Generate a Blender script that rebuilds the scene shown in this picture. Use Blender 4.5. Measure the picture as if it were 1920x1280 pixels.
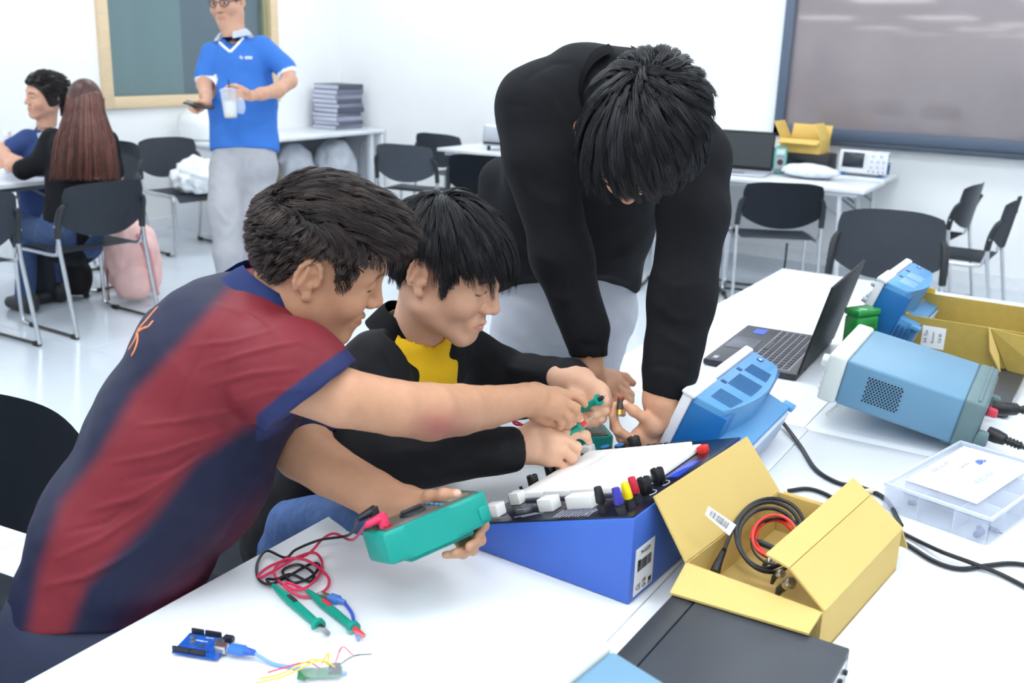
import bpy, bmesh, math, random
import numpy as np
from mathutils import Vector, Matrix, Euler
R = math.radians
for _o in list(bpy.data.objects): bpy.data.objects.remove(_o)
SC = bpy.context.scene
COL = SC.collection

# ------------------------------------------------------------------ camera
F_PX, PITCH, ROLL, YAW = 1909.18, R(16.36148), R(1.91327), R(30.9)
CAM = np.array([0.0, 0.0, 1.594])
FW = np.array([-math.sin(YAW)*math.cos(PITCH), math.cos(YAW)*math.cos(PITCH), -math.sin(PITCH)])
_rt = np.array([math.cos(YAW), math.sin(YAW), 0.0]); _up = np.cross(_rt, FW)
RT = math.cos(ROLL)*_rt + math.sin(ROLL)*_up
UP = -math.sin(ROLL)*_rt + math.cos(ROLL)*_up
cd = bpy.data.cameras.new('camera'); cam = bpy.data.objects.new('camera', cd); COL.objects.link(cam)
mw = Matrix.Identity(4)
for i in range(3):
    mw[i][0], mw[i][1], mw[i][2], mw[i][3] = RT[i], UP[i], -FW[i], CAM[i]
cam.matrix_world = mw
cd.sensor_width = 36; cd.lens = F_PX/1920*36; cd.clip_start = 0.02
cd.dof.use_dof = True; cd.dof.focus_distance = 1.95; cd.dof.aperture_fstop = 5.6
SC.camera = cam

# ------------------------------------------------------------------ world, exposure
w = bpy.data.worlds.new('world'); SC.world = w; w.use_nodes = True
w.node_tree.nodes['Background'].inputs[0].default_value = (0.80, 0.90, 1.0, 1)
w.node_tree.nodes['Background'].inputs[1].default_value = 0.25
SC.view_settings.view_transform = 'Standard'
try: SC.view_settings.look = 'None'
except Exception: pass
SC.view_settings.gamma = 1.0
SC.view_settings.exposure = 0.10
try: SC.view_settings.use_curve_mapping = False
except Exception: pass
LAMP_STRENGTH = 9.5
LAMP_COLOR = (0.93, 0.975, 1.0)

# ------------------------------------------------------------------ pixel / point helpers (measuring only)
def at(x, y, d):                       # the point seen at pixel (x, y) at distance d along the view axis
    r = FW*F_PX + RT*(x-960) - UP*(y-640)
    return CAM + r*(d/F_PX)
def on_z(x, y, z):
    r = FW*F_PX + RT*(x-960) - UP*(y-640)
    return CAM + r*((z-CAM[2])/r[2])
def proj(P):
    v = np.asarray(P, float)-CAM; z = v@FW
    return 960+F_PX*(v@RT)/z, 640-F_PX*(v@UP)/z, z
def V(*a): return np.array(a, float)
def nrm(v):
    v = np.asarray(v, float); return v/np.linalg.norm(v)

# ------------------------------------------------------------------ materials
def s2l(c):
    c = np.asarray(c, float)/255.0
    return np.where(c <= 0.04045, c/12.92, ((c+0.055)/1.055)**2.4)
_M = {}
def mat(name, rgb, rough=0.5, metal=0.0, spec=0.5, var=0.04, vscale=20, bump=0.0, bscale=200, alpha=1.0, trans=0.0, ior=1.45, coat=0.0, stretch=None, attr=False, sheen=0.0, sss=0.0, emit=0.0):
    if name in _M: return _M[name]
    m = bpy.data.materials.new(name); m.use_nodes = True; nt = m.node_tree; n = nt.nodes; L = nt.links
    b = n['Principled BSDF']; c = s2l(rgb)
    b.inputs['Roughness'].default_value = rough; b.inputs['Metallic'].default_value = metal
    b.inputs['Specular IOR Level'].default_value = spec; b.inputs['IOR'].default_value = ior
    b.inputs['Alpha'].default_value = alpha; b.inputs['Transmission Weight'].default_value = trans
    b.inputs['Coat Weight'].default_value = coat
    b.inputs['Sheen Weight'].default_value = sheen
    if sss > 0:
        b.inputs['Subsurface Weight'].default_value = sss
        b.inputs['Subsurface Radius'].default_value = (0.6, 0.25, 0.12)
        b.inputs['Subsurface Scale'].default_value = 0.01
    tc = n.new('ShaderNodeTexCoord'); mp = n.new('ShaderNodeMapping')
    L.new(tc.outputs['Object'], mp.inputs['Vector'])
    if stretch: mp.inputs['Scale'].default_value = stretch
    nz = n.new('ShaderNodeTexNoise'); nz.inputs['Scale'].default_value = vscale; nz.inputs['Detail'].default_value = 4
    L.new(mp.outputs[0], nz.inputs['Vector'])
    mx = n.new('ShaderNodeMix'); mx.data_type = 'RGBA'; mx.blend_type = 'MULTIPLY'; mx.inputs[0].default_value = 1.0
    if attr:
        at_ = n.new('ShaderNodeAttribute'); at_.attribute_name = 'Col'
        L.new(at_.outputs['Color'], mx.inputs[6])
    else:
        mx.inputs[6].default_value = (*c, 1)
    mr = n.new('ShaderNodeMapRange'); mr.inputs[1].default_value = 0.25; mr.inputs[2].default_value = 0.75
    mr.inputs[3].default_value = 1-var; mr.inputs[4].default_value = 1+var
    L.new(nz.outputs['Fac'], mr.inputs[0]); L.new(mr.outputs[0], mx.inputs[7])
    L.new(mx.outputs[2], b.inputs['Base Color'])
    if emit > 0:
        b.inputs['Emission Strength'].default_value = emit; b.inputs['Emission Color'].default_value = (*c, 1)
    if bump > 0:
        bz = n.new('ShaderNodeTexNoise'); bz.inputs['Scale'].default_value = bscale; bz.inputs['Detail'].default_value = 3
        L.new(mp.outputs[0], bz.inputs['Vector'])
        bp = n.new('ShaderNodeBump'); bp.inputs['Strength'].default_value = bump; bp.inputs['Distance'].default_value = 0.002
        L.new(bz.outputs['Fac'], bp.inputs['Height']); L.new(bp.outputs[0], b.inputs['Normal'])
    _M[name] = m
    return m

# ------------------------------------------------------------------ objects
def tag(o, label=None, cat=None, group=None, kind=None):
    if label: o['label'] = label
    if cat: o['category'] = cat
    if group: o['group'] = group
    if kind: o['kind'] = kind
    return o
def thing(name, label, cat, loc=(0, 0, 0), rz=0.0, group=None, rot=None):
    o = bpy.data.objects.new(name, None); COL.objects.link(o); o.empty_display_size = 0.05
    o.location = Vector(loc); o.rotation_euler = rot if rot is not None else (0, 0, rz)
    return tag(o, label, cat, group)
def copy_tree(o, parent=None):
    c = o.copy(); COL.objects.link(c); c.parent = parent
    for ch in list(o.children): copy_tree(ch, c)
    return c
def link_mesh(name, me, m, parent=None):
    o = bpy.data.objects.new(name, me); COL.objects.link(o)
    if isinstance(m, (list, tuple)):
        for q in m: me.materials.append(q)
    elif m is not None: me.materials.append(m)
    if parent is not None: o.parent = parent
    return o
def fr(x=(1, 0, 0), y=(0, 1, 0), z=(0, 0, 1), o=(0, 0, 0)):     # frame matrix from axes
    m = Matrix.Identity(4)
    for i in range(3): m[i][0], m[i][1], m[i][2], m[i][3] = x[i], y[i], z[i], o[i]
    return m
def look_frame(o, ydir, zhint=(0, 0, 1)):
    y = nrm(ydir); x = nrm(np.cross(y, zhint)); z = np.cross(x, y)
    return fr(x, y, z, o)

class MB:
    """collects shapes into ONE mesh"""
    def __init__(s): s.bm = bmesh.new()
    def _xf(s, vs, M):
        if M is not None: bmesh.ops.transform(s.bm, matrix=M, verts=vs)
    def _mi(s, fs, mi):
        if mi:
            for f in fs: f.material_index = mi
    def box(s, c=(0, 0, 0), d=(1, 1, 1), bev=0.0, M=None, seg=2, mi=0, taper=None):
        r = bmesh.ops.create_cube(s.bm, size=1.0); vs = r['verts']
        for v in vs:
            if taper and v.co.z > 0: v.co.x *= taper[0]; v.co.y *= taper[1]
            v.co = Vector((v.co.x*d[0]+c[0], v.co.y*d[1]+c[1], v.co.z*d[2]+c[2]))
        fs = list({f for v in vs for f in v.link_faces}); es = list({e for v in vs for e in v.link_edges})
        if bev > 0:
            r = bmesh.ops.bevel(s.bm, geom=es, offset=min(bev, min(d)*0.49), segments=seg, profile=0.5, affect='EDGES', clamp_overlap=True)
            vs = list({v for f in r['faces'] for v in f.verts} | {v for v in vs if v.is_valid}); fs = list({f for v in vs for f in v.link_faces})
        s._mi(fs, mi); s._xf(vs, M); return s
    def cyl(s, p0, p1, r0, r1=None, seg=16, mi=0, cap=True, M=None):
        r1 = r0 if r1 is None else r1
        p0, p1 = Vector(p0), Vector(p1); ax = (p1-p0).normalized(); u = ax.orthogonal().normalized(); v = ax.cross(u)
        a, b = [], []
        for i in range(seg):
            t = 2*math.pi*i/seg; q = u*math.cos(t)+v*math.sin(t)
            a.append(s.bm.verts.new(p0+q*r0)); b.append(s.bm.verts.new(p1+q*r1))
        fs = [s.bm.faces.new((a[i], a[(i+1) % seg], b[(i+1) % seg], b[i])) for i in range(seg)]
        if cap: fs += [s.bm.faces.new(a[::-1]), s.bm.faces.new(b)]
        s._mi(fs, mi); s._xf(a+b, M); return s
    def lathe(s, prof, seg=24, M=None, mi=0):         # profile [(r, z)] about z
        rings = []
        for r, z in prof:
            rings.append([s.bm.verts.new((r*math.cos(2*math.pi*i/seg), r*math.sin(2*math.pi*i/seg), z)) for i in range(seg)])
        fs = []
        for a, b in zip(rings, rings[1:]):
            for i in range(seg): fs.append(s.bm.faces.new((a[i], a[(i+1) % seg], b[(i+1) % seg], b[i])))
        fs += [s.bm.faces.new(rings[0][::-1]), s.bm.faces.new(rings[-1])]
        s._mi(fs, mi); s._xf([v for r in rings for v in r], M); return s
    def tube(s, pts, r, seg=8, mi=0, cap=True, M=None, smooth=0, closed=False):
        P = [np.asarray(p, float) for p in pts]
        if smooth: P = catmull(P, smooth)
        n = len(P); rr = r if isinstance(r, (list, tuple, np.ndarray)) else [r]*n
        if len(rr) != n: rr = np.interp(np.linspace(0, 1, n), np.linspace(0, 1, len(rr)), rr)
        t = nrm(P[1]-P[0]); u = np.array(Vector(t).orthogonal().normalized()); rings = []; al = []
        for i in range(n):
            t = P[min(i+1, n-1)]-P[max(i-1, 0)]
            if np.linalg.norm(t) < 1e-9: t = np.array([0, 0, 1.])
            t = nrm(t); u = u-t*(u@t); u = nrm(u); v = np.cross(t, u)
            ring = [s.bm.verts.new(P[i]+rr[i]*(u*math.cos(2*math.pi*k/seg)+v*math.sin(2*math.pi*k/seg))) for k in range(seg)]
            rings.append(ring); al += ring
        fs = []
        for a, b in zip(rings, rings[1:]):
            for i in range(seg): fs.append(s.bm.faces.new((a[i], a[(i+1) % seg], b[(i+1) % seg], b[i])))
        if cap: fs += [s.bm.faces.new(rings[0][::-1]), s.bm.faces.new(rings[-1])]
        s._mi(fs, mi); s._xf(al, M); return s
    def sphere(s, c, r, seg=12, M=None, mi=0):
        rr = r if isinstance(r, (tuple, list)) else (r, r, r)
        q = bmesh.ops.create_uvsphere(s.bm, u_segments=seg, v_segments=max(6, seg*2//3), radius=1.0); vs = q['verts']
        for v in vs: v.co = Vector((v.co.x*rr[0]+c[0], v.co.y*rr[1]+c[1], v.co.z*rr[2]+c[2]))
        s._mi({f for v in vs for f in v.link_faces}, mi); s._xf(vs, M); return s
    def prism(s, poly, z0, z1, M=None, mi=0, bev=0.0):  # polygon (x, y) from z0 to z1
        a = [s.bm.verts.new((x, y, z0)) for x, y in poly]; b = [s.bm.verts.new((x, y, z1)) for x, y in poly]; n = len(poly)
        fs = [s.bm.faces.new(a[::-1]), s.bm.faces.new(b)]+[s.bm.faces.new((a[i], a[(i+1) % n], b[(i+1) % n], b[i])) for i in range(n)]
        vs = a+b
        if bev > 0:
            r = bmesh.ops.bevel(s.bm, geom=list({e for f in fs for e in f.edges}), offset=bev, segments=2, profile=0.5, affect='EDGES', clamp_overlap=True)
            vs = list({v for f in r['faces'] for v in f.verts} | {v for v in vs if v.is_valid}); fs = list({f for v in vs for f in v.link_faces})
        s._mi(fs, mi); s._xf(vs, M); return s
    def hexa(s, p, mi=0, bev=0.0):    # 8 corner points, bottom 4 then top 4, same order
        vs = [s.bm.verts.new(Vector(q)) for q in p]
        fs = [s.bm.faces.new([vs[i] for i in f]) for f in ((3, 2, 1, 0), (4, 5, 6, 7), (0, 1, 5, 4), (1, 2, 6, 5), (2, 3, 7, 6), (3, 0, 4, 7))]
        if bev > 0:
            r = bmesh.ops.bevel(s.bm, geom=list({e for f in fs for e in f.edges}), offset=bev, segments=2, profile=0.5, affect='EDGES', clamp_overlap=True)
            fs = list({f for v in r['verts'] for f in v.link_faces})
        s._mi(fs, mi); return s
    def sheet(s, p, t, mi=0):          # 4 corners, thickness t along the normal
        p = [np.asarray(q, float) for q in p]; n = nrm(np.cross(p[1]-p[0], p[3]-p[0]))*t
        return s.hexa([q for q in p]+[q+n for q in p], mi)
    def grid(s, fn, nu, nv, t=0.0, mi=0):              # fn(u, v) -> point ; optional thickness via solidify later
        g = [[s.bm.verts.new(Vector(fn(i/nu, j/nv))) for j in range(nv+1)] for i in range(nu+1)]
        fs = [s.bm.faces.new((g[i][j], g[i+1][j], g[i+1][j+1], g[i][j+1])) for i in range(nu) for j in range(nv)]
        s._mi(fs, mi); return s
    def mesh(s, name, ang=40):
        bmesh.ops.recalc_face_normals(s.bm, faces=s.bm.faces)
        me = bpy.data.meshes.new(name); s.bm.to_mesh(me); s.bm.free()
        for p in me.polygons: p.use_smooth = True
        try: me.set_sharp_from_angle(angle=R(ang))
        except Exception: pass
        return me
    def build(s, name, m, parent=None, ang=40, **kw):
        o = link_mesh(name, s.mesh(name, ang), m, parent)
        if kw: tag(o, **kw)
        return o
def catmull(P, k):
    P = [np.asarray(p, float) for p in P]; Q = [2*P[0]-P[1]]+P+[2*P[-1]-P[-2]]; out = []
    for i in range(1, len(Q)-2):
        for j in range(k):
            t = j/k; a, b, c, d = Q[i-1], Q[i], Q[i+1], Q[i+2]
            out.append(0.5*((2*b)+(c-a)*t+(2*a-5*b+4*c-d)*t*t+(3*b-a-3*c+d)*t**3))
    out.append(P[-1]); return out
def text(name, s, size, m, parent, M, extrude=0.0002, align='CENTER'):
    cu = bpy.data.curves.new(name, 'FONT'); cu.body = s; cu.size = size; cu.extrude = extrude; cu.align_x = align; cu.align_y = 'CENTER'
    cu.resolution_u = 2
    t = bpy.data.objects.new(name, cu); COL.objects.link(t)
    bpy.context.view_layer.update()
    me = bpy.data.meshes.new_from_object(t.evaluated_get(bpy.context.evaluated_depsgraph_get()))
    bpy.data.objects.remove(t); me.name = name
    me.transform(M)
    me.materials.clear()
    return link_mesh(name, me, m, parent)

# common materials
WHITE_WALL = mat('wall_paint', (247, 249, 250), 0.75, var=0.01, vscale=3, bump=0.05, bscale=300)
BLACK_PL = mat('black_plastic', (40, 43, 48), 0.45, var=0.05)
SOFT_BLACK = mat('chair_plastic', (62, 68, 78), 0.5, var=0.05, bump=0.1, bscale=600)
CHROME = mat('chrome', (205, 208, 212), 0.22, 1.0)
STEEL = mat('steel', (170, 172, 176), 0.3, 1.0)
WHITE_LAM = mat('white_laminate', (232, 236, 242), 0.28, var=0.015, vscale=4)
WHITE_PL = mat('white_plastic', (236, 236, 234), 0.4)
RUBBER = mat('black_rubber', (24, 25, 28), 0.5)
CARD = mat('cardboard', (205, 178, 108), 0.8, var=0.02, vscale=8, bump=0.05, bscale=400)
CARD_IN = mat('cardboard_inner', (199, 172, 104), 0.85, var=0.02, vscale=8, bump=0.05, bscale=400)
LABEL_W = mat('white_paper', (238, 240, 244), 0.6, var=0.01)
INK = mat('black_ink', (30, 30, 36), 0.6)
GOLD = mat('brass', (214, 170, 80), 0.25, 1.0)
# ------------------------------------------------------------------ the room
XL, YB, XR, YF, ZC = -6.86, 7.98, 3.2, -3.0, 3.0
def wall(name, c, d, m):
    b = MB(); b.box(c, d); return b.build(name, m, kind='structure')
FLOOR_M = mat('polished_floor', (205, 213, 222), 0.12, spec=0.5, var=0.02, vscale=1.2, bump=0.02, bscale=8)
GROUT = mat('floor_joint', (176, 184, 194), 0.5)
ceil_m = mat('ceiling_paint', (240, 243, 245), 0.85, var=0.01)
fl = wall('floor', ((XL+XR)/2, (YF+YB)/2, -0.05), (XR-XL+0.3, YB-YF+0.3, 0.1), GROUT)
# polished floor tiles, 0.8 m, each one a part of the floor
tb = MB(); tb.box((0, 0, 0.0), (0.797, 0.797, 0.004), 0.0008, seg=1); tile_me = tb.mesh('floor_tile'); tile_me.materials.append(FLOOR_M)
for i in range(13):
    for j in range(10):
        X, Y = XL+0.4+0.8*i, YB-0.4-0.8*j
        if X > XR or Y < YF: continue
        px, py, z = proj((X, Y, 0))
        if z < 0.6 or not (-500 < px < 2400 and -500 < py < 2200): continue
        o = bpy.data.objects.new('floor_tile', tile_me); COL.objects.link(o); o.parent = fl; o.location = (X, Y, 0.0005)
# plain floor finish beyond what is seen
wall('wall_back', ((XL+XR)/2, YB+0.06, ZC/2), (XR-XL+0.3, 0.12, ZC), WHITE_WALL)
wall('wall_front', ((XL+XR)/2, YF-0.06, ZC/2), (XR-XL+0.3, 0.12, ZC), WHITE_WALL)
wall('wall_right', (XR+0.06, (YF+YB)/2, ZC/2), (0.12, YB-YF+0.3, ZC), WHITE_WALL)
# left wall with a window opening
WY0, WY1, WZ0, WZ1 = 5.21, 7.11, 1.0, 2.35
b = MB()
b.box((XL-0.06, (YF+WY0)/2, ZC/2), (0.12, WY0-YF, ZC)); b.box((XL-0.06, (WY1+YB)/2, ZC/2), (0.12, YB-WY1, ZC))
b.box((XL-0.06, (WY0+WY1)/2, WZ0/2), (0.12, WY1-WY0, WZ0)); b.box((XL-0.06, (WY0+WY1)/2, (WZ1+ZC)/2), (0.12, WY1-WY0, ZC-WZ1))
b.build('wall_left', WHITE_WALL, kind='structure')
wall('ceiling', ((XL+XR)/2, (YF+YB)/2, ZC+0.05), (XR-XL+0.3, YB-YF+0.3, 0.1), ceil_m)
bm_ = mat('baseboard_paint', (240, 243, 246), 0.4)
wall('baseboard_back', ((XL+XR)/2, YB-0.006, 0.05), (XR-XL, 0.012, 0.10), bm_)
wall('baseboard_left', (XL+0.006, (YF+YB)/2, 0.05), (0.012, YB-YF, 0.10), bm_)

# window in the left wall: pale wood frame, grey-green glass in two panes
WOOD = mat('pale_wood', (226, 202, 166), 0.5, var=0.06, vscale=6, stretch=(14, 1, 14))
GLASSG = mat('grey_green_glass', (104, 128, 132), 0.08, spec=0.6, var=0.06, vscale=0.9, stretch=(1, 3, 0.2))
GLASSG2 = mat('grey_green_glass_dark', (92, 110, 118), 0.08, spec=0.6, var=0.05, vscale=0.9, stretch=(1, 3, 0.2))  # glass of the second pane, a slightly darker grey-green
win = thing('window_1', None, None, (XL, (WY0+WY1)/2, WZ0)); win['kind'] = 'structure'
def wbox(name, c, d, m, bev=0.003):
    b = MB(); b.box((c[0]-XL, c[1]-(WY0+WY1)/2, c[2]-WZ0), d, bev); return b.build(name, m, win)
fw_ = 0.09
wbox('window_frame', (XL+0.008, WY0+fw_/2, (WZ0+WZ1)/2), (0.06, fw_, WZ1-WZ0), WOOD)
wbox('window_frame', (XL+0.008, WY1-fw_/2, (WZ0+WZ1)/2), (0.06, fw_, WZ1-WZ0), WOOD)
wbox('window_frame', (XL+0.008, (WY0+WY1)/2, WZ0+fw_/2), (0.058, WY1-WY0, fw_), WOOD)
wbox('window_frame', (XL+0.008, (WY0+WY1)/2, WZ1-fw_/2), (0.058, WY1-WY0, fw_), WOOD)
OLIVE = mat('olive_edge', (150, 152, 120), 0.6)
ym = 6.05
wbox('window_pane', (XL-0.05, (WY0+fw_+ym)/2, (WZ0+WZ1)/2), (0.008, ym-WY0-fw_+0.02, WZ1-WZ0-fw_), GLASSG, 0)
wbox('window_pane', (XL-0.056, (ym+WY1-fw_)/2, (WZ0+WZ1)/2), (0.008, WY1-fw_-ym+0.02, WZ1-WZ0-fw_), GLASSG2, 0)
wbox('window_post', (XL-0.035, WY1-fw_-0.02, (WZ0+WZ1)/2), (0.05, 0.05, WZ1-WZ0-fw_), OLIVE)

# ceiling lights (out of the picture, they light it)
LED = bpy.data.materials.new('led_diffuser'); LED.use_nodes = True
_n = LED.node_tree.nodes; _e = _n.new('ShaderNodeEmission'); _e.inputs[0].default_value = (*LAMP_COLOR, 1); _e.inputs[1].default_value = LAMP_STRENGTH
LED.node_tree.links.new(_e.outputs[0], _n['Material Output'].inputs[0])
b = MB(); b.box((0, 0, 0), (1.24, 0.64, 0.03), 0.004); lf = b.mesh('frame'); lf.materials.append(WHITE_PL)
b = MB(); b.box((0, 0, -0.016), (1.16, 0.56, 0.004)); ld = b.mesh('diffuser'); ld.materials.append(LED)
k = 0
for X, Y in [(x, y) for x in (-5.6, -3.3, -1.0, 1.4) for y in (-1.8, 0.55, 2.9, 5.0, 7.0)]+[(-2.15, 1.7), (0.2, 1.7), (-2.15, -0.6), (0.2, -0.6)]:  # last four panels are extra, added out of view to brighten the near table
    if True:
        t = thing('ceiling_light', 'unseen white framed rectangular led panel light set flush in the white ceiling', 'light', (X, Y, ZC-0.016), group='ceiling panel lights')
        for n_, me in (('frame', lf), ('diffuser', ld)):
            o = bpy.data.objects.new(n_, me); COL.objects.link(o); o.parent = t

# board on the back wall: taupe glossy surface in a slate frame with a tray
BX0, BX1, BZ0, BZ1 = -2.45, 2.2, 0.965, 2.2
SLATE = mat('slate_frame', (88, 101, 120), 0.4)
BOARD = mat('taupe_board', (150, 140, 143), 0.09, spec=0.6, var=0.10, vscale=1.6)
TRAYM = mat('dark_tray', (72, 82, 96), 0.45)
t = thing('presentation_board', 'wide glossy taupe board in a slate grey frame on the white back wall', 'board', ((BX0+BX1)/2, YB-0.03, BZ0))
def bb(name, x0, x1, z0, z1, y, d, m, bev=0.003):
    b = MB(); b.box(((x0+x1)/2-(BX0+BX1)/2, y, (z0+z1)/2-BZ0), (x1-x0, d, z1-z0), bev); return b.build(name, m, t)
bb('board_surface', BX0+0.05, BX1-0.05, BZ0+0.05, BZ1-0.05, 0.012, 0.012, BOARD)
for (a, c_, d, e) in ((BX0, BX0+0.075, BZ0, BZ1), (BX1-0.075, BX1, BZ0, BZ1), (BX0, BX1, BZ0, BZ0+0.085), (BX0, BX1, BZ1-0.075, BZ1)):
    bb('frame', a, c_, d, e, 0.0, 0.045, SLATE)
bb('pen_tray', BX0+0.35, BX1, BZ0-0.035, BZ0-0.002, -0.03, 0.09, TRAYM)
# ------------------------------------------------------------------ chairs
def make_chair(label, group=None):
    t = thing('stacking_chair', label, 'chair', group=group)
    # seat: thin moulded pan, dropping at the front
    b = MB()
    def sf(u, v):
        x = (u-0.5)*0.46; y = -0.20+v*0.43
        z = 0.452-0.012*math.cos(math.pi*(u-0.5))*math.sin(math.pi*min(1, v*1.1)) - (0.05*max(0, (v-0.82)/0.18)**2)
        return (x, y, z)
    b.grid(sf, 10, 12)
    ex = bmesh.ops.solidify(b.bm, geom=list(b.bm.faces), thickness=0.014)
    b.build('seat', SOFT_BLACK, t, ang=50)
    # backrest: curved shell, wide above, tapering into a rounded lower edge
    b = MB()
    nu, nv = 16, 12
    def bf(u, v):
        a = (u-0.5)*2; lo = 0.525+0.070*abs(a)**2.4; hi = 0.82-0.022*abs(a)**4
        z = lo+(hi-lo)*v
        half = 0.236+0.012*min(1, (z-0.56)/0.10)-0.030*max(0, (z-0.74)/0.08)**2
        x = a*half
        y = -0.240-0.045*(1-a*a)*1.0-0.16*(z-0.62)+0.012
        return (x, y, z)
    b.grid(bf, nu, nv)
    bmesh.ops.solidify(b.bm, geom=list(b.bm.faces), thickness=0.013)
    b.build('backrest', SOFT_BLACK, t, ang=50)
    for s in (-1, 1):
        x = s*0.262
        b = MB(); b.tube([(x, -0.30, 0.015), (x, -0.215, 0.46), (x, -0.205, 0.56)], 0.0115, 10); b.build('rear_leg', CHROME, t)
        b = MB(); b.tube([(x, -0.21, 0.545), (x*0.99, -0.192, 0.475), (x*0.97, -0.15, 0.438), (x*0.97, 0.10, 0.436), (x*0.985, 0.185, 0.425), (x, 0.205, 0.39), (x, 0.20, 0.06), (x, 0.17, 0.022), (x, 0.13, 0.014)], 0.0105, 10, smooth=4); b.build('front_leg', CHROME, t)
        b = MB(); b.tube([(x, 0.13, 0.014), (x, -0.30, 0.014)], 0.0085, 8); b.build('runner', mat('runner_dark', (70, 68, 64), 0.4, 0.6), t)
        for y in (0.10, -0.275):
            b = MB(); b.box((x, y, 0.013), (0.026, 0.05, 0.026), 0.006); b.build('glide', RUBBER, t)
        b = MB(); b.tube([(x, -0.203, 0.535), (x*0.99, -0.212, 0.61), (x*0.965, -0.235, 0.68), (x*0.90, -0.262, 0.715)], [0.018, 0.019, 0.019, 0.012], 10, smooth=3)
        b.build('sleeve', BLACK_PL, t)
        b = MB(); b.cyl((x+s*0.017, -0.212, 0.60), (x+s*0.0205, -0.212, 0.60), 0.006, seg=10); b.build('screw', STEEL, t)
    return t
CH = {}
def chair(key, x, y, rz, label, first=[None]):
    if first[0] is None: o = first[0] = make_chair(label)
    else: o = copy_tree(first[0])
    o['label'] = label; o['group'] = 'black stacking chairs'; o.location = (x, y, 0); o.rotation_euler = (0, 0, R(rz)); CH[key] = o
    return o
chair('c1', -4.93, 3.53, 88, 'black stacking chair under the long-haired woman in black')
chair('c2', -4.98, 2.80, 91, 'black stacking chair beside the long-haired woman, cut by the picture edge')
chair('c3', -6.03, 5.28, -98, 'black stacking chair with a white plastic bag on its seat')
chair('c4', -6.28, 4.62, 178, 'black stacking chair half hidden behind the woman with long brown hair')
chair('c5', -4.87, 6.60, 10, 'black stacking chair turned away beside the white desk with grey folders')
chair('c6', -5.19, 7.58, -2, 'black stacking chair behind the white table corner by the back wall')
chair('c7', -4.07, 6.42, 14, 'black stacking chair at the table with the silver projector')
chair('c8', -1.95, 6.52, 27, 'black stacking chair facing the table with the open laptop and yellow carton')
chair('c8b', -2.55, 6.55, 12, 'black stacking chair mostly hidden behind the leaning man in black sweater')
chair('c9', -0.875, 4.68, 190, 'large near black stacking chair facing us behind the far oscilloscope'); CH['c9'].scale = (0.96, 1.0, 1.10)
chair('c10', -1.13, 7.25, 84, 'black stacking chair seen from the side, farther of the pair by the bare wall')
chair('c11', -0.84, 6.62, 88, 'black stacking chair seen from the side, nearer of the pair by the bare wall')

chair('near', -1.95, 0.93, 186, 'near black stacking chair behind the student in red and navy, cut by the picture edge')
chair('seat_a', -1.47, 0.86, -48, 'black stacking chair the student in the red and navy shirt sits on')
chair('seat_b', -1.46, 1.58, -88, 'black stacking chair the student in the black jacket sits on')

# ------------------------------------------------------------------ folding tables
GREY_MET = mat('grey_metal', (150, 156, 164), 0.4, 0.3)
WHITE_MET = mat('white_metal', (222, 226, 232), 0.4)
def table(label, x0, x1, y0, y1, along='y', z=0.75, legm=None, group='white folding tables', ends=(1, 1)):
    cx, cy = (x0+x1)/2, (y0+y1)/2; lm = legm or WHITE_MET
    t = thing('folding_table', label, 'table', (cx, cy, 0), group=group)
    b = MB(); b.box((0, 0, z-0.0125), (x1-x0-0.0012, y1-y0-0.0012, 0.025), 0.002); b.build('tabletop', WHITE_LAM, t)
    L, Wd = (y1-y0, x1-x0) if along == 'y' else (x1-x0, y1-y0)
    def q(l, w_, zz): return (w_, l, zz) if along == 'y' else (l, w_, zz)
    for e in (-1, 1):
        le = e*(L/2-0.17)
        for s in (-1, 1):
            ws = s*(Wd/2-0.06)
            b = MB(); b.tube([q(le, ws, z-0.03), q(le+e*0.05, ws, 0.04)], 0.016, 10); b.build('leg', lm, t)
            b = MB(); b.cyl(q(le+e*0.053, ws, 0.045), q(le+e*0.053, ws, 0.0), 0.019, seg=10); b.build('foot', RUBBER, t)
        b = MB(); b.tube([q(le+e*0.03, -Wd/2+0.06, 0.30), q(le+e*0.03, Wd/2-0.06, 0.30)], 0.011, 8); b.build('crossbar', lm, t)
        b = MB(); b.tube([q(le+e*0.015, -Wd/2+0.09, z-0.20), q(le-e*0.26, -Wd/2+0.09, z-0.03)], 0.008, 8); b.build('brace', mat('brace_grey', (140, 146, 154), 0.4), t)
        b = MB(); b.tube([q(le+e*0.015, Wd/2-0.09, z-0.20), q(le-e*0.26, Wd/2-0.09, z-0.03)], 0.008, 8); b.build('brace', mat('brace_grey', (140, 146, 154), 0.4), t)
    for s in (-1, 1):
        b = MB(); b.box(q(0, s*(Wd/2-0.05), z-0.04), q(L-0.1, 0.02, 0.03) if along == 'y' else (L-0.1, 0.02, 0.03), 0.003)
        b.build('rail', lm, t)
    return t
TX0, TX1, TX2 = -1.1525, -0.5455, 0.055
table('white folding table with the blue trainer and the microcontroller board on it', TX0, TX1, 0.50, 2.278)
table('white folding table with the open laptop on it', TX0, TX1-0.012, 2.279, 4.045)
table('white folding table with the carton of cables and clear parts box', TX1+0.0005, TX2, 0.49, 2.268)
table('white folding table with the pale blue instrument and the long carton', TX1-0.0115, TX2-0.01, 2.269, 4.02)
table('white folding table by the back wall with the silver projector', -4.88, -3.17, 6.86, 7.42, 'x')
table('white folding table against the back wall behind the projector table', -4.88, -3.17, 7.42, 7.96, 'x')
table('white folding table near the back wall with the far open laptop', -3.17, -1.46, 6.79, 7.40, 'x')
table('white folding table against the back wall with the yellow carton on it', -3.17, -1.48, 7.40, 7.96, 'x')
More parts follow.
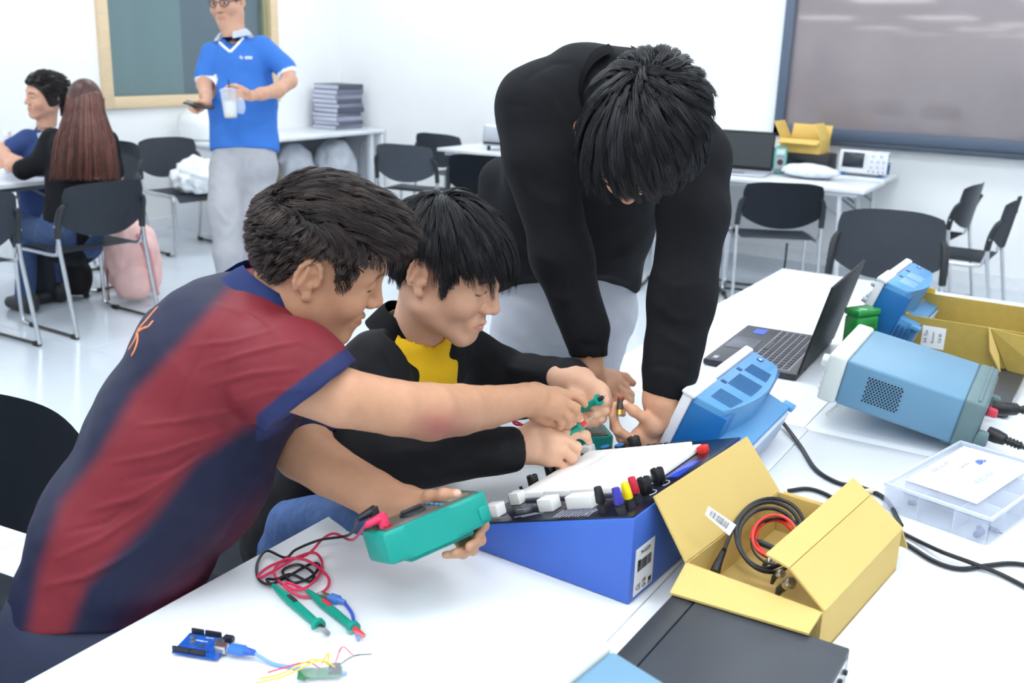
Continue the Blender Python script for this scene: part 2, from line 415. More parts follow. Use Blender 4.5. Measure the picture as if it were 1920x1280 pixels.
table('white folding table where the two seated women talk', -5.95, -5.32, 2.2, 3.98, legm=mat('dark_leg', (92, 98, 106), 0.4, 0.3))

# white side desk along the left wall with an end panel
t = thing('side_desk', 'white desk along the left wall with grey folders on its top', 'desk', (XL+0.30, 6.85, 0))
b = MB(); b.box((0, 0, 0.73), (0.58, 2.2, 0.04), 0.012, seg=3); b.build('desktop', WHITE_LAM, t)
b = MB(); b.box((0, 1.075, 0.355), (0.56, 0.035, 0.71), 0.008); b.build('end_panel', WHITE_LAM, t)
b = MB(); b.box((0, -1.03, 0.355), (0.56, 0.035, 0.71), 0.008); b.build('end_panel', WHITE_LAM, t)
b = MB(); b.box((-0.2, 0.02, 0.50), (0.02, 2.06, 0.40), 0.004); b.build('modesty_panel', GREY_MET, t)
b = MB(); b.box((0.22, 0.96, 0.36), (0.05, 0.05, 0.70), 0.006); b.build('leg', WHITE_MET, t)
b = MB(); b.tube([(0.18, 0.95, 0.68), (0.12, 0.93, 0.55), (0.12, 0.9, 0.2)], 0.012, 8, smooth=3); b.build('brace', GREY_MET, t)

# folders in a stack
FOLD = [mat('folder_grey_%d' % i, c, 0.55, var=0.03) for i, c in enumerate(((128, 132, 150), (96, 100, 116), (160, 164, 182), (112, 116, 134), (84, 88, 104)))]
PAGES = mat('folder_pages', (206, 210, 228), 0.7, var=0.08, vscale=30, stretch=(1, 1, 30))
rng = random.Random(4)
z = 0.751; N = 10
names = ['lowest', 'second from the bottom', 'third from the bottom', 'fourth from the bottom', 'fifth from the bottom', 'fifth from the top', 'fourth from the top', 'third from the top', 'second from the top', 'topmost']
for i in range(N):
    th = rng.uniform(0.034, 0.046); dx, dy = rng.uniform(-0.012, 0.012), rng.uniform(-0.012, 0.012)
    t = thing('ring_folder', 'grey plastic folder in the stack on the white desk, %s' % names[i], 'folder', (XL+0.25+dx, 7.66+dy, z), R(rng.uniform(-3, 3)), 'grey folders stacked on the desk')
    b = MB(); b.box((0, 0, 0.002), (0.30, 0.37, 0.0035), 0.001); b.box((0, 0, th-0.0025), (0.30, 0.37, 0.0035), 0.001); b.box((0.149, 0, th/2), (0.004, 0.37, th), 0.0015)
    b.build('cover', FOLD[i % 5], t)
    b = MB(); b.box((-0.004, 0.0, th/2), (0.29, 0.362, th-0.006), 0.001); b.build('pages', PAGES, t)
    z += th+0.0005

# crumpled bags, cartons and odds behind
def blob(name, m, parent, c, r, seed, amp=0.25, sub=4, flat=None, freq=3.0, squash=0.0):
    bm = bmesh.new(); bmesh.ops.create_icosphere(bm, subdivisions=sub, radius=1.0)
    rs = np.random.RandomState(seed); K = rs.normal(size=(14, 3))*freq; ph = rs.uniform(0, 6.28, 14)
    for v in bm.verts:
        p = np.array(v.co); n = 0
        for k in range(14): n += abs(math.sin(p@K[k]+ph[k]))*(1.0/(1+k*0.2))
        n = n/5.0-0.75
        q = p*(1+amp*n)
        q = np.array([q[0]*r[0], q[1]*r[1], q[2]*r[2]])
        if q[2] < -r[2]*0.75: q[2] = -r[2]*0.75
        v.co = Vector(q+np.array(c))
    me = bpy.data.meshes.new(name); bm.to_mesh(me); bm.free()
    for p in me.polygons: p.use_smooth = True
    return link_mesh(name, me, m, parent)
BAGW = mat('white_plastic_film', (236, 240, 244), 0.35, var=0.05, vscale=15, bump=0.4, bscale=30)
BAGG = mat('grey_plastic_film', (184, 190, 200), 0.3, var=0.12, vscale=14, bump=0.5, bscale=30)
o = blob('plastic_bag', BAGW, None, (-5.93, 5.30, 0.455+0.1), (0.155, 0.20, 0.135), 3, 0.62, 5, freq=4.2)
tag(o, 'crumpled white plastic bag on the seat of a black chair', 'bag')
for i, (c, r, lab) in enumerate((((-6.5, 6.9, 0.42), (0.16, 0.22, 0.22), 'grey plastic film bag under the white desk, left one beside a carton'),
        ((-6.48, 7.45, 0.40), (0.17, 0.24, 0.24), 'grey plastic film bag under the white desk near its end panel'))):
    o = blob('plastic_bag', BAGG, None, c, r, 11+i, 0.35); tag(o, lab, 'bag')
def carton(name, label, c, d, rz, m, flaps=(), cat='box', th=0.005, tape=True):
    t = thing(name, label, cat, c, R(rz)); hx, hy, h = d[0]/2, d[1]/2, d[2]
    b = MB(); b.box((0, 0, th/2), (d[0], d[1], th)); b.build('bottom', CARD_IN, t)
    for (nm, cc, dd) in (('side_panel', (hx-th/2, 0, h/2), (th, d[1], h)), ('side_panel', (-hx+th/2, 0, h/2), (th, d[1], h)), ('side_panel', (0, hy-th/2, h/2), (d[0]-2*th, th, h)), ('side_panel', (0, -hy+th/2, h/2), (d[0]-2*th, th, h))):
        b = MB(); b.box(cc, dd, 0.001, seg=1); b.build(nm, m, t)
    for (side, ln, ang, mm) in flaps:      # a flap hinged on a top edge, opened by ang degrees from closed (0 = shut, 90 = straight up, 180+ = hanging out)
        n = {'+x': (1, 0), '-x': (-1, 0), '+y': (0, 1), '-y': (0, -1)}[side]
        a = R(ang); inw = np.array([-n[0], -n[1], 0.0]); dirv = inw*math.cos(a)+np.array([0, 0, 1.0])*math.sin(a)
        base = np.array([n[0]*hx, n[1]*hy, h]); tang = np.array([-n[1], n[0], 0.0])*((hy if n[0] else hx)-0.002)
        nv = np.cross(tang/np.linalg.norm(tang), dirv)*th*0.5
        p = [base-tang-nv, base+tang-nv, base+tang+dirv*ln-nv, base-tang+dirv*ln-nv]
        q = [x+2*nv for x in p]
        b = MB(); b.hexa(p+q, bev=0.0008); b.build('flap', mm or CARD, t)
    return t
carton('carton', 'brown carton on the floor under the desk behind the man in blue', (-5.94, 5.80, 0), (0.42, 0.34, 0.30), 8, mat('brown_card', (196, 164, 116), 0.8, var=0.1, vscale=8), [('+x', 0.15, 190, None), ('-x', 0.15, 170, None)])
o = blob('cloth_bundle', mat('pink_cloth', (226, 128, 138), 0.8), None, (-5.92, 5.74, 0.36), (0.12, 0.10, 0.055), 5, 0.2); tag(o, 'small pink cloth bundle on top of the brown floor carton', 'cloth')
carton('carton', 'tall grey-brown carton with a dark lid under the white desk', (-6.50, 6.42, 0.0), (0.30, 0.34, 0.52), 0, mat('grey_brown_card', (120, 108, 96), 0.8, var=0.1, vscale=8), [('+x', 0.12, 0, mat('dark_card', (60, 58, 56), 0.8))])
# white tote / appliance cover on the desk behind the phone
b = MB(); b.lathe([(0.20, 0), (0.225, 0.02), (0.23, 0.12), (0.215, 0.19), (0.17, 0.235), (0.08, 0.25), (0.0, 0.252)], 40)
o = b.build('rice_cooker', mat('glossy_white', (238, 241, 244), 0.2), None); o.location = (-6.54, 5.95, 0.751)
tag(o, 'rounded glossy white appliance on the desk behind the phone', 'appliance')

# ------------------------------------------------------------------ back-wall table objects
t = thing('projector', 'small silver projector on the white table by the back wall', 'projector', (-4.39, 7.15, 0.751), R(8))
SILV = mat('silver_plastic', (196, 202, 210), 0.25, 0.4)
b = MB(); b.box((0, 0, 0.12), (0.34, 0.26, 0.17), 0.02, seg=3, taper=(0.92, 0.9)); b.build('body', SILV, t)
b = MB(); b.box((0, -0.124, 0.06), (0.30, 0.02, 0.02), 0.005); b.build('grille', BLACK_PL, t)
for s in (-1, 1):
    b = MB(); b.cyl((s*0.12, -0.09, 0.04), (s*0.12, -0.09, 0), 0.015); b.build('foot', BLACK_PL, t)
b = MB(); b.cyl((0.06, -0.118, 0.13), (0.06, -0.135, 0.128), 0.045, 0.04, 20); b.build('lens', mat('lens_glass', (150, 160, 172), 0.1), t)

# laptop far (seen from behind/front: dark screen)
def laptop(label, loc, rz, W=0.36, D=0.25, open_deg=105, basem=None, sticker=False, screen=None, group=None, keys=True):
    t = thing('laptop', label, 'laptop', loc, R(rz)); bm1 = basem or mat('laptop_dark', (44, 46, 54), 0.4)
    b = MB(); b.box((0, 0, 0.010), (W, D, 0.017), 0.005); b.build('base', bm1, t)
    b = MB(); b.box((0, -D*0.30, 0.019), (W*0.30, D*0.30, 0.0012), 0.0005); b.build('touchpad', mat('touchpad', (84, 86, 98), 0.35), t)
    if keys:
        KEY = mat('key_plastic', (52, 53, 60), 0.45); rows, cols = 6, 15
        b = MB(); b.box((0, D*0.16, 0.0187), (W*0.90, D*0.46, 0.0008)); b.build('keyboard_deck', mat('key_deck', (150, 148, 158), 0.5), t)
        kb = MB(); kw = W*0.88/cols; kh = D*0.44/rows; kb.box((0, 0, 0.001), (kw*0.80, kh*0.78, 0.003), 0.0006, seg=1); kme = kb.mesh('key'); kme.materials.append(KEY)
        for r_ in range(rows):
            for c_ in range(cols):
                if r_ == 0 and 4 <= c_ <= 8: continue
                o = bpy.data.objects.new('key', kme); COL.objects.link(o); o.parent = t
                o.location = (-W*0.44+kw*(c_+0.5), D*0.16-D*0.22+kh*(r_+0.5), 0.0187)
        b = MB(); b.box((-W*0.44+kw*6.5, D*0.16-D*0.22+kh*0.5, 0.0205), (kw*4.8, kh*0.8, 0.003), 0.0006); b.build('space_bar', KEY, t)
    a = R(open_deg)
    M = Matrix.Translation((0, D/2-0.006, 0.017)) @ Matrix.Rotation(R(180)-a, 4, 'X').inverted()
    M = Matrix.Translation((0, D/2-0.004, 0.016)) @ Matrix.Rotation(R(90)-a, 4, 'X')
    b = MB(); b.box((0, 0.004, D*0.5), (W, 0.007, D*0.98), 0.003, M=M); b.build('lid', mat('laptop_lid', (28, 31, 36), 0.5, spec=0.25), t)
    b = MB(); b.box((0, 0.0, D*0.52), (W*0.95, 0.001, D*0.84), 0, M=M); b.build('screen', screen or mat('dark_screen', (24, 27, 30), 0.15), t)
    b = MB(); b.cyl((-W*0.32, D/2-0.002, 0.016), (W*0.32, D/2-0.002, 0.016), 0.007, seg=10); b.build('hinge', BLACK_PL, t)
    if sticker:
        b = MB(); b.box((-W*0.36, -D*0.28, 0.0189), (W*0.13, D*0.13, 0.0006)); s_ = b.build('sticker', mat('blue_sticker', (54, 92, 226), 0.3, var=0.3, vscale=60), t); s_['label'] = 'blue sticker'
        b = MB(); b.box((W*0.42, -D*0.40, 0.0189), (W*0.06, D*0.05, 0.0006)); b.build('sticker', mat('silver_sticker', (170, 172, 180), 0.3), t)
    return t
laptop('open laptop with a wide dark screen on the far white table', (-2.40, 7.05, 0.751), 8, 0.42, 0.28, 100, basem=mat('laptop_silver', (196, 200, 210), 0.35, 0.3), keys=False, screen=mat('dark_screen_far', (34, 42, 46), 0.3))
YCARD = mat('yellow_card', (226, 192, 108), 0.8, var=0.05)
t = thing('instrument_case', 'black instrument case under the open yellow carton on the far table', 'case', (-2.09, 7.62, 0.751))
b = MB(); b.box((0, 0, 0.07), (0.40, 0.24, 0.13), 0.008); b.build('body', BLACK_PL, t)
b = MB(); b.box((0.05, -0.122, 0.07), (0.18, 0.004, 0.03), 0.001); b.build('panel', mat('dark_panel', (24, 26, 28), 0.3), t)
for sx in (-1, 1):
    for sy in (-1, 1):
        b = MB(); b.cyl((sx*0.16, sy*0.09, 0.006), (sx*0.16, sy*0.09, 0), 0.012); b.build('foot', RUBBER, t)
carton('carton', 'small open yellow carton with raised flaps on the black case', (-2.10, 7.60, 0.887), (0.30, 0.21, 0.10), -4, YCARD, [('-x', 0.13, 118, YCARD), ('+x', 0.13, 62, YCARD), ('+y', 0.10, 108, YCARD), ('-y', 0.08, 200, YCARD)])
o = blob('tissue', mat('tissue', (238, 238, 242), 0.8), None, (-2.36, 7.52, 0.95), (0.05, 0.04, 0.05), 8, 0.3, 3)
tag(o, 'crumpled white tissue packet beside the yellow carton', 'tissue')
b = MB(); b.prism([(-0.05, 0), (0.05, 0), (0.05, 0.13), (-0.05, 0.13)], 0, 0.16, bev=0.01)
o = b.build('component_box', mat('blue_box', (60, 92, 196), 0.4), None); o.location = (-2.36, 7.46, 0.751); tag(o, 'blue box behind the upright green multimeter on the far table', 'box')
# ------------------------------------------------------------------ instruments on the tables
TZ = 0.7505
# ---- blue breadboard trainer: wedge case, dark circuit panel, white breadboards, knobs, posts
BLUE = mat('trainer_blue', (62, 104, 196), 0.38, var=0.03, bump=0.05, bscale=900)
PANEL = mat('circuit_panel', (22, 25, 40), 0.22, var=0.25, vscale=40)
BBW = mat('breadboard_white', (250, 250, 250), 0.5, var=0.005)
CLEARP = mat('smoked_clear_edge', (70, 76, 92), 0.15, var=0.1)
TRO = V(-0.8724, 1.339, TZ); TL, TW, THr, THf = 0.312, 0.425, 0.151, 0.042
tr = thing('breadboard_trainer', 'blue wedge-shaped electronics trainer with a white breadboard top', 'trainer', TRO, R(-3.3))
b = MB(); b.hexa([(0, 0, 0), (TL, 0, 0), (TL, TW, 0), (0, TW, 0), (0, 0, THf), (TL, 0, THr), (TL, TW, THr), (0, TW, THf)], bev=0.004); b.build('case', BLUE, tr)
sl = math.atan2(THr-THf, TL)
PF = Matrix.Translation((0, 0, THf)) @ Matrix.Rotation(-sl, 4, 'Y'); SL = math.hypot(TL, THr-THf)
def pf(x, y, z=0.0): return PF @ Matrix.Translation((x, y, z))
b = MB(); b.box((SL/2, TW/2, 0.0015), (SL-0.006, TW-0.006, 0.003), 0.001, M=PF); b.build('circuit_panel', PANEL, tr)
for i in range(4):
    x0 = 0.030+i*0.0575
    b = MB(); b.box((x0+0.028, 0.235, 0.013), (0.0565, 0.255, 0.011), 0.0015, M=PF)
    b.build('breadboard', BBW, tr)
b = MB(); b.box((0.145, 0.235, 0.005), (0.24, 0.262, 0.005), 0.001, M=PF); b.build('breadboard_tray', CLEARP, tr)
b = MB(); b.box((0.272, 0.275, 0.009), (0.016, 0.16, 0.010), 0.001, M=PF); b.build('bus_strip', BBW, tr)
def tr_cap(name, x, y, w_, d_, h_, m):
    b = MB(); b.box((x, y, h_/2+0.003), (w_, d_, h_), 0.002, M=PF); return b.build(name, m, tr)
CLR = mat('clear_terminal', (170, 178, 196), 0.2, alpha=1)
for (x, y, w_, d_) in ((0.032, 0.036, 0.028, 0.026), (0.036, 0.098, 0.022, 0.022), (0.135, 0.055, 0.03, 0.028), (0.20, 0.060, 0.052, 0.026), (0.012, 0.382, 0.026, 0.024)):
    tr_cap('switch_cap', x, y, w_, d_, 0.022, WHITE_PL)
    tr_cap('switch_base', x, y, w_*0.96, d_*0.96, 0.0115, CLR)
KNOB = mat('knob_black', (18, 18, 22), 0.28)
def tr_knob(x, y, r, h):
    b = MB(); b.lathe([(r*0.55, 0.003), (r*0.55, 0.008), (r*1.02, 0.008), (r, h-0.002), (r*0.92, h), (0, h)], 24, M=pf(x, y)); o = b.build('knob', KNOB, tr)
    b = MB(); b.box((0, r*0.55, h+0.0003), (0.0022, r*0.7, 0.0008), M=pf(x, y)@Matrix.Rotation(R(35), 4, 'Z')); b.build('pointer', LABEL_W, o)
    b = MB(); b.tube([(math.cos(t)*r*1.45, math.sin(t)*r*1.45, 0.0034) for t in np.linspace(-0.8, 3.9, 20)], 0.0006, 4, M=pf(x, y)); b.build('scale_mark', LABEL_W, o)
for (x, y, r, h) in ((0.012, 0.185, 0.0105, 0.028), (0.012, 0.245, 0.0105, 0.028), (0.292, 0.112, 0.0115, 0.030), (0.292, 0.160, 0.0115, 0.030), (0.115, 0.397, 0.0125, 0.030)):
    tr_knob(x, y, r, h)
BBLUE = mat('button_blue', (50, 140, 214), 0.4)
for (x, y) in ((0.045, 0.398), (0.078, 0.400)):
    b = MB(); b.lathe([(0.011, 0.003), (0.011, 0.014), (0.0, 0.014)], 16, M=pf(x, y)); o = b.build('round_button', BLACK_PL, tr)
    b = MB(); b.lathe([(0.0095, 0.014), (0.0095, 0.0165), (0.0, 0.017)], 16, M=pf(x, y)); b.build('button_cap', BBLUE, o)
for nm, (x, y), c in (('black', (0.256, 0.030), (30, 30, 34)), ('blue', (0.297, 0.018), (58, 52, 160)), ('yellow', (0.300, 0.042), (240, 214, 20)), ('red', (0.297, 0.070), (196, 34, 62))):
    b = MB(); b.lathe([(0.0085, 0.003), (0.0085, 0.014), (0.005, 0.014), (0.005, 0.018), (0.0, 0.018)], 14, M=pf(x, y)); o = b.build('binding_post', BLACK_PL, tr)
    b = MB(); b.lathe([(0.0075, 0.018), (0.0085, 0.020), (0.0065, 0.043), (0.0058, 0.0445), (0.0, 0.0445)], 12, M=pf(x, y)); q = b.build('post_cap', mat('post_'+nm, c, 0.4), o); q['label'] = nm+' screw cap'
for (x, y) in ((0.014, 0.020), (0.006, 0.408)):
    b = MB(); b.lathe([(0.007, 0.003), (0.007, 0.008), (0.0048, 0.008), (0.0048, 0.026), (0.003, 0.026), (0.003, 0.024), (0, 0.024)], 14, M=pf(x, y)); b.build('bnc_socket', STEEL, tr)
for (x, y) in ((0.008, 0.120), (0.008, 0.150), (0.160, 0.084)):
    b = MB(); b.box((0, 0, 0.006), (0.012, 0.012, 0.007), 0.001, M=pf(x, y)); b.cyl((0, 0, 0.008), (0, 0, 0.018), 0.0032, seg=10, M=pf(x, y)); b.build('toggle_switch', BLACK_PL, tr)
b = MB(); b.box((0.292, 0.335, 0.009), (0.016, 0.020, 0.014), 0.002, M=PF); b.build('power_switch', mat('switch_red', (226, 52, 44), 0.4), tr)
b = MB(); b.box((0.300, 0.235, 0.0038), (0.022, 0.090, 0.002), 0.0005, M=PF); o = b.build('display', mat('display_blue', (44, 70, 190), 0.2, var=0.3, vscale=90), tr)
SILK = mat('panel_silkscreen', (190, 194, 214), 0.5)
b = MB()                                         # printed traces and headers along the near strip
for i in range(12): b.box((0.170+i*0.0062, 0.028, 0.0036), (0.0012, 0.034+0.002*(i % 3), 0.0006), M=PF@Matrix.Rotation(0.0, 4, 'Z'))
for i in range(9): b.box((0.060+i*0.011, 0.083, 0.0036), (0.004, 0.001, 0.0006), M=PF)
for (x, y, a, l) in ((0.10, 0.03, 0.5, 0.04), (0.115, 0.03, 0.5, 0.04), (0.07, 0.06, 0.0, 0.02), (0.235, 0.03, 0.9, 0.03), (0.05, 0.02, 0.2, 0.03)):
    b.box((0, 0, 0.0036), (l, 0.0012, 0.0006), M=pf(x, y)@Matrix.Rotation(a, 4, 'Z'))
for i in range(10): b.box((0.14+i*0.011, 0.384, 0.0036), (0.006, 0.0014, 0.0006), M=PF)
b.build('silkscreen', SILK, tr, kind='stuff')
b = MB()
for i in range(9): b.box((0.006, 0.27+i*0.013, 0.008), (0.007, 0.009, 0.010), 0.001, M=PF)
for i in range(8): b.box((0.14+i*0.013, 0.405, 0.006), (0.009, 0.007, 0.007), 0.001, M=PF)
b.build('header_sockets', BLACK_PL, tr, kind='stuff')
# sticker on the tall rear side
def printed(name, parent, M, w_, h_, seed, bars=True, n=5):
    b = MB(); b.box((0, 0, 0.0003), (w_, h_, 0.0006), M=M); o = b.build(name, LABEL_W, parent)
    rs = random.Random(seed); b = MB()
    if bars:
        x = -w_*0.36
        while x < w_*0.36:
            t_ = rs.choice((0.5, 0.9, 1.4))*w_*0.014; b.box((x, h_*0.10, 0.0008), (t_, h_*0.22, 0.0003), M=M); x += t_+rs.choice((0.8, 1.2))*w_*0.014
    b.build('barcode', INK, o) if bars else b.bm.free()
    return o
SM = Matrix(((0, 0, 1, TL+0.0002), (1, 0, 0, 0.044), (0, 1, 0, 0.050), (0, 0, 0, 1)))
st = printed('sticker', tr, SM, 0.064, 0.082, 3); st['label'] = 'white serial sticker with a barcode'
text('print', '74-0220', 0.010, INK, st, SM@Matrix.Translation((0, 0.030, 0.001)))
text('print', 'CE', 0.013, INK, st, SM@Matrix.Translation((-0.018, -0.029, 0.001)))
text('print', 'UK\nCA', 0.009, INK, st, SM@Matrix.Translation((0.002, -0.029, 0.001)))
b = MB(); b.box((0.022, -0.030, 0.001), (0.010, 0.008, 0.0003), M=SM); b.box((0.022, -0.037, 0.001), (0.012, 0.002, 0.0003), M=SM); b.box((-0.020, 0.014, 0.001), (0.008, 0.012, 0.0003), M=SM); b.build('print', INK, st)
for (x, y) in ((0.02, 0.02), (TL-0.02, 0.02), (TL-0.02, TW-0.02), (0.02, TW-0.02)):
    b = MB(); b.cyl((x, y, 0.0), (x, y, 0.003), 0.008); b.build('foot', RUBBER, tr)

# ---- oscilloscope: white bezel, blue case with a rounded vented top, stepped rear
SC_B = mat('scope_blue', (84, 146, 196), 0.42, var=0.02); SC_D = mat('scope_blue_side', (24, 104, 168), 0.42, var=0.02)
SC_W = mat('scope_bezel', (228, 230, 236), 0.4)
def oscilloscope(label, loc, rz, tilt, W_=0.37, H=0.15, D=0.125, vents=True, cat='oscilloscope'):
    """local: x depth (front face at 0, looking -x), y width, z up"""
    t = thing('oscilloscope', label, cat, loc, rot=(0, R(tilt), R(rz)))
    b = MB(); b.prism([(0, 0), (0, W_), (0.022, W_), (0.022, 0)], 0, H, bev=0.005); b.box((0.012, W_*0.16, H*0.98), (0.030, W_*0.34, H*0.06), 0.004); b.build('bezel', SC_W, t)
    b = MB()                                           # upper shell, rear edge an arc
    arc = [(0.0225, 0.004)]+[(0.088+0.026*math.sin(math.pi*u), 0.012+(W_-0.024)*u) for u in np.linspace(0, 1, 15)]+[(0.0225, W_-0.004)]
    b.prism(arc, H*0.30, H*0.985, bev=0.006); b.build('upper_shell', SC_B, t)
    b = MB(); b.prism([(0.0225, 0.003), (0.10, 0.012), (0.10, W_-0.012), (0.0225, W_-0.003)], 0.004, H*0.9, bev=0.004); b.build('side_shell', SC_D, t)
    b = MB(); b.prism([(0.08, 0.016), (0.155, 0.03), (0.155, W_-0.03), (0.08, W_-0.016)], 0.003, H*0.56, bev=0.005)
    for s in (0, 1): b.box((0.150, 0.022+(W_-0.044)*s, H*0.53), (0.028, 0.030, 0.012), 0.003)
    b.build('rear_shell', SC_B, t)
    b = MB(); b.box((0.158, W_/2, H*0.28), (0.006, W_-0.09, H*0.46), 0.001)
    for i in range(6): b.box((0.1615, W_/2, 0.018+i*H*0.075), (0.002, W_-0.12, 0.004))
    b.build('rear_panel', mat('scope_grey', (176, 188, 208), 0.4), t)
    RB = mat('scope_ribs', (18, 84, 140), 0.45)
    for s in (0, 1):
        for i in range(4):
            b = MB(); b.box((0.108+i*0.012, 0.012 if s == 0 else W_-0.012, H*0.25), (0.005, 0.012, H*0.44), 0.0015); b.build('rib', RB, t)
    DK = mat('vent_dark', (30, 84, 132), 0.6)
    groups = ((0.14, 10), (0.40, 13), (0.68, 9)) if vents else ()
    for y0, n in groups:
        for i in range(n):
            y = W_*y0+i*0.0062; dep = 0.060+0.018*math.sin(math.pi*y/W_)
            b = MB(); b.box((0.046+dep/2-0.012, y-0.012, H*0.985), (dep-0.022, 0.0013, 0.0022), M=None); b.build('vent_slot', DK, t)
    for y0 in (0.36, 0.62):
        b = MB(); b.box((0.037, W_*y0, H*0.984), (0.012, 0.012, 0.004), 0.001); b.build('latch', DK, t)
    b = MB(); b.box((0.050, W_*0.90, H*0.986), (0.014, 0.016, 0.003), 0.001); b.box((0.050, W_*0.90, H*0.989), (0.008, 0.008, 0.003), 0.001, mi=1); b.build('release_tab', [DK, SC_W], t)
    if not vents:
        for y0 in (0.20, 0.45): 
            b = MB(); b.box((0.068, W_*y0+0.03, H*0.986), (0.045, W_*0.2, 0.002), 0.0008); b.build('recess', mat('scope_pale', (120, 164, 206), 0.45), t)
    # front: screen, knobs, buttons
    b = MB(); b.box((-0.001, W_*0.70, H*0.55), (0.004, W_*0.44, H*0.66), 0.001); b.build('screen', mat('scope_screen', (40, 48, 58), 0.12), t)
    GK = mat('scope_knob', (196, 204, 220), 0.4)
    for (y, z) in ((0.08, 0.30), (0.08, 0.55), (0.20, 0.30), (0.20, 0.55), (0.32, 0.30), (0.32, 0.55), (0.14, 0.80), (0.30, 0.80)):
        b = MB(); b.cyl((0, W_*y, H*z), (-0.016, W_*y, H*z), 0.009, 0.0075, 14); b.build('knob', GK, t)
    for y in (0.06, 0.16, 0.26, 0.36):
        b = MB(); b.cyl((0, W_*y, H*0.1), (-0.012, W_*y, H*0.1), 0.006, seg=12); b.build('bnc_socket', STEEL, t)
    for i in range(5):
        b = MB(); b.box((-0.002, W_*0.43, H*(0.28+i*0.13)), (0.005, 0.012, 0.008), 0.001); b.build('button', GK, t)
    # handle folded behind, front feet folded out
    for y in (0.12, 0.88):
        b = MB(); b.box((0.016, W_*y, -0.012), (0.012, 0.03, 0.028), 0.003); b.build('foot', SC_D, t)
    return t
oscilloscope('blue and white oscilloscope tilted back just behind the blue trainer', (-0.732, 1.798, 0.812), 1.0, 20.5, 0.386, 0.150)
oscilloscope('blue and white oscilloscope between the open laptop and the long carton', (-0.6205, 2.919, 0.823), -0.9, 19.4, 0.355, 0.185, vents=False)
t = oscilloscope('small grey oscilloscope standing on the far table below the board', (-1.50, 7.58, 0.775), 90, 6, 0.34, 0.16, vents=False)

# ---- bench generator: off-white bezel, long pale blue case, grey-green rear bezel
GB = mat('generator_blue', (100, 142, 170), 0.42, var=0.02); GBT = GB
GW = mat('generator_bezel', (206, 212, 208), 0.5); GT = mat('generator_rear', (96, 120, 124), 0.5)
def generator(label, loc, rz, tilt, L=0.343, W_=0.313, H=0.108, holes=True):
    t = thing('signal_generator', label, 'generator', loc, rot=(0, R(tilt), R(rz)))
    b = MB(); b.box((0.021, W_/2, H/2), (0.042, W_+0.008, H+0.008), 0.008, seg=3); b.box((0.023, W_/2, H+0.0045), (0.012, W_*0.62, 0.002), 0.001); b.build('front_bezel', GW, t)
    b = MB(); b.box((0.042+(L-0.085)/2, W_/2, H/2), (L-0.085, W_, H), 0.007, seg=3); b.build('case', GB, t)
    b = MB(); b.box((L-0.022, W_/2, H/2), (0.044, W_+0.003, H+0.003), 0.007, seg=3); b.box((L-0.016, W_/2, H+0.003), (0.006, W_-0.02, 0.004), 0.001)
    b.build('rear_bezel', GT, t)
    for y in (0.05, 0.95):
        b = MB(); b.box((L+0.012, W_*y, H*0.30), (0.03, 0.035, 0.03), 0.006, taper=(0.8, 0.8)); b.build('rear_foot', GT, t)
    b = MB(); b.box((L+0.001, W_/2, H*0.5), (0.004, W_*0.86, H*0.8), 0.001); b.build('rear_panel', mat('rear_panel_grey', (120, 128, 136), 0.4, 0.3), t)
    if holes:
        HD = mat('hole_dark', (14, 30, 44), 0.7); hb = MB()
        hb.cyl((0, 0.0005, 0), (0, -0.0008, 0), 0.0023, seg=8); hm = hb.mesh('vent_hole'); hm.materials.append(HD)
        for i in range(11):
            for j in range(11):
                x = 0.098+i*0.0072+(0.0036 if j % 2 else 0); z = H*0.26+j*0.0056
                o = bpy.data.objects.new('vent_hole', hm); COL.objects.link(o); o.parent = t; o.location = (x, 0.0, z)
    for y in (0.08, 0.92):
        b = MB(); b.tube([(0.055, W_*y, 0.002), (0.048, W_*y, -0.018), (0.032, W_*y, -0.044)], 0.0065, 8, smooth=3); b.box((0.060, W_*y, -0.003), (0.03, 0.026, 0.010), 0.003); b.build('front_leg', GW, t)
    for y in (0.1, 0.9):
        b = MB(); b.box((L-0.05, W_*y, -0.005), (0.03, 0.02, 0.012), 0.003); b.build('foot', GT, t)
    b = MB(); b.box((-0.001, W_*0.66, H*0.56), (0.004, W_*0.46, H*0.60), 0.001); b.build('screen', mat('gen_screen', (40, 44, 50), 0.15), t)
    b = MB(); b.cyl((0, W_*0.16, H*0.7), (-0.018, W_*0.16, H*0.7), 0.016, 0.014, 20); b.build('dial', WHITE_PL, t)
    for i in range(4):
        for j in range(3):
            b = MB(); b.box((-0.002, W_*(0.08+0.08*i), H*(0.15+0.13*j)), (0.006, 0.014, 0.008), 0.001); b.build('button', WHITE_PL, t)
    return t
gen = generator('pale blue bench generator with an off-white front and dotted side vents', (-0.5392, 2.2816, 0.8293), 1.9, 9.55)
g2a = R(-16)
generator('pale blue instrument at the lower picture edge beside the black box', tuple(np.array(on_z(1148, 1215, 0.925))-np.array((Matrix.Rotation(R(-6), 3, 'Z')@Matrix.Rotation(R(10), 3, 'Y'))@Vector((0.042, 0.313, 0.108)))), -6, 10, holes=False)

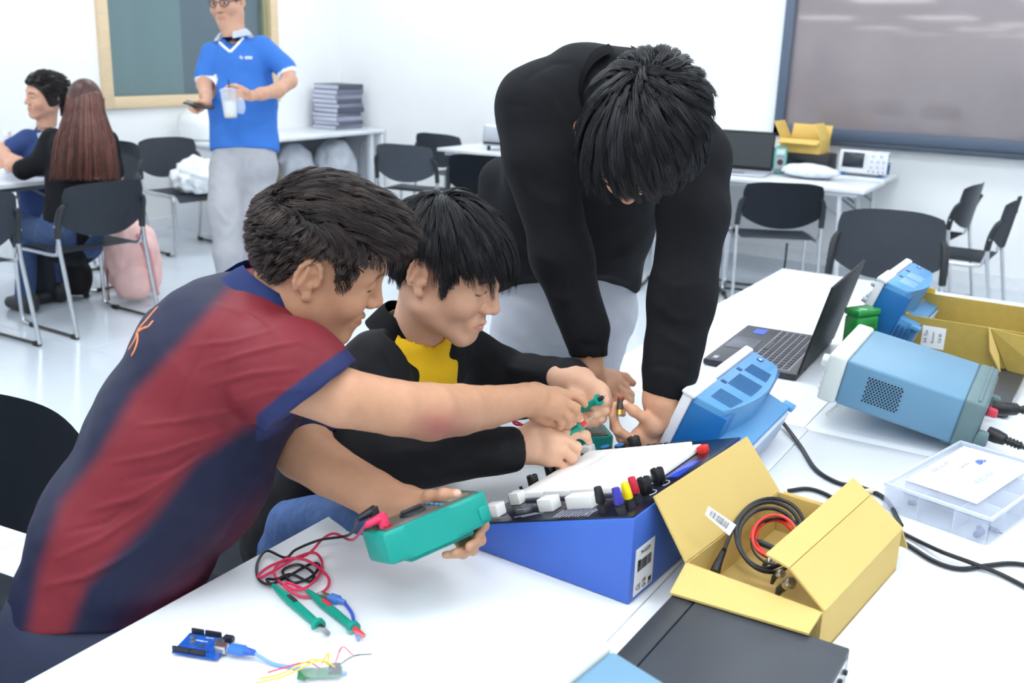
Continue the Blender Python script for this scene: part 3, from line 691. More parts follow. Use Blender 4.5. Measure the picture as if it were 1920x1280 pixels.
# plugs and cords behind the generator
PLUGR = mat('plug_red', (226, 74, 92), 0.4)
def cable(name, label, pts, r, m, seg=8, smooth=6, cat='cable', group=None):
    b = MB(); b.tube(pts, r, seg, smooth=smooth); o = b.build(name, m, None); tag(o, label, cat, group); return o
CORD = mat('cord_black', (28, 30, 34), 0.4)
def plug(label, a, c_, r=0.014, m=None):
    a, c_ = V(*a), V(*c_); t = thing('power_plug', label, 'plug', a)
    d = c_-a; b = MB(); b.tube([(0, 0, 0), d*0.25, d*0.5, d*0.55, d], [r, r, r*0.8, r*0.5, r*0.42], 12); b.build('plug_body', m or CORD, t)
    for k in (0.6, 0.7, 0.8, 0.9):
        b = MB(); b.tube([d*k, d*(k+0.04)], r*0.62, 10); b.build('rib', m or CORD, t)
    return t
plug('upper black plug in the rear of the pale blue generator', (-0.185, 2.47, 0.825), (-0.085, 2.475, 0.835), 0.017)
plug('lower black plug in the rear of the pale blue generator', (-0.178, 2.37, 0.795), (-0.105, 2.355, 0.785), 0.016)
cable('power_cable', 'black power cord leaving the upper generator plug', [(-0.09, 2.475, 0.834), (-0.02, 2.48, 0.83), (0.03, 2.50, 0.78), (0.04, 2.6, TZ+0.004)], 0.0042, CORD)
cable('power_cable', 'black power cord leaving the lower generator plug', [(-0.108, 2.355, 0.785), (-0.05, 2.335, 0.772), (0.02, 2.30, TZ+0.005), (0.045, 2.2, TZ+0.004)], 0.0042, CORD)
b = MB(); b.box((0, 0, 0), (0.022, 0.03, 0.02), 0.005); o = b.build('rocker_switch', PLUGR, gen); o.location = (0.343+0.016, 0.16, 0.05)

# ---- cartons
cf = thing('carton', 'open yellow-brown carton full of cables beside the blue trainer', 'box', (-0.4911, 1.3642, TZ), R(-6.48))
cL, cW, cH, th = 0.2227, 0.3502, 0.078, 0.004
b = MB(); b.box((cL/2, cW/2, th/2), (cL, cW, th)); b.build('bottom', CARD_IN, cf)
for (c_, d_) in (((th/2, cW/2, cH/2), (th, cW, cH)), ((cL-th/2, cW/2, cH/2), (th, cW, cH)), ((cL/2, th/2, cH/2), (cL-2*th, th, cH)), ((cL/2, cW-th/2, cH/2), (cL-2*th, th, cH))):
    b = MB(); b.box(c_, d_, 0.001, seg=1); b.build('side_panel', CARD, cf)
def cflap(p, crease=None):
    b = MB(); b.sheet(p, 0.0035); return b.build('flap', CARD, cf)
Ci = (Matrix.Translation((-0.4911, 1.3642, TZ)) @ Matrix.Rotation(R(-6.48), 4, 'Z')).inverted()
def cloc(p): return np.array(Ci @ Vector(p))
def hit(px, py, o, n):                       # where the sight line of a pixel meets a plane (carton frame)
    o, n = np.asarray(o, float), np.asarray(n, float)
    a = cloc(CAM); r = cloc(at(px, py, 2.0))-a
    return a+r*(((o-a)@n)/(r@n))
a0, a1 = V(0, 0, cH), V(0, cW, cH)             # left flap: up and outward
dl = nrm(V(-0.60, 0.0, 0.80)); nl = np.cross(a1-a0, dl)
cflap([a0, a1, hit(1398, 819, a0, nl), hit(1224, 931, a0, nl)])
c0, c1 = V(0.002, 0, cH), V(cL-0.002, 0, cH)   # near flap: outward and slightly down
dn = nrm(V(0, -0.95, -0.05)); nn = np.cross(c1-c0, dn)
cflap([c0, c1, hit(1516, 1187, c0, nn), hit(1256, 1110, c0, nn)])
d0, d1 = V(cL, 0.002, cH), V(cL, cW-0.002, cH) # right flap: folded in over the box, its edge turned up along a crease
d0b = d0+V(-0.055, 0, 0.030); 
n1 = np.cross(d1-d0, nrm(V(-0.86, 0, 0.50)))
e0, e1 = hit(1479, 1067, d0, n1), hit(1631, 930, d0, n1)
cflap([d0, d1, e1, e0])
n2 = np.cross(e1-e0, nrm(V(-0.80, 0, 0.12)))
cflap([e0, e1, hit(1599, 898, e0, n2), hit(1435, 1041, e0, n2)])
f0, f1 = V(0.01, cW, cH), V(cL-0.002, cW, cH)
cflap([f0, f1, f1+V(0.0, 0.06, -0.062), f0+V(0.02, 0.06, -0.062)])
TAPE = mat('brown_tape', (196, 160, 92), 0.35)
# far long carton on a flat black instrument
t = thing('black_instrument', 'flat black instrument lying under the long carton', 'instrument', (-0.325, 2.93, TZ))
b = MB(); b.box((0, 0, 0.018), (0.33, 0.60, 0.026), 0.003); b.build('case', mat('grey_black_metal', (64, 66, 72), 0.4, 0.2), t)
b = MB(); b.box((0.166, 0, 0.018), (0.004, 0.57, 0.022), 0.001); b.build('rear_panel', STEEL, t)
for sx in (-1, 1):
    for sy in (-1, 1):
        b = MB(); b.cyl((sx*0.13, sy*0.26, 0.006), (sx*0.13, sy*0.26, 0), 0.01, seg=10); b.build('foot', RUBBER, t)
OCH = mat('ochre_card', (176, 152, 76), 0.8, var=0.05, vscale=50)
lc = thing('carton', 'long open ochre carton with a white label, on the flat black instrument', 'box', (-0.325, 3.10, TZ+0.0315), R(-1))
lx, ly, lh = 0.31, 0.25, 0.108
b = MB(); b.box((0, 0, 0.002), (lx, ly, 0.004)); b.build('bottom', OCH, lc)
for (c_, d_) in (((-lx/2, 0, lh/2), (0.004, ly, lh)), ((lx/2, 0, lh/2), (0.004, ly, lh)), ((0, -ly/2, lh/2), (lx, 0.004, lh)), ((0, ly/2, lh/2+0.008), (lx+0.06, 0.004, lh+0.016))):
    b = MB(); b.box(c_, d_, 0.001, seg=1); b.build('side_panel', OCH, lc)
b = MB(); b.sheet([(-lx/2, -ly/2+0.01, lh), (-lx/2, ly/2-0.04, lh), (-lx/2-0.065, ly/2-0.10, lh+0.005), (-lx/2-0.045, -ly/2-0.02, lh-0.07)], 0.004); b.build('flap', CARD, lc)
b = MB(); b.sheet([(lx/2-0.09, -ly/2-0.002, lh), (lx/2-0.03, -ly/2-0.006, 0.0), (lx/2+0.09, -ly/2-0.045, 0.0), (lx/2+0.09, -ly/2-0.035, lh*0.92)], 0.004); b.build('flap', OCH, lc)
b = MB(); b.sheet([(lx/2-0.095, -ly/2-0.004, lh+0.002), (lx/2-0.080, -ly/2-0.03, 0.05), (lx/2-0.045, -ly/2-0.035, -0.005), (lx/2-0.06, -ly/2-0.008, 0.04)], 0.004); b.build('flap', CARD, lc)
LM = Matrix(((1, 0, 0, -0.075), (0, 0, -1, -ly/2-0.0025), (0, 1, 0, 0.055), (0, 0, 0, 1)))
o = printed('sticker', lc, LM, 0.062, 0.062, 9, bars=False); o['label'] = 'white printed label'
for i, (s_, sz) in enumerate((('6A 7pa', 0.013), ('Resistor', 0.010), ('C6 I0', 0.012))):
    text('print', s_, sz, INK, o, LM@Matrix.Translation((-0.020+0.019*i, 0.0, 0.0008))@Matrix.Rotation(R(90), 4, 'Z'))
b = MB(); b.box((0, 0, 0), (0.03, 0.002, 0.03), 0.0008); o = b.build('tape_piece', mat('yellow_tape', (238, 196, 60), 0.5), lc); o.location = (-lx/2+0.012, ly/2+0.004, lh+0.016)
# white sheet and black clip beyond the carton
b = MB(); b.box((0, 0, 0), (0.30, 0.21, 0.0012)); o = b.build('paper_sheet', LABEL_W, None); o.location = (-0.18, 3.62, TZ+0.0008); o.rotation_euler = (0, 0, 0.15); tag(o, 'white paper sheet on the table beyond the long carton', 'paper')
b = MB(); b.box((0, 0, 0.016), (0.026, 0.020, 0.032), 0.003); b.cyl((0, 0, 0.03), (0, 0, 0.036), 0.006); o = b.build('adapter', BLACK_PL, None); o.location = (-0.33, 3.72, TZ); tag(o, 'small black adapter near the far table edge', 'adapter')

# ---- black instrument case in front
bx = thing('black_case', 'matte black metal instrument case in front of the open cable carton', 'case', (-0.479, 1.0, TZ), R(-0.7))
BKM = mat('matte_black_metal', (58, 62, 70), 0.5, 0.1, var=0.10, vscale=14, bump=0.03, bscale=700)
b = MB(); b.box((0.0175, 0.145, 0.037), (0.035, 0.287, 0.062), 0.0025); b.build('front_shell', mat('matte_black_front', (46, 49, 56), 0.5, 0.1), bx)
b = MB(); b.box((0.036+0.111, 0.145, 0.037), (0.221, 0.289, 0.063), 0.0025); b.build('top_shell', BKM, bx)
b = MB(); b.box((0.2575, 0.145, 0.036), (0.003, 0.26, 0.052), 0.001); b.build('rear_panel', STEEL, bx)
for y in (0.10, 0.19, 0.24, 0.265):
    b = MB(); b.cyl((0.258, y, 0.045), (0.263, y, 0.045), 0.004, seg=10); b.build('screw', BLACK_PL, bx)
for sx in (0.03, 0.22):
    for sy in (0.04, 0.25):
        b = MB(); b.cyl((sx, sy, 0.007), (sx, sy, 0), 0.01, seg=10); b.build('foot', RUBBER, bx)

# ---- clear parts box with a printed card in the lid
CLEAR = mat('clear_plastic', (222, 232, 250), 0.18, spec=0.5, alpha=0.24, var=0.02)
CLEAR2 = mat('clear_plastic_rib', (226, 234, 250), 0.2, spec=0.5, alpha=0.62, var=0.02)
ob = thing('parts_organizer', 'clear plastic parts box with a white printed card in its lid', 'box', (-0.3077, 1.9271, TZ), R(-14.97))
oL, oW, oH = 0.205, 0.34, 0.0545
b = MB(); b.box((oL/2, oW/2, 0.0015), (oL-0.008, oW-0.008, 0.003), 0.001); b.build('bottom', CLEAR, ob)
for (c_, d_) in (((0.002, oW/2, oH/2-0.004), (0.003, oW-0.01, oH-0.010)), ((oL-0.002, oW/2, oH/2-0.004), (0.003, oW-0.01, oH-0.010)), ((oL/2, 0.002, oH/2-0.004), (oL-0.01, 0.003, oH-0.010)), ((oL/2, oW-0.002, oH/2-0.004), (oL-0.01, 0.003, oH-0.010))):
    b = MB(); b.box(c_, d_, 0.001); b.build('side_wall', CLEAR, ob)
for x in (0.068, 0.137):
    b = MB(); b.box((x, oW/2, oH/2-0.004), (0.002, oW-0.01, oH-0.014)); b.build('divider', CLEAR2, ob)
for y in (0.085, 0.17, 0.255):
    b = MB(); b.box((oL/2, y, oH/2-0.004), (oL-0.01, 0.002, oH-0.014)); b.build('divider', CLEAR2, ob)
b = MB(); b.box((oL/2, oW/2, oH-0.003), (oL, oW, 0.005), 0.002); b.build('lid', CLEAR, ob)
for (c_, d_) in (((oL/2, 0.002, oH-0.003), (oL, 0.006, 0.008)), ((oL/2, oW-0.002, oH-0.003), (oL, 0.006, 0.008)), ((0.002, oW/2, oH-0.003), (0.006, oW, 0.008)), ((oL-0.002, oW/2, oH-0.003), (0.006, oW, 0.008))):
    b = MB(); b.box(c_, d_, 0.002); b.build('lid_rim', CLEAR2, ob)
b = MB(); b.box((oL+0.003, oW*0.55, oH-0.010), (0.006, 0.05, 0.020), 0.002); b.build('latch', CLEAR2, ob)
KM = Matrix.Translation((oL/2-0.012, oW/2+0.006, oH+0.0002)) @ Matrix.Rotation(R(-90), 4, 'Z') @ Matrix.Rotation(R(180), 4, 'Z')
b = MB(); b.box((0, 0, 0.0004), (oW-0.07, oL-0.065, 0.0006), M=KM); card = b.build('label_card', mat('bright_paper', (250, 251, 253), 0.5, var=0.0), ob); card['label'] = 'white printed card'
INKB = mat('blue_ink', (70, 104, 216), 0.5); INKG = mat('grey_ink', (70, 74, 104), 0.5)
text('print', 'GSSC-2231KIT', 0.0125, INKG, card, KM@Matrix.Translation((-0.015, 0.052, 0.0008)))
text('print', 'Electro', 0.013, INKG, card, KM@Matrix.Translation((0.03, 0.024, 0.0008)))
text('print', 'Kitbuilder', 0.020, mat('teal_ink', (100, 156, 196), 0.5), card, KM@Matrix.Translation((0.0, -0.028, 0.0008)))
b = MB()
for k in range(7):
    a = R(20+k*24); b.prism([(0.004, -0.0008), (0.018, -0.003), (0.018, 0.003), (0.004, 0.0008)], 0.0006, 0.001, M=KM@Matrix.Translation((0.075, 0.002, 0))@Matrix.Rotation(a, 4, 'Z'))
b.build('logo', INKB, card)
PARTB = mat('component_blue', (54, 60, 120), 0.5)
for i, (x, y, s_) in enumerate(((0.18, 0.03, 0.012), (0.17, 0.045, 0.010), (0.185, 0.06, 0.009), (0.03, 0.05, 0.008))):
    b = MB(); b.cyl((0, 0, 0), (0, 0, s_*1.6), s_*0.6, seg=10)
    for k in (-1, 1): b.cyl((k*s_*0.2, 0, s_*1.6), (k*s_*0.2, 0, s_*2.6), 0.0005, seg=5)
    o = b.build('capacitor', PARTB, None); o.matrix_world = Matrix.Translation((-0.3077, 1.9271, TZ+0.003)) @ Matrix.Rotation(R(-14.97), 4, 'Z') @ Matrix.Translation((x, y, s_*0.6)) @ Matrix.Rotation(R(90), 4, 'X') @ Matrix.Rotation(0.7*i, 4, 'Y')
    tag(o, 'small dark blue capacitor lying inside the clear parts box', 'capacitor', 'capacitors inside the clear parts box')
# clear bag of parts on the far table (seen as a pale lump)
o = blob('plastic_bag', mat('clear_bag', (226, 232, 242), 0.25, var=0.12, vscale=30, bump=0.4, bscale=30), None, (-1.93, 7.18, 0.80), (0.19, 0.11, 0.05), 21, 0.25); tag(o, 'clear plastic bag of parts lying flat on the far table', 'bag')

# ---- laptop
laptop('open black laptop seen from the side with its lid leaning back', (-0.812, 2.815, TZ+0.001), -87.5, 0.43, 0.262, 104, sticker=True)

# ---- green translucent case
GRN = mat('green_clear_plastic', (26, 150, 62), 0.15, spec=0.6, alpha=0.85, var=0.15, vscale=40)
t = thing('green_case', 'translucent green plastic case between the laptop lid and the far oscilloscope', 'case', (-0.575, 2.845, TZ), R(60)); t.scale = (1, 1, 1.38)
b = MB(); b.box((0, 0, 0.055), (0.085, 0.050, 0.11), 0.008, seg=3); b.build('body', GRN, t)
b = MB(); b.box((0, 0, 0.117), (0.089, 0.054, 0.014), 0.005, seg=3); b.build('lid', GRN, t)
b = MB(); b.box((0, -0.026, 0.055), (0.05, 0.003, 0.08), 0.001)
for k in range(5): b.box((0, -0.0275, 0.024+k*0.015), (0.06, 0.003, 0.004), 0.001)
b.build('rib', mat('green_dark', (12, 110, 44), 0.3), t)

# ---- multimeters
TEAL = mat('meter_teal', (10, 150, 138), 0.42, var=0.03); FACE = mat('meter_face', (92, 86, 82), 0.3, var=0.1); LCD = mat('meter_lcd', (118, 122, 112), 0.15)
def multimeter(label, M, W_=0.092, L=0.190, T=0.046, face=None, plugs=True, lcd=None):
    t = thing('multimeter', label, 'multimeter'); t.matrix_world = M
    b = MB()
    pl = [(-W_/2+0.006, -L/2), (W_/2-0.006, -L/2), (W_/2-0.002, -L*0.30), (W_/2, L*0.10), (W_/2, L*0.36), (W_/2-0.010, L/2), (-W_/2+0.010, L/2), (-W_/2, L*0.36), (-W_/2, L*0.10), (-W_/2+0.002, -L*0.30)]
    b.prism(pl, -T/2, T/2, bev=0.007); b.box((0, 0, -T/2-0.004), (W_*0.66, L*0.62, 0.012), 0.004); b.build('holster', TEAL, t)
    for s_ in (-1, 1): b = MB(); b.box((s_*(W_/2-0.004), L*0.40, -0.006), (0.012, 0.018, 0.024), 0.004); b.build('probe_clip', TEAL, t)
    b = MB(); b.box((0, -0.002, T/2+0.0005), (W_-0.018, L-0.022, 0.003), 0.003); b.build('face', face or FACE, t)
    b = MB(); b.box((0, L*0.27, T/2+0.0025), (W_*0.62, L*0.20, 0.0015), 0.0005); b.build('display', lcd or LCD, t)
    b = MB(); b.lathe([(0.021, 0.002), (0.020, 0.006), (0.0, 0.006)], 24, M=Matrix.Translation((0, -L*0.10, T/2))); b.box((0, -L*0.10, T/2+0.0085), (0.007, 0.036, 0.006), 0.002); b.build('dial', BLACK_PL, t)
    for k in range(4):
        b = MB(); b.box((-0.024+0.016*k, L*0.10, T/2+0.003), (0.010, 0.006, 0.003), 0.001); b.build('button', mat('meter_button', (60, 130, 170), 0.4), t)
    for k in range(3):
        b = MB(); b.lathe([(0.007, 0.001), (0.007, 0.003), (0.004, 0.003), (0.004, 0.0018), (0, 0.0018)], 14, M=Matrix.Translation((-0.022+0.022*k, -L*0.39, T/2+0.001))); b.build('jack', mat('jack_%d' % (k == 2), (150, 30, 40) if k == 2 else (20, 20, 22), 0.4), t)
    return t
RED = mat('lead_red', (222, 50, 92), 0.4); BLK = mat('lead_black', (30, 30, 38), 0.4); TEAL2 = mat('probe_teal', (12, 150, 130), 0.4)
# the one held over the table by the student in the red and navy shirt
m1c = at(803, 985, 1.555); m1y = nrm(at(903, 945, 1.60)-at(706, 1030, 1.50))
m1z = nrm(UP*0.95+RT*(-0.30)-FW*0.07); m1z = nrm(m1z-m1y*(m1z@m1y)); m1x = np.cross(m1y, m1z)
M1 = fr(m1x, m1y, m1z, m1c)
multimeter('teal multimeter held over the table by the student in the red and navy shirt', M1, L=0.185, T=0.050)
M2y = nrm(on_z(1146, 808, 0.78)-on_z(1000, 815, 0.78)); M2y[2] = 0; M2y = nrm(M2y)
M2 = fr(np.cross(M2y, (0, 0, 1)), M2y, (0, 0, 1), tuple(on_z(1142, 812, 0.79)-M2y*0.095-V(0, 0, 0.011)))
multimeter('teal multimeter lying on the table under the hands', M2, T=0.042)
multimeter('teal multimeter standing upright on the far table by the blue box', Matrix.Translation((-2.17, 7.26, 0.851)) @ Matrix.Rotation(R(20), 4, 'Z') @ Matrix.Rotation(R(76), 4, 'X'), T=0.04, face=mat('meter_face_grey', (150, 156, 160), 0.4), lcd=mat('meter_lcd_pale', (186, 214, 204), 0.3))

# leads of the held meter: red and black, coiled on the table, ending in two teal probes
def mp(x, y, z): return np.array(M1 @ Vector((x, y, z)))
for nm, xx, c, hgt in (('red', 0.012, RED, 0.020), ('black', -0.012, BLK, 0.030)):
    t = thing('lead_plug', '%s right-angle plug in the held multimeter' % nm, 'plug'); t.matrix_world = M1
    b = MB(); b.cyl((xx, -0.073, 0.024), (xx, -0.073, 0.026+hgt), 0.0085, 0.008, 14); b.tube([(xx, -0.070, 0.022+hgt), (xx, -0.100, 0.024+hgt*0.8)], [0.0075, 0.005], 10); b.build('plug_body', c, t)
def lead(label, px, m, r=0.0021, z0=0.0):
    pts = [np.array(on_z(x, y, TZ+r+h)) if h < 0.2 else at(x, y, h) for (x, y, h) in px]
    return cable('test_lead', label, pts, r, m, 7, 6, 'cable')
e1 = mp(0.012, -0.100, 0.040); e2 = mp(-0.012, -0.100, 0.050)
def lead3(label, start, px, m, r=0.0022):
    pts = [start]+[on_z(x, y, TZ+r+h) for (x, y, h) in px]
    return cable('test_lead', label, pts, r, m, 7, 6)
lead3('red test lead coiled on the table in front of the held meter', e1, [(660, 1012, 0.03), (628, 1000, 0.02), (605, 1010, 0.012), (575, 1040, 0.006), (520, 1055, 0.004), (490, 1072, 0.003), (487, 1083, 0.003), (530, 1060, 0.009), (560, 1043, 0.010), (590, 1036, 0.006), (604, 1055, 0.003), (595, 1082, 0.003), (565, 1105, 0.008), (530, 1095, 0.008), (514, 1070, 0.006), (535, 1048, 0.012), (575, 1050, 0.010), (610, 1075, 0.004), (617, 1095, 0.002), (600, 1112, 0.002), (565, 1118, 0.003), (535, 1100, 0.010), (540, 1092, 0.012), (560, 1100, 0.008), (578, 1106, 0.006)], RED, 0.0024)
lead3('black test lead coiled on the table in front of the held meter', e2, [(655, 1002, 0.035), (600, 1012, 0.02), (555, 1030, 0.010), (535, 1045, 0.004), (500, 1032, 0.002), (483, 1055, 0.002), (484, 1083, 0.002), (505, 1095, 0.006), (540, 1080, 0.002), (580, 1058, 0.002), (598, 1058, 0.002), (585, 1080, 0.003), (550, 1092, 0.003), (530, 1070, 0.002), (560, 1058, 0.006), (588, 1075, 0.006), (580, 1090, 0.002), (545, 1076, 0.008), (520, 1085, 0.009), (500, 1086, 0.004), (512, 1098, 0.005)], BLK, 0.0024)
def probe(label, a, c_, tipm, r=0.0075, needle=None, mark=None):
    """teal test probe from cable end a to tip c_"""
    a, c_ = np.asarray(a, float), np.asarray(c_, float); L = np.linalg.norm(c_-a)
    t = thing('test_probe', label, 'probe'); t.matrix_world = look_frame(a, c_-a)
    b = MB(); b.tube([(0, 0, 0), (0, L*0.05, 0), (0, L*0.30, 0), (0, L*0.70, 0), (0, L*0.80, 0)], [r*0.45, r*0.55, r, r*0.85, r*0.8], 12); b.cyl((0, L*0.80, 0), (0, L*0.84, 0), r*1.45, r*1.35, 14); b.build('grip', TEAL2, t)
    b = MB(); b.cyl((0, L*0.84, 0), (0, L*0.98, 0), r*0.62, r*0.5, 12); b.build('collar', tipm, t)
    if needle: b = MB(); b.cyl((0, L*0.97, 0), (0, L+needle, 0), 0.0011, 0.0006, 8); b.build('needle', STEEL, t)
    if mark: b = MB(); b.box((0, L*0.36, r*0.85), (r*0.9, L*0.14, r*0.5), 0.0008); b.build('inlay', mark, t)
    return t
probe('teal probe with a black tip lying beside the coiled leads', on_z(512, 1097, TZ+0.007), on_z(618, 1190, TZ+0.007), BLACK_PL, mark=BLACK_PL)
probe('teal probe with a red inlay lying beside the blue usb plug', on_z(575, 1106, TZ+0.007), on_z(684, 1194, TZ+0.007), mat('probe_red', (214, 60, 70), 0.4), mark=mat('probe_red', (214, 60, 70), 0.4))

# ---- microcontroller board
PCB = mat('pcb_blue', (26, 84, 178), 0.35, var=0.18, vscale=120); TIN = mat('tin', (196, 196, 190), 0.3, 0.9)
ax_ = nrm(on_z(410, 1240, TZ)-on_z(318, 1225, TZ)); ay_ = nrm(np.cross((0, 0, 1), ax_))
ar = thing('microcontroller_board', 'small blue microcontroller board near the table edge', 'circuit board'); ar.matrix_world = fr(ax_, ay_, (0, 0, 1), tuple(on_z(322, 1224, TZ+0.004)))
b = MB(); b.prism([(0, 0), (0.0686, 0), (0.0686, 0.0533), (0.004, 0.0533), (0, 0.050)], 0, 0.0016); b.build('board', PCB, ar)
def abox(name, c_, d_, m, bev=0.0004):
    b = MB(); b.box(c_, d_, bev); return b.build(name, m, ar)
HDR = mat('header_black', (30, 32, 44), 0.5)
abox('pin_header', (0.013, 0.0028, 0.0058), (0.026, 0.0028, 0.0088), HDR); abox('pin_header', (0.0385, 0.0028, 0.0058), (0.022, 0.0028, 0.0088), HDR)
abox('pin_header', (0.013, 0.0505, 0.0058), (0.019, 0.0028, 0.0088), HDR); abox('pin_header', (0.0375, 0.0505, 0.0058), (0.025, 0.0028, 0.0088), HDR)
abox('usb_socket', (0.0665, 0.0195, 0.0072), (0.016, 0.012, 0.011), TIN); abox('usb_top_face', (0.0665, 0.0195, 0.0131), (0.015, 0.0115, 0.0008), mat('usb_brown', (96, 70, 68), 0.4))  # thin brown plate on top of the metal usb socket
b = MB(); b.box((0.064, 0.0445, 0.006), (0.013, 0.009, 0.009), 0.001); b.cyl((0.058, 0.0445, 0.0062), (0.072, 0.0445, 0.0062), 0.0045, seg=14); b.build('power_jack', HDR, ar)
abox('chip', (0.034, 0.024, 0.0024), (0.007, 0.007, 0.0014), mat('chip_grey', (70, 76, 96), 0.35)); abox('chip', (0.046, 0.014, 0.0024), (0.005, 0.005, 0.0014), mat('chip_grey', (70, 76, 96), 0.35))
for k in range(3):
    b = MB(); b.cyl((0.052+0.0055*(k % 2), 0.040-0.008*(k//2), 0.0016), (0.052+0.0055*(k % 2), 0.040-0.008*(k//2), 0.0068), 0.0031, seg=14); b.build('capacitor', TIN, ar)
abox('reset_button', (0.010, 0.0400, 0.003), (0.006, 0.006, 0.003), TIN)
abox('pin_header', (0.018, 0.027, 0.0045), (0.006, 0.008, 0.006), TIN)
b = MB(); rs = random.Random(2)
for k in range(34):
    x, y = rs.uniform(0.006, 0.064), rs.uniform(0.008, 0.047); b.box((x, y, 0.0020), (rs.choice((0.001, 0.002)), rs.choice((0.001, 0.002)), 0.0009))
b.build('small_components', TIN, ar, kind='stuff')
AF = Matrix.Translation((0.030, 0.010, 0.0017)); text('print', 'UNO', 0.0060, LABEL_W, ar, AF@Matrix.Rotation(R(180), 4, 'Z'))
text('print', 'DIGITAL', 0.0034, LABEL_W, ar, Matrix.Translation((0.034, 0.0455, 0.0017))@Matrix.Rotation(R(180), 4, 'Z')); text('print', 'ATMEGA', 0.0046, LABEL_W, ar, Matrix.Translation((0.027, 0.036, 0.0017))@Matrix.Rotation(R(180), 4, 'Z'))
# usb cable: B plug in the board, a loose A plug by the probes
UB = mat('usb_blue', (64, 122, 216), 0.3, alpha=0.93)
def arw(x, y, z): return np.array(ar.matrix_world @ Vector((x, y, z)))
t = thing('usb_cable_plug', 'blue square usb plug pushed into the microcontroller board', 'plug'); t.matrix_world = ar.matrix_world.copy()
b = MB(); b.box((0.0905, 0.0195, 0.0085), (0.026, 0.014, 0.012), 0.003); b.tube([(0.103, 0.0195, 0.0085), (0.118, 0.0195, 0.007)], [0.006, 0.0035], 10); b.build('plug_shell', UB, t)
for k in range(4): b = MB(); b.tube([(0.104+0.0035*k, 0.0195, 0.0083), (0.106+0.0035*k, 0.0195, 0.0081)], 0.0060-0.0006*k, 10); b.build('rib', mat('usb_blue_dark', (40, 88, 190), 0.35), t)
cable('usb_cable', 'pale blue usb cable running from the board into the clear bag', [arw(0.116, 0.0195, 0.007), on_z(510, 1243, TZ+0.004), on_z(545, 1250, TZ+0.003), on_z(600, 1256, TZ+0.003), on_z(650, 1262, TZ+0.003)], 0.0026, mat('usb_cord', (120, 166, 236), 0.35))
cable('usb_cable', 'blue usb cable running back under the clear bag from the loose plug', [on_z(645, 1128, TZ+0.005), on_z(660, 1150, TZ+0.004), on_z(664, 1170, TZ+0.003), on_z(672, 1200, TZ+0.003)], 0.0026, mat('usb_cord_deep', (62, 96, 206), 0.35))
ua, uc = on_z(598, 1113, TZ+0.006), on_z(645, 1128, TZ+0.006)
t = thing('usb_cable_plug', 'loose blue flat usb plug with a metal end beside the teal probes', 'plug'); t.matrix_world = look_frame(ua, uc-ua)
LU = np.linalg.norm(uc-ua)
b = MB(); b.box((0, LU*0.22, 0), (0.012, LU*0.44, 0.0048), 0.0006); b.build('metal_end', TIN, t)
b = MB(); b.box((0, LU*0.60, 0), (0.016, LU*0.40, 0.009), 0.002); b.tube([(0, LU*0.78, 0), (0, LU*1.05, 0)], [0.005, 0.003], 10); b.build('plug_shell', mat('usb_blue2', (84, 132, 214), 0.35), t)

# ---- clear bag with a small wired board, lower edge
wb = thing('wired_board', 'small green board with yellow and red jumper wires inside the clear bag', 'circuit board', on_z(600, 1262, TZ+0.006), R(40))
b = MB(); b.box((0, 0, 0.001), (0.06, 0.022, 0.0016)); b.build('board', mat('pcb_green', (60, 130, 90), 0.4, var=0.2, vscale=150), wb)
b = MB(); b.box((0.02, 0, 0.006), (0.016, 0.014, 0.010), 0.001); b.build('terminal', HDR, wb)
YW = mat('wire_yellow', (244, 206, 40), 0.4)
for k, (pts, m) in enumerate((([(0.02, 0.004, 0.008), (-0.01, 0.006, 0.018), (-0.05, -0.004, 0.006), (-0.08, -0.01, 0.004)], YW), ([(0.024, -0.004, 0.008), (0.0, 0.0, 0.02), (-0.045, -0.012, 0.008), (-0.085, -0.02, 0.004)], YW), ([(0.01, 0.0, 0.012), (0.012, 0.002, 0.03), (0.002, 0.004, 0.012)], YW),
        ([(0.0, 0.0, 0.008), (-0.02, 0.010, 0.012), (-0.07, 0.002, 0.005)], RED), ([(0.02, 0.006, 0.008), (0.03, 0.03, 0.02), (0.045, 0.02, 0.012)], RED), ([(0.022, 0.0, 0.008), (0.045, 0.012, 0.016), (0.07, 0.024, 0.010)], BLK))):
    b = MB(); b.tube(pts, 0.0011, 6, smooth=5); b.build('jumper_wire', m, wb)
FILM = mat('clear_film', (240, 246, 252), 0.12, spec=0.6, alpha=0.20, var=0.0, bump=0.6, bscale=18)
def film(label, corners, seed, hump=0.012, nu=28, nv=22, name='plastic_bag'):
    rs = np.random.RandomState(seed); K = rs.normal(size=(8, 2))*rs.uniform(4, 14, (8, 1)); ph = rs.uniform(0, 6.28, 8)
    A, B_, C_, D_ = [np.asarray(c, float) for c in corners]
    def fn(u, v):
        p = A*(1-u)*(1-v)+B_*u*(1-v)+C_*u*v+D_*(1-u)*v; cc_ = (A+B_+C_+D_)/4; p = cc_+(p-cc_)*(1-0.28*abs(2*u-1)**1.5*abs(2*v-1)**1.5+0.05*math.sin(11*u+5*v+ph[2]))
        n = sum(abs(math.sin(K[k]@np.array([u, v])+ph[k]))/(1+0.4*k) for k in range(8))/3.0
        e = min(1, 6*min(u, 1-u, v, 1-v)); d2 = rs.uniform(-1, 1, 2)*0.0006
        return (p[0]+0.008*math.sin(9*v+ph[0])*(1-e*0.5)+d2[0], p[1]+0.008*math.sin(8*u+ph[1])*(1-e*0.5)+d2[1], TZ+0.0012+e*hump*n+0.004*n)
    b = MB(); b.grid(fn, nu, nv); o = b.build(name, FILM, None, ang=80); return tag(o, label, 'bag')
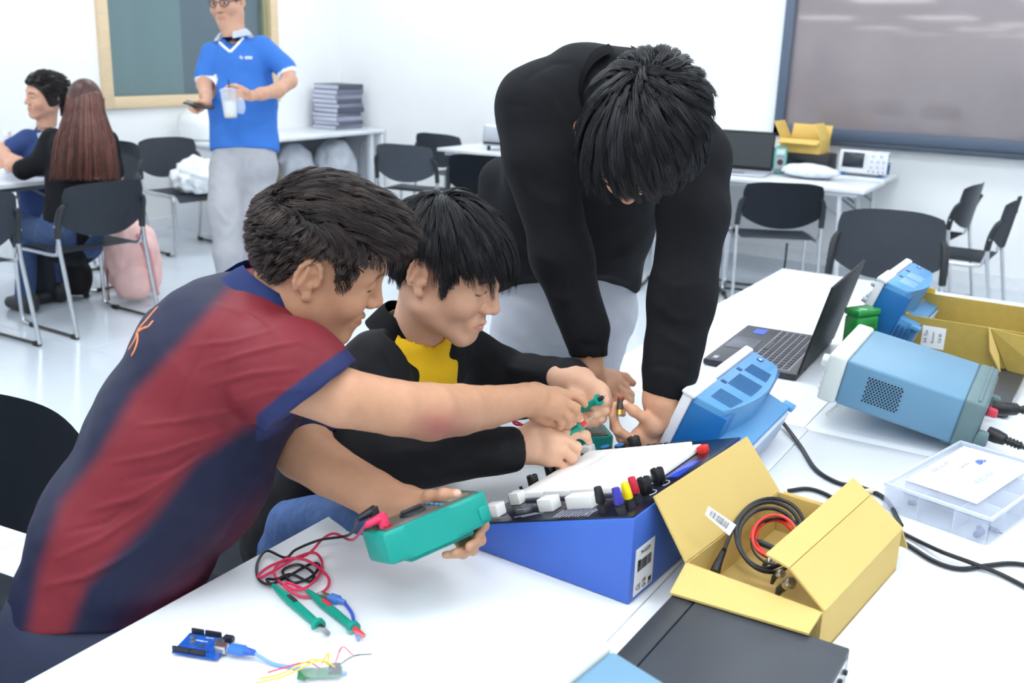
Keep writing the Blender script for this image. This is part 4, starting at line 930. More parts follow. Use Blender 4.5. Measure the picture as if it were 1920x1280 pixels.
film('clear crumpled plastic bag over the small wired board', [on_z(520, 1275, TZ), on_z(640, 1120, TZ)+V(0.0, -0.10, 0), on_z(800, 1215, TZ), on_z(760, 1330, TZ)], 5, 0.022)

# ---- black cords on the table
def zt(x, y, h=0.0): return on_z(x, y, TZ+0.0048+h)
cable('power_cable', 'thick black cord running from the tilted oscilloscope behind the open carton', [at(1436, 762, 2.30), zt(1462, 785, 0.015), zt(1500, 835), zt(1530, 880), zt(1572, 905), zt(1610, 912), zt(1660, 935), zt(1690, 985)], 0.0045, CORD)
cable('power_cable', 'black cord leaving the near trainer side behind the open carton', [zt(1478, 920), zt(1515, 916), zt(1552, 928), zt(1600, 960), zt(1650, 990), zt(1700, 1020), zt(1752, 1052), zt(1800, 1066), zt(1850, 1060), zt(1900, 1056), zt(1960, 1066)], 0.0042, CORD)
cable('power_cable', 'black cord crossing over another in front of the clear parts box', [zt(1690, 998), zt(1730, 1018, 0.002), zt(1770, 1036, 0.009), zt(1830, 1058, 0.004), zt(1880, 1078), zt(1940, 1110), zt(2000, 1150)], 0.0042, CORD)
t = thing('jack_plug', 'small beige plug lying behind the open carton', 'plug', on_z(1634, 920, TZ+0.006), R(20))
b = MB(); b.tube([(-0.012, 0, 0), (0.0, 0, 0), (0.006, 0, 0)], [0.003, 0.006, 0.006], 10); b.build('plug_body', mat('beige_plastic', (214, 200, 176), 0.4), t)
b = MB(); b.cyl((0.006, 0, 0), (0.014, 0, 0), 0.0045, seg=10); b.build('metal_tip', TIN, t)

# ---- cables in the open carton
def inbox(x, y, z): return np.array(Ci.inverted() @ Vector((x, y, z)))
def ring(c_, r, tilt, turns, jit, seed, z0, n=26):
    P = []
    for i in range(int(n*turns)):
        a = 2*math.pi*i/n+seed; rr = r+jit*math.sin(a*0.37+seed)
        P.append(inbox(c_[0]+rr*math.cos(a), c_[1]+rr*1.18*math.sin(a), z0+0.018*math.sin(a+1.0)*tilt+0.004*i/n))
    return P
def bz(L): return [on_z(x, y, TZ+h) for (x, y, h) in L]
LOOP = [(1358, 1030, 0.085), (1368, 1004, 0.091), (1384, 972, 0.092), (1412, 944, 0.092), (1449, 934, 0.092), (1485, 946, 0.085), (1506, 974, 0.073), (1508, 1010, 0.063), (1492, 1045, 0.056), (1462, 1070, 0.055), (1425, 1068, 0.062), (1396, 1044, 0.074), (1381, 1010, 0.086),
        (1384, 978, 0.092), (1410, 950, 0.092), (1447, 941, 0.092), (1482, 955, 0.083), (1500, 985, 0.071), (1496, 1020, 0.063), (1470, 1052, 0.059), (1436, 1066, 0.061), (1404, 1052, 0.071), (1386, 1020, 0.083), (1390, 984, 0.092), (1416, 958, 0.092), (1450, 953, 0.090), (1480, 968, 0.080), (1494, 1000, 0.068)]
cable('probe_cable', 'thick black coiled cable with a flared sleeve inside the open carton', bz(LOOP), 0.0036, CORD, smooth=4)
b = MB(); b.tube(bz([(1341, 1071, 0.046), (1347, 1054, 0.056), (1358, 1030, 0.068)]), [0.0085, 0.0066, 0.0044], 12, smooth=3); o = b.build('cable_boot', CORD, None); tag(o, 'flared black rubber cable end in the near left of the open carton', 'cable')
def loops(cx, cy, rx, ry, n, z0, seed, wob=0.12):
    rs = np.random.RandomState(int(seed*10)); P = []
    for i in range(n*10):
        a = 2*math.pi*i/10+seed; k = 1+wob*math.sin(1.7*a*0.31+seed)+rs.uniform(-0.04, 0.04)
        P.append((cx+rx*k*math.cos(a), cy+ry*k*math.sin(a), z0+0.012*math.sin(a*0.5+seed)-0.006*math.sin(a)))
    return bz(P)
cable('red_lead', 'red lead bundled in loops inside the black coil', loops(1452, 1006, 38, 36, 4, 0.068, 2.1), 0.0023, mat('lead_scarlet', (226, 48, 40), 0.4), smooth=4)
cable('black_lead', 'thin black lead bundled inside the red loops', loops(1458, 1012, 46, 42, 2, 0.062, 4.0), 0.0020, CORD, smooth=4)
t = thing('crocodile_clip', 'black sleeved clip among the loops in the carton', 'clip'); a_, c_ = on_z(1409, 1010, TZ+0.062), on_z(1450, 1027, TZ+0.062); t.matrix_world = look_frame(a_, c_-a_)
b = MB(); b.tube([(0, 0.010, 0), (0, 0.018, 0), (0, 0.042, 0)], [0.004, 0.0056, 0.0048], 10); b.build('sleeve', BLACK_PL, t)
b = MB(); b.hexa([(-0.003, -0.006, -0.002), (0.003, -0.006, -0.002), (0.004, 0.012, -0.003), (-0.004, 0.012, -0.003), (-0.002, -0.006, 0.000), (0.002, -0.006, 0.000), (0.004, 0.012, 0.003), (-0.004, 0.012, 0.003)]); b.build('jaw', TIN, t)
for i, (p, q_) in enumerate((((1460, 1112, 0.040), (1474, 1096, 0.056)), ((1446, 1088, 0.046), (1460, 1076, 0.060)), ((1428, 1062, 0.052), (1442, 1052, 0.066)))):
    a_ = on_z(p[0], p[1], TZ+p[2]); c_ = on_z(q_[0], q_[1], TZ+q_[2])
    t = thing('bnc_connector', ['silver bnc connector nearest the front of the carton', 'small silver connector in the middle of the carton cables', 'silver connector under the folded carton flap'][i], 'connector'); t.matrix_world = look_frame(c_, c_-a_-FW*0.02)
    s_ = (1.2, 0.85, 0.8)[i]
    b = MB(); Mx = Matrix.Rotation(R(-90), 4, 'X'); b.lathe([(0.0072*s_, 0), (0.0078*s_, 0.003), (0.0078*s_, 0.010*s_), (0.0060*s_, 0.011*s_), (0.0060*s_, 0.015*s_), (0.0042*s_, 0.015*s_), (0.0042*s_, 0.010*s_), (0.0012*s_, 0.010*s_), (0.001*s_, 0.014*s_), (0, 0.014*s_)], 18, M=Mx); b.build('shell', TIN, t)
    b = MB(); b.tube([(0, 0, 0), (0, -0.016*s_, -0.002), (0, -0.030*s_, -0.010)], [0.0062*s_, 0.0055*s_, 0.003], 10); b.build('sleeve', BLACK_PL, t)
t = thing('barcode_tag', 'white barcode tag wrapped on the coiled black cable', 'label')
q = [at(1322, 965, 1.545), at(1367, 1004, 1.56), at(1380, 984, 1.57), at(1328, 949, 1.555)]
b = MB(); b.sheet(q, 0.0006); b.build('tag_paper', LABEL_W, t)
b = MB(); rs = random.Random(6)
for k in range(20):
    u = 0.10+0.036*k+rs.uniform(-0.006, 0.006); wd = rs.choice((0.008, 0.014, 0.02))
    def bl(u, v): return (q[0]*(1-u)*(1-v)+q[1]*u*(1-v)+q[2]*u*v+q[3]*(1-u)*v)
    nn_ = nrm(np.cross(q[1]-q[0], q[3]-q[0])); nn_ = (nn_ if nn_@FW < 0 else -nn_)*1.9
    b.sheet([bl(u, 0.2)+nn_*0.0008, bl(u+wd, 0.2)+nn_*0.0008, bl(u+wd, 0.8)+nn_*0.0008, bl(u, 0.8)+nn_*0.0008], 0.0002)
b.build('barcode', INK, t)
# ------------------------------------------------------------------ implicit bodies: blended shapes meshed with surface nets
class Sh:
    """one blended shape: f(p) -> distance, lo/hi bounds, op 'add'/'sub', blend k"""
    def __init__(s, f, lo, hi, k=0.01, op='add'): s.f, s.lo, s.hi, s.k, s.op = f, np.asarray(lo, float), np.asarray(hi, float), k, op
def cone(a, b, ra, rb, k=0.012, op='add'):
    a, b = np.asarray(a, float), np.asarray(b, float); d = b-a; L2 = max(d@d, 1e-12)
    def f(X, Y, Z):
        px, py, pz = X-a[0], Y-a[1], Z-a[2]
        t = np.clip((px*d[0]+py*d[1]+pz*d[2])/L2, 0, 1)
        return np.sqrt((px-t*d[0])**2+(py-t*d[1])**2+(pz-t*d[2])**2)-(ra+(rb-ra)*t)
    m = max(ra, rb)
    return Sh(f, np.minimum(a, b)-m, np.maximum(a, b)+m, k, op)
def chain(pts, rs, k=0.012, op='add'):
    return [cone(pts[i], pts[i+1], rs[i], rs[i+1], k, op) for i in range(len(pts)-1)]
def ell(c, r, Rm=None, k=0.012, op='add'):
    c, r = np.asarray(c, float), np.asarray(r, float); Rm = np.eye(3) if Rm is None else np.asarray(Rm, float)
    def f(X, Y, Z):
        x, y, z = X-c[0], Y-c[1], Z-c[2]
        q = [Rm[0, i]*x+Rm[1, i]*y+Rm[2, i]*z for i in range(3)]
        k0 = np.sqrt((q[0]/r[0])**2+(q[1]/r[1])**2+(q[2]/r[2])**2)
        k1 = np.sqrt((q[0]/r[0]**2)**2+(q[1]/r[1]**2)**2+(q[2]/r[2]**2)**2)
        return k0*(k0-1.0)/np.maximum(k1, 1e-6)
    e = np.sqrt(((Rm*r[None, :])**2).sum(1))
    return Sh(f, c-e, c+e, k, op)
def slab(a, b, u, ra, rb, k=0.02, op='add'):
    """tapered bar a->b whose cross-section is an ellipse: ra=(half width along u, half thickness)"""
    a, b = np.asarray(a, float), np.asarray(b, float); d = b-a; L = np.linalg.norm(d); d = d/L
    u = np.asarray(u, float); u = nrm(u-d*(u@d)); v = np.cross(d, u)
    def f(X, Y, Z):
        x, y, z = X-a[0], Y-a[1], Z-a[2]
        t = x*d[0]+y*d[1]+z*d[2]; tc = np.clip(t, 0, L); s_ = tc/L
        ru, rv = ra[0]+(rb[0]-ra[0])*s_, ra[1]+(rb[1]-ra[1])*s_
        qu, qv, qt = x*u[0]+y*u[1]+z*u[2], x*v[0]+y*v[1]+z*v[2], t-tc
        rm = np.minimum(ru, rv)
        k0 = np.sqrt((qu/ru)**2+(qv/rv)**2+(qt/rm)**2); k1 = np.sqrt((qu/ru**2)**2+(qv/rv**2)**2+(qt/rm**2)**2)
        return k0*(k0-1.0)/np.maximum(k1, 1e-6)
    m = max(*ra, *rb)
    return Sh(f, np.minimum(a, b)-m, np.maximum(a, b)+m, k, op)
def cut(o, n, lo, hi, k=0.004):          # remove everything on the +n side of the plane through o
    o, n = np.asarray(o, float), nrm(n)
    return Sh(lambda X, Y, Z: -((X-o[0])*n[0]+(Y-o[1])*n[1]+(Z-o[2])*n[2]), lo, hi, k, 'sub')
def field(shapes, lo, hi, h):
    lo, hi = np.asarray(lo, float), np.asarray(hi, float)
    n = np.maximum(np.ceil((hi-lo)/h).astype(int)+1, 3)
    D = np.full(n, 0.08, np.float32); ax = [lo[i]+h*np.arange(n[i]) for i in range(3)]
    for s in shapes:
        pad = s.k+3*h+0.004
        i0 = np.maximum(np.floor((s.lo-pad-lo)/h).astype(int), 0); i1 = np.minimum(np.ceil((s.hi+pad-lo)/h).astype(int)+1, n)
        if (i1 <= i0).any(): continue
        sl = tuple(slice(i0[i], i1[i]) for i in range(3))
        d = s.f(ax[0][sl[0]][:, None, None], ax[1][sl[1]][None, :, None], ax[2][sl[2]][None, None, :]).astype(np.float32)
        a = D[sl]
        if s.op == 'add':
            hh = np.maximum(s.k-np.abs(a-d), 0)/max(s.k, 1e-9); D[sl] = np.minimum(a, d)-hh*hh*s.k*0.25
        else:
            d = -d; hh = np.maximum(s.k-np.abs(a-d), 0)/max(s.k, 1e-9); D[sl] = np.maximum(a, d)+hh*hh*s.k*0.25
    return D, lo, h
def nets(D, lo, h, keep_open=True):
    """surface nets -> verts, quads"""
    S = D < 0
    c = S[:-1, :-1, :-1].astype(np.int8)
    c = (c + S[1:, :-1, :-1]+S[:-1, 1:, :-1]+S[1:, 1:, :-1]+S[:-1, :-1, 1:]+S[1:, :-1, 1:]+S[:-1, 1:, 1:]+S[1:, 1:, 1:])
    act = (c > 0) & (c < 8); idx = np.argwhere(act)
    if len(idx) == 0: return np.zeros((0, 3)), np.zeros((0, 4), int)
    vid = np.full(act.shape, -1, np.int32); vid[act] = np.arange(len(idx))
    off = [(0, 0, 0), (1, 0, 0), (0, 1, 0), (1, 1, 0), (0, 0, 1), (1, 0, 1), (0, 1, 1), (1, 1, 1)]
    val = np.stack([D[idx[:, 0]+o[0], idx[:, 1]+o[1], idx[:, 2]+o[2]] for o in off], 1)
    acc = np.zeros((len(idx), 3)); cnt = np.zeros(len(idx))
    for i, j in ((0, 1), (2, 3), (4, 5), (6, 7), (0, 2), (1, 3), (4, 6), (5, 7), (0, 4), (1, 5), (2, 6), (3, 7)):
        a, b = val[:, i], val[:, j]; m = (a < 0) != (b < 0)
        t = np.where(m, a/np.where(m, a-b, 1), 0)[:, None]
        p = np.array(off[i])[None]*(1-t)+np.array(off[j])[None]*t
        acc += np.where(m[:, None], p, 0); cnt += m
    v = lo+(idx+acc/np.maximum(cnt, 1)[:, None])*h
    Q = []
    for axis in range(3):
        sl0 = [slice(None)]*3; sl1 = [slice(None)]*3; sl0[axis] = slice(0, -1); sl1[axis] = slice(1, None)
        o1, o2 = [a for a in range(3) if a != axis]
        a, b = S[tuple(sl0)], S[tuple(sl1)]
        e = np.argwhere(a != b)
        e = e[(e[:, o1] > 0) & (e[:, o2] > 0) & (e[:, o1] < act.shape[o1]) & (e[:, o2] < act.shape[o2])]
        ins = a[e[:, 0], e[:, 1], e[:, 2]]
        q = []
        for d1, d2 in ((0, 0), (-1, 0), (-1, -1), (0, -1)):
            w_ = e.copy(); w_[:, o1] += d1; w_[:, o2] += d2; q.append(vid[w_[:, 0], w_[:, 1], w_[:, 2]])
        q = np.stack(q, 1); flip = ins ^ (axis == 1); q[flip] = q[flip][:, ::-1]
        Q.append(q)
    Q = np.concatenate(Q); Q = Q[(Q >= 0).all(1)]
    return v, Q[:, ::-1]
def smooth_mesh(v, q, it=1, lam=0.5):
    for _ in range(it):
        acc = np.zeros_like(v); cnt = np.zeros(len(v))
        for i in range(4):
            a, b = q[:, i], q[:, (i+1) % 4]
            np.add.at(acc, a, v[b]); np.add.at(cnt, a, 1); np.add.at(acc, b, v[a]); np.add.at(cnt, b, 1)
        v = v+lam*(acc/np.maximum(cnt, 1)[:, None]-v)
    return v
def body_mesh(name, patches, m, parent, colour=None, smooth=1, disp=None, keep=None, post=None):
    """patches: [(shapes, lo, hi, h)] -> ONE mesh; colour(V) -> rgb linear; keep(V) -> mask"""
    VV, QQ, n = [], [], 0
    for shapes, lo, hi, h in patches:
        D, l, hh = field(shapes, lo, hi, h); v, q = nets(D, l, hh)
        if len(v) == 0: continue
        v = smooth_mesh(v, q, smooth)
        VV.append(v); QQ.append(q+n); n += len(v)
    v, q = np.concatenate(VV), np.concatenate(QQ)
    if disp is not None: v = disp(v)
    if keep is not None:
        k = keep(v); q = q[k[q].all(1)]; used = np.unique(q); mp_ = np.full(len(v), -1); mp_[used] = np.arange(len(used)); v, q = v[used], mp_[q]
    me = bpy.data.meshes.new(name)
    me.vertices.add(len(v)); me.vertices.foreach_set('co', v.astype(np.float32).ravel())
    me.loops.add(len(q)*4); me.loops.foreach_set('vertex_index', q.astype(np.int32).ravel())
    me.polygons.add(len(q)); me.polygons.foreach_set('loop_start', np.arange(0, len(q)*4, 4, dtype=np.int32))
    me.polygons.foreach_set('use_smooth', np.ones(len(q), bool))
    me.update(); me.validate()
    if colour is not None:
        at_ = me.color_attributes.new('Col', 'FLOAT_COLOR', 'POINT'); c = np.ones((len(me.vertices), 4), np.float32); c[:, :3] = colour(v)
        at_.data.foreach_set('color', c.ravel())
    return link_mesh(name, me, m, parent)
def normals_of(v, q):
    n = np.zeros_like(v); f = np.cross(v[q[:, 2]]-v[q[:, 0]], v[q[:, 3]]-v[q[:, 1]])
    for i in range(4): np.add.at(n, q[:, i], f)
    return n/np.maximum(np.linalg.norm(n, axis=1), 1e-9)[:, None]
def strand_mesh(name, P, r0, r1, m, parent, colour=None):
    """P: (N, S, 3) strand points -> thin three-sided tapering hairs in ONE mesh"""
    N, S, _ = P.shape
    t = np.gradient(P, axis=1); t /= np.maximum(np.linalg.norm(t, axis=2, keepdims=True), 1e-9)
    ref = np.tile(np.array([0.31, 0.52, 0.79]), (N, S, 1)); u = np.cross(t, ref); u /= np.maximum(np.linalg.norm(u, axis=2, keepdims=True), 1e-9); w_ = np.cross(t, u)
    rr = np.interp(np.linspace(0, 1, S), [0, 0.6, 1], [r0, r0*0.8, r1])[None, :, None]
    ring = np.stack([P+rr*(u*math.cos(a)+w_*math.sin(a)) for a in (0, 2.0944, 4.18879)], 2)      # N,S,3,3
    v = ring.reshape(-1, 3)
    base = (np.arange(N)[:, None]*S+np.arange(S-1)[None])*3
    q = np.stack([np.stack([base+k, base+(k+1) % 3, base+3+(k+1) % 3, base+3+k], -1) for k in range(3)], 2).reshape(-1, 4)
    me = bpy.data.meshes.new(name)
    me.vertices.add(len(v)); me.vertices.foreach_set('co', v.astype(np.float32).ravel())
    me.loops.add(len(q)*4); me.loops.foreach_set('vertex_index', q.astype(np.int32).ravel())
    me.polygons.add(len(q)); me.polygons.foreach_set('loop_start', np.arange(0, len(q)*4, 4, dtype=np.int32))
    me.polygons.foreach_set('use_smooth', np.ones(len(q), bool)); me.update()
    if colour is not None:
        at_ = me.color_attributes.new('Col', 'FLOAT_COLOR', 'POINT'); c = np.ones((len(v), 4), np.float32); c[:, :3] = np.repeat(np.repeat(colour, S, 0), 3, 0) if colour.ndim == 2 else np.repeat(colour.reshape(-1, 3), 3, 0)
        at_.data.foreach_set('color', c.ravel())
    return link_mesh(name, me, m, parent)
def px(n): return n/F_PX                       # radius factor: pixels at distance d -> metres is n*d/F_PX
def chain_px(L, k=0.012):                      # [(x, y, d, radius in pixels)]
    return chain([at(a[0], a[1], a[2]) for a in L], [a[3]*a[2]/F_PX for a in L], k)
def bounds(shapes, pad=0.02):
    return np.min([s.lo for s in shapes if s.op == 'add'], 0)-pad, np.max([s.hi for s in shapes if s.op == 'add'], 0)+pad
# ------------------------------------------------------------------ people: heads, hair, hands
SKIN = mat('skin', (210, 165, 135), 0.5, spec=0.35, var=0.05, vscale=60, bump=0.06, bscale=500, attr=True, sss=0.08)
HAIRM = mat('hair', (24, 20, 20), 0.42, spec=0.5, var=0.0, attr=True)
CLOTH = mat('cloth', (40, 40, 50), 0.8, spec=0.2, var=0.06, vscale=30, bump=0.12, bscale=900, attr=True, sheen=0.0)
SPORT = mat('sport_cloth', (40, 40, 50), 0.6, spec=0.3, var=0.05, vscale=40, bump=0.10, bscale=1200, attr=True, sheen=0.0)
_bm0 = body_mesh
def body_mesh(name, patches, m, parent, colour=None, smooth=1, disp=None, keep=None):
    VV, QQ, n = [], [], 0
    for pt in patches:
        shapes, lo, hi, h = pt[:4]; M = pt[4] if len(pt) > 4 else None
        D, l, hh = field(shapes, lo, hi, h); v, q = nets(D, l, hh)
        if len(v) == 0: continue
        v = smooth_mesh(v, q, smooth)
        if M is not None: v = v@M[:3, :3].T+M[:3, 3]
        VV.append(v); QQ.append(q+n); n += len(v)
    v, q = np.concatenate(VV), np.concatenate(QQ)
    if disp is not None: v = disp(v, q)
    if keep is not None:
        k = keep(v); q = q[k[q].all(1)]; used = np.unique(q); mp_ = np.full(len(v), -1); mp_[used] = np.arange(len(used)); v, q = v[used], mp_[q]
    me = bpy.data.meshes.new(name)
    me.vertices.add(len(v)); me.vertices.foreach_set('co', v.astype(np.float32).ravel())
    me.loops.add(len(q)*4); me.loops.foreach_set('vertex_index', q.astype(np.int32).ravel())
    me.polygons.add(len(q)); me.polygons.foreach_set('loop_start', np.arange(0, len(q)*4, 4, dtype=np.int32))
    me.polygons.foreach_set('use_smooth', np.ones(len(q), bool))
    me.update()
    if colour is not None:
        at_ = me.color_attributes.new('Col', 'FLOAT_COLOR', 'POINT'); c = np.ones((len(v), 4), np.float32); c[:, :3] = colour(v)
        at_.data.foreach_set('color', c.ravel())
    return link_mesh(name, me, m, parent)
def noise_disp(v, n, amp, freq, seed, stretch=(1, 1, 1)):
    rs = np.random.RandomState(seed); d = np.zeros(len(v))
    for k in range(7):
        w_ = rs.normal(size=3)*freq*(1+0.5*k)*np.asarray(stretch); d += np.sin(v@w_+rs.uniform(0, 6.28))/(1+0.6*k)
    return v+n*(amp*d/2.2)[:, None]
def vproj(v):
    r = v-CAM; z = r@FW; return np.stack([960+F_PX*(r@RT)/z, 640-F_PX*(r@UP)/z], 1)
def seg_dist(p, line):
    best = np.full(len(p), 1e9); s_ = np.zeros(len(p)); L = np.asarray(line, float); n = len(L)-1
    for i, (a, b) in enumerate(zip(L, L[1:])):
        d = b-a; t = np.clip(((p-a)@d)/(d@d), 0, 1); e = np.linalg.norm(p-a-t[:, None]*d, axis=1); m = e < best; best = np.where(m, e, best); s_ = np.where(m, (i+t)/n, s_)
    return best, s_
def folds(v, n, lines):
    """cloth folds: ridges (amp > 0) and grooves (amp < 0) along polylines measured on the front view, in metres; width in px"""
    p = vproj(v); facing = np.clip(-(n@FW)*2.5, 0, 1); d = np.zeros(len(v))
    for line, amp, wd in lines:
        e, s_ = seg_dist(p, line); d += amp*np.exp(-(e/wd)**2)*np.sin(math.pi*np.clip(s_, 0, 1))**0.7
    return v+n*(d*facing)[:, None]
def cl(c): return s2l(c)
def mixc(c, m, col): return c*(1-m[:, None])+np.asarray(col)[None]*m[:, None]
def sstep(x, a, b):
    t = np.clip((x-a)/(b-a), 0, 1); return t*t*(3-2*t)

def head_shapes(smile=0.0, open_eyes=False, ears=(1, 1), female=False, neckto=None, neck_r=(0.056, 0.062), fat=1.0):
    S = []
    S.append(ell((0, -0.012, 0.035), (0.076, 0.098, 0.088), k=0.01))
    S.append(ell((0, 0.030, -0.022), (0.066*fat, 0.056, 0.080), k=0.035))
    S.append(ell((0, 0.0, -0.045), (0.064*fat, 0.06, 0.055), k=0.03))
    S += [cone((s*0.052*fat, 0.002, -0.058), (s*0.016, 0.070, -0.100), 0.020, 0.016, 0.03) for s in (-1, 1)]
    S.append(ell((0, 0.070, -0.098), (0.024, 0.018, 0.016), k=0.018))
    S += [ell((s*0.040*fat, 0.058, -0.026-0.004*smile), (0.026, 0.024, 0.024), k=0.025) for s in (-1, 1)]
    S += [cone((s*0.010, 0.082, 0.026), (s*0.044, 0.068, 0.027), 0.010, 0.010, 0.02) for s in (-1, 1)]
    S += [ell((s*0.033, 0.092, 0.009), (0.016, 0.013, 0.011), k=0.014, op='sub') for s in (-1, 1)]
    S += [ell((s*0.032, 0.0745, 0.008), (0.0150, 0.0125, 0.0115), k=0.005) for s in (-1, 1)]
    S.append(cone((0, 0.082, 0.020), (0, 0.103, -0.024), 0.0085, 0.0110, 0.014))
    S.append(ell((0, 0.1045, -0.028), (0.0115, 0.0105, 0.0095), k=0.008))
    S += [ell((s*0.0125, 0.094, -0.031), (0.0085, 0.011, 0.0080), k=0.006) for s in (-1, 1)]
    S += [ell((s*0.0065, 0.0985, -0.0405), (0.0035, 0.006, 0.0030), k=0.002, op='sub') for s in (-1, 1)]
    mz = -0.066; up = 0.006*smile; wd = 0.022+0.006*smile
    S.append(ell((0, 0.080, mz), (0.030, 0.016, 0.022), k=0.014))
    S += [cone((0, 0.0945, mz+0.006), (s*wd, 0.080-0.004*smile, mz+0.002+up), 0.0060, 0.0030, 0.004) for s in (-1, 1)]
    S += [cone((0, 0.0920, mz-0.0065), (s*wd*0.85, 0.079-0.004*smile, mz-0.002+up), 0.0068, 0.0034, 0.004) for s in (-1, 1)]
    S += [cone((0, 0.1005, mz), (s*wd*1.05, 0.083-0.004*smile, mz+0.001+up), 0.0016+0.001*smile, 0.0012, 0.0015, 'sub') for s in (-1, 1)]
    for s, on in zip((-1, 1), ears):
        if not on: continue
        S.append(ell((s*0.079, -0.018, 0.0), (0.0060, 0.016, 0.027), k=0.006))
        el = [(s*(0.084+0.002*math.sin(a)), -0.020-0.017*math.cos(a), 0.003+0.029*math.sin(a)) for a in np.linspace(-1.0, 3.3, 10)]
        S += chain(el, [0.0040]*10, 0.003)
        S.append(ell((s*0.080, -0.009, -0.029), (0.005, 0.008, 0.009), k=0.006))
        S.append(ell((s*0.088, -0.012, 0.001), (0.0075, 0.0085, 0.013), k=0.003, op='sub'))
        S.append(cone((s*0.0835, -0.026, -0.012), (s*0.0840, -0.024, 0.018), 0.0030, 0.0030, 0.004))
        S.append(ell((s*0.081, -0.001, -0.004), (0.004, 0.004, 0.007), k=0.004))
    if neckto is not None:
        S.append(cone((0, -0.022, -0.045), neckto, neck_r[0], neck_r[1], 0.03))
    return S
def head_colour(v, Minv, scale, base, smile=0.0, brow=(26, 22, 22), lip=(0.86, 0.60, 0.60), eye_open=False, browk=1.0, lashes=True):
    p = (v@Minv[:3, :3].T+Minv[:3, 3])
    b = cl(base); c = np.tile(b, (len(v), 1)); near = np.linalg.norm(p, axis=1) < 0.2
    x, y, z = np.abs(p[:, 0]), p[:, 1], p[:, 2]
    up = 0.006*smile; wd = 0.025+0.006*smile
    zc = -0.0665+up*np.clip(x/wd, 0, 1)**1.5
    m = np.exp(-(np.maximum(np.abs(z-zc)-0.0065*(1-np.clip(x/wd, 0, 1)**2), 0)/0.0025)**2)*(x < wd*1.05)*(y > 0.06)*near
    c = mixc(c, 0.65*m, b*np.array(lip))
    m = np.exp(-(np.maximum(x-0.022, 0)/0.02)**2)*0  # keep the cheek plain
    m = np.exp(-(((x-0.043)/0.02)**2+((z+0.028)/0.018)**2))*(y > 0.03)*near; c = mixc(c, 0.22*m, b*np.array([1.05, 0.78, 0.76]))
    m = np.exp(-((x/0.014)**2+((z+0.03)/0.012)**2))*(y > 0.09)*near; c = mixc(c, 0.20*m, b*np.array([1.0, 0.75, 0.72]))
    xb = (x-0.033)/0.021; zb = 0.0300-0.004*xb**2+0.001*xb
    m = np.exp(-(np.maximum(np.abs(z-zb)-0.0020, 0)/0.0020)**2)*np.exp(-np.maximum(np.abs(xb)-0.75, 0)**2/0.03)*(y > 0.045)*near
    c = mixc(c, 0.85*browk*m, cl(brow))
    if lashes:
        xe = (x-0.032)/0.0145; ze = 0.0035-0.0035*(1-xe**2)
        m = np.exp(-(np.maximum(np.abs(z-ze)-0.0006, 0)/0.0014)**2)*(np.abs(xe) < 1.08)*(y > 0.06)*near; c = mixc(c, 0.9*m, cl((34, 24, 24)))
        m = np.exp(-(np.abs(z-0.0155+0.002*xe**2)/0.0012)**2)*(np.abs(xe) < 1.0)*(y > 0.06)*near; c = mixc(c, 0.16*m, b*0.6)
    if eye_open:
        xe = (x-0.032)/0.013; m = ((xe**2+((z-0.008)/0.0050)**2) < 1)*(y > 0.06)*near; c = mixc(c, m*1.0, cl((225, 220, 218)))
        m = (((x-0.032)/0.0055)**2+((z-0.008)/0.0055)**2 < 1)*(np.abs(z-0.008) < 0.0048)*(y > 0.06)*near; c = mixc(c, m*1.0, cl((30, 22, 20)))
        m = np.exp(-((np.abs(z-0.0135+0.003*xe**2))/0.0013)**2)*(np.abs(xe) < 1.1)*(y > 0.06)*near; c = mixc(c, 0.9*m, cl((30, 22, 22)))
    m = np.exp(-(((x-0.0065)/0.004)**2+((z+0.040)/0.003)**2))*(y > 0.085)*near; c = mixc(c, 0.75*m, b*0.25)
    return c
SK_C, SK_R = np.array([0, -0.012, 0.035]), np.array([0.076, 0.098, 0.088])
HB_Y = [-0.13, -0.06, -0.042, -0.030, -0.004, 0.012, 0.022, 0.036, 0.046, 0.060, 0.10]
HB_Z = [-0.062, -0.060, -0.030, 0.030, 0.036, 0.026, -0.012, -0.008, 0.045, 0.068, 0.078]
def hair_edge(p, dz=0.0, HZ=None): return p[:, 2]-np.interp(p[:, 1], HB_Y, HB_Z if HZ is None else HZ)-dz
def frame_np(Rm, c, s):
    M = np.eye(4); M[:3, :3] = np.asarray(Rm, float)*s; M[:3, 3] = c; return M
def orient(fwd, up):
    f = nrm(fwd); r = nrm(np.cross(f, up)); u = np.cross(r, f); return np.stack([r, f, u], 1)

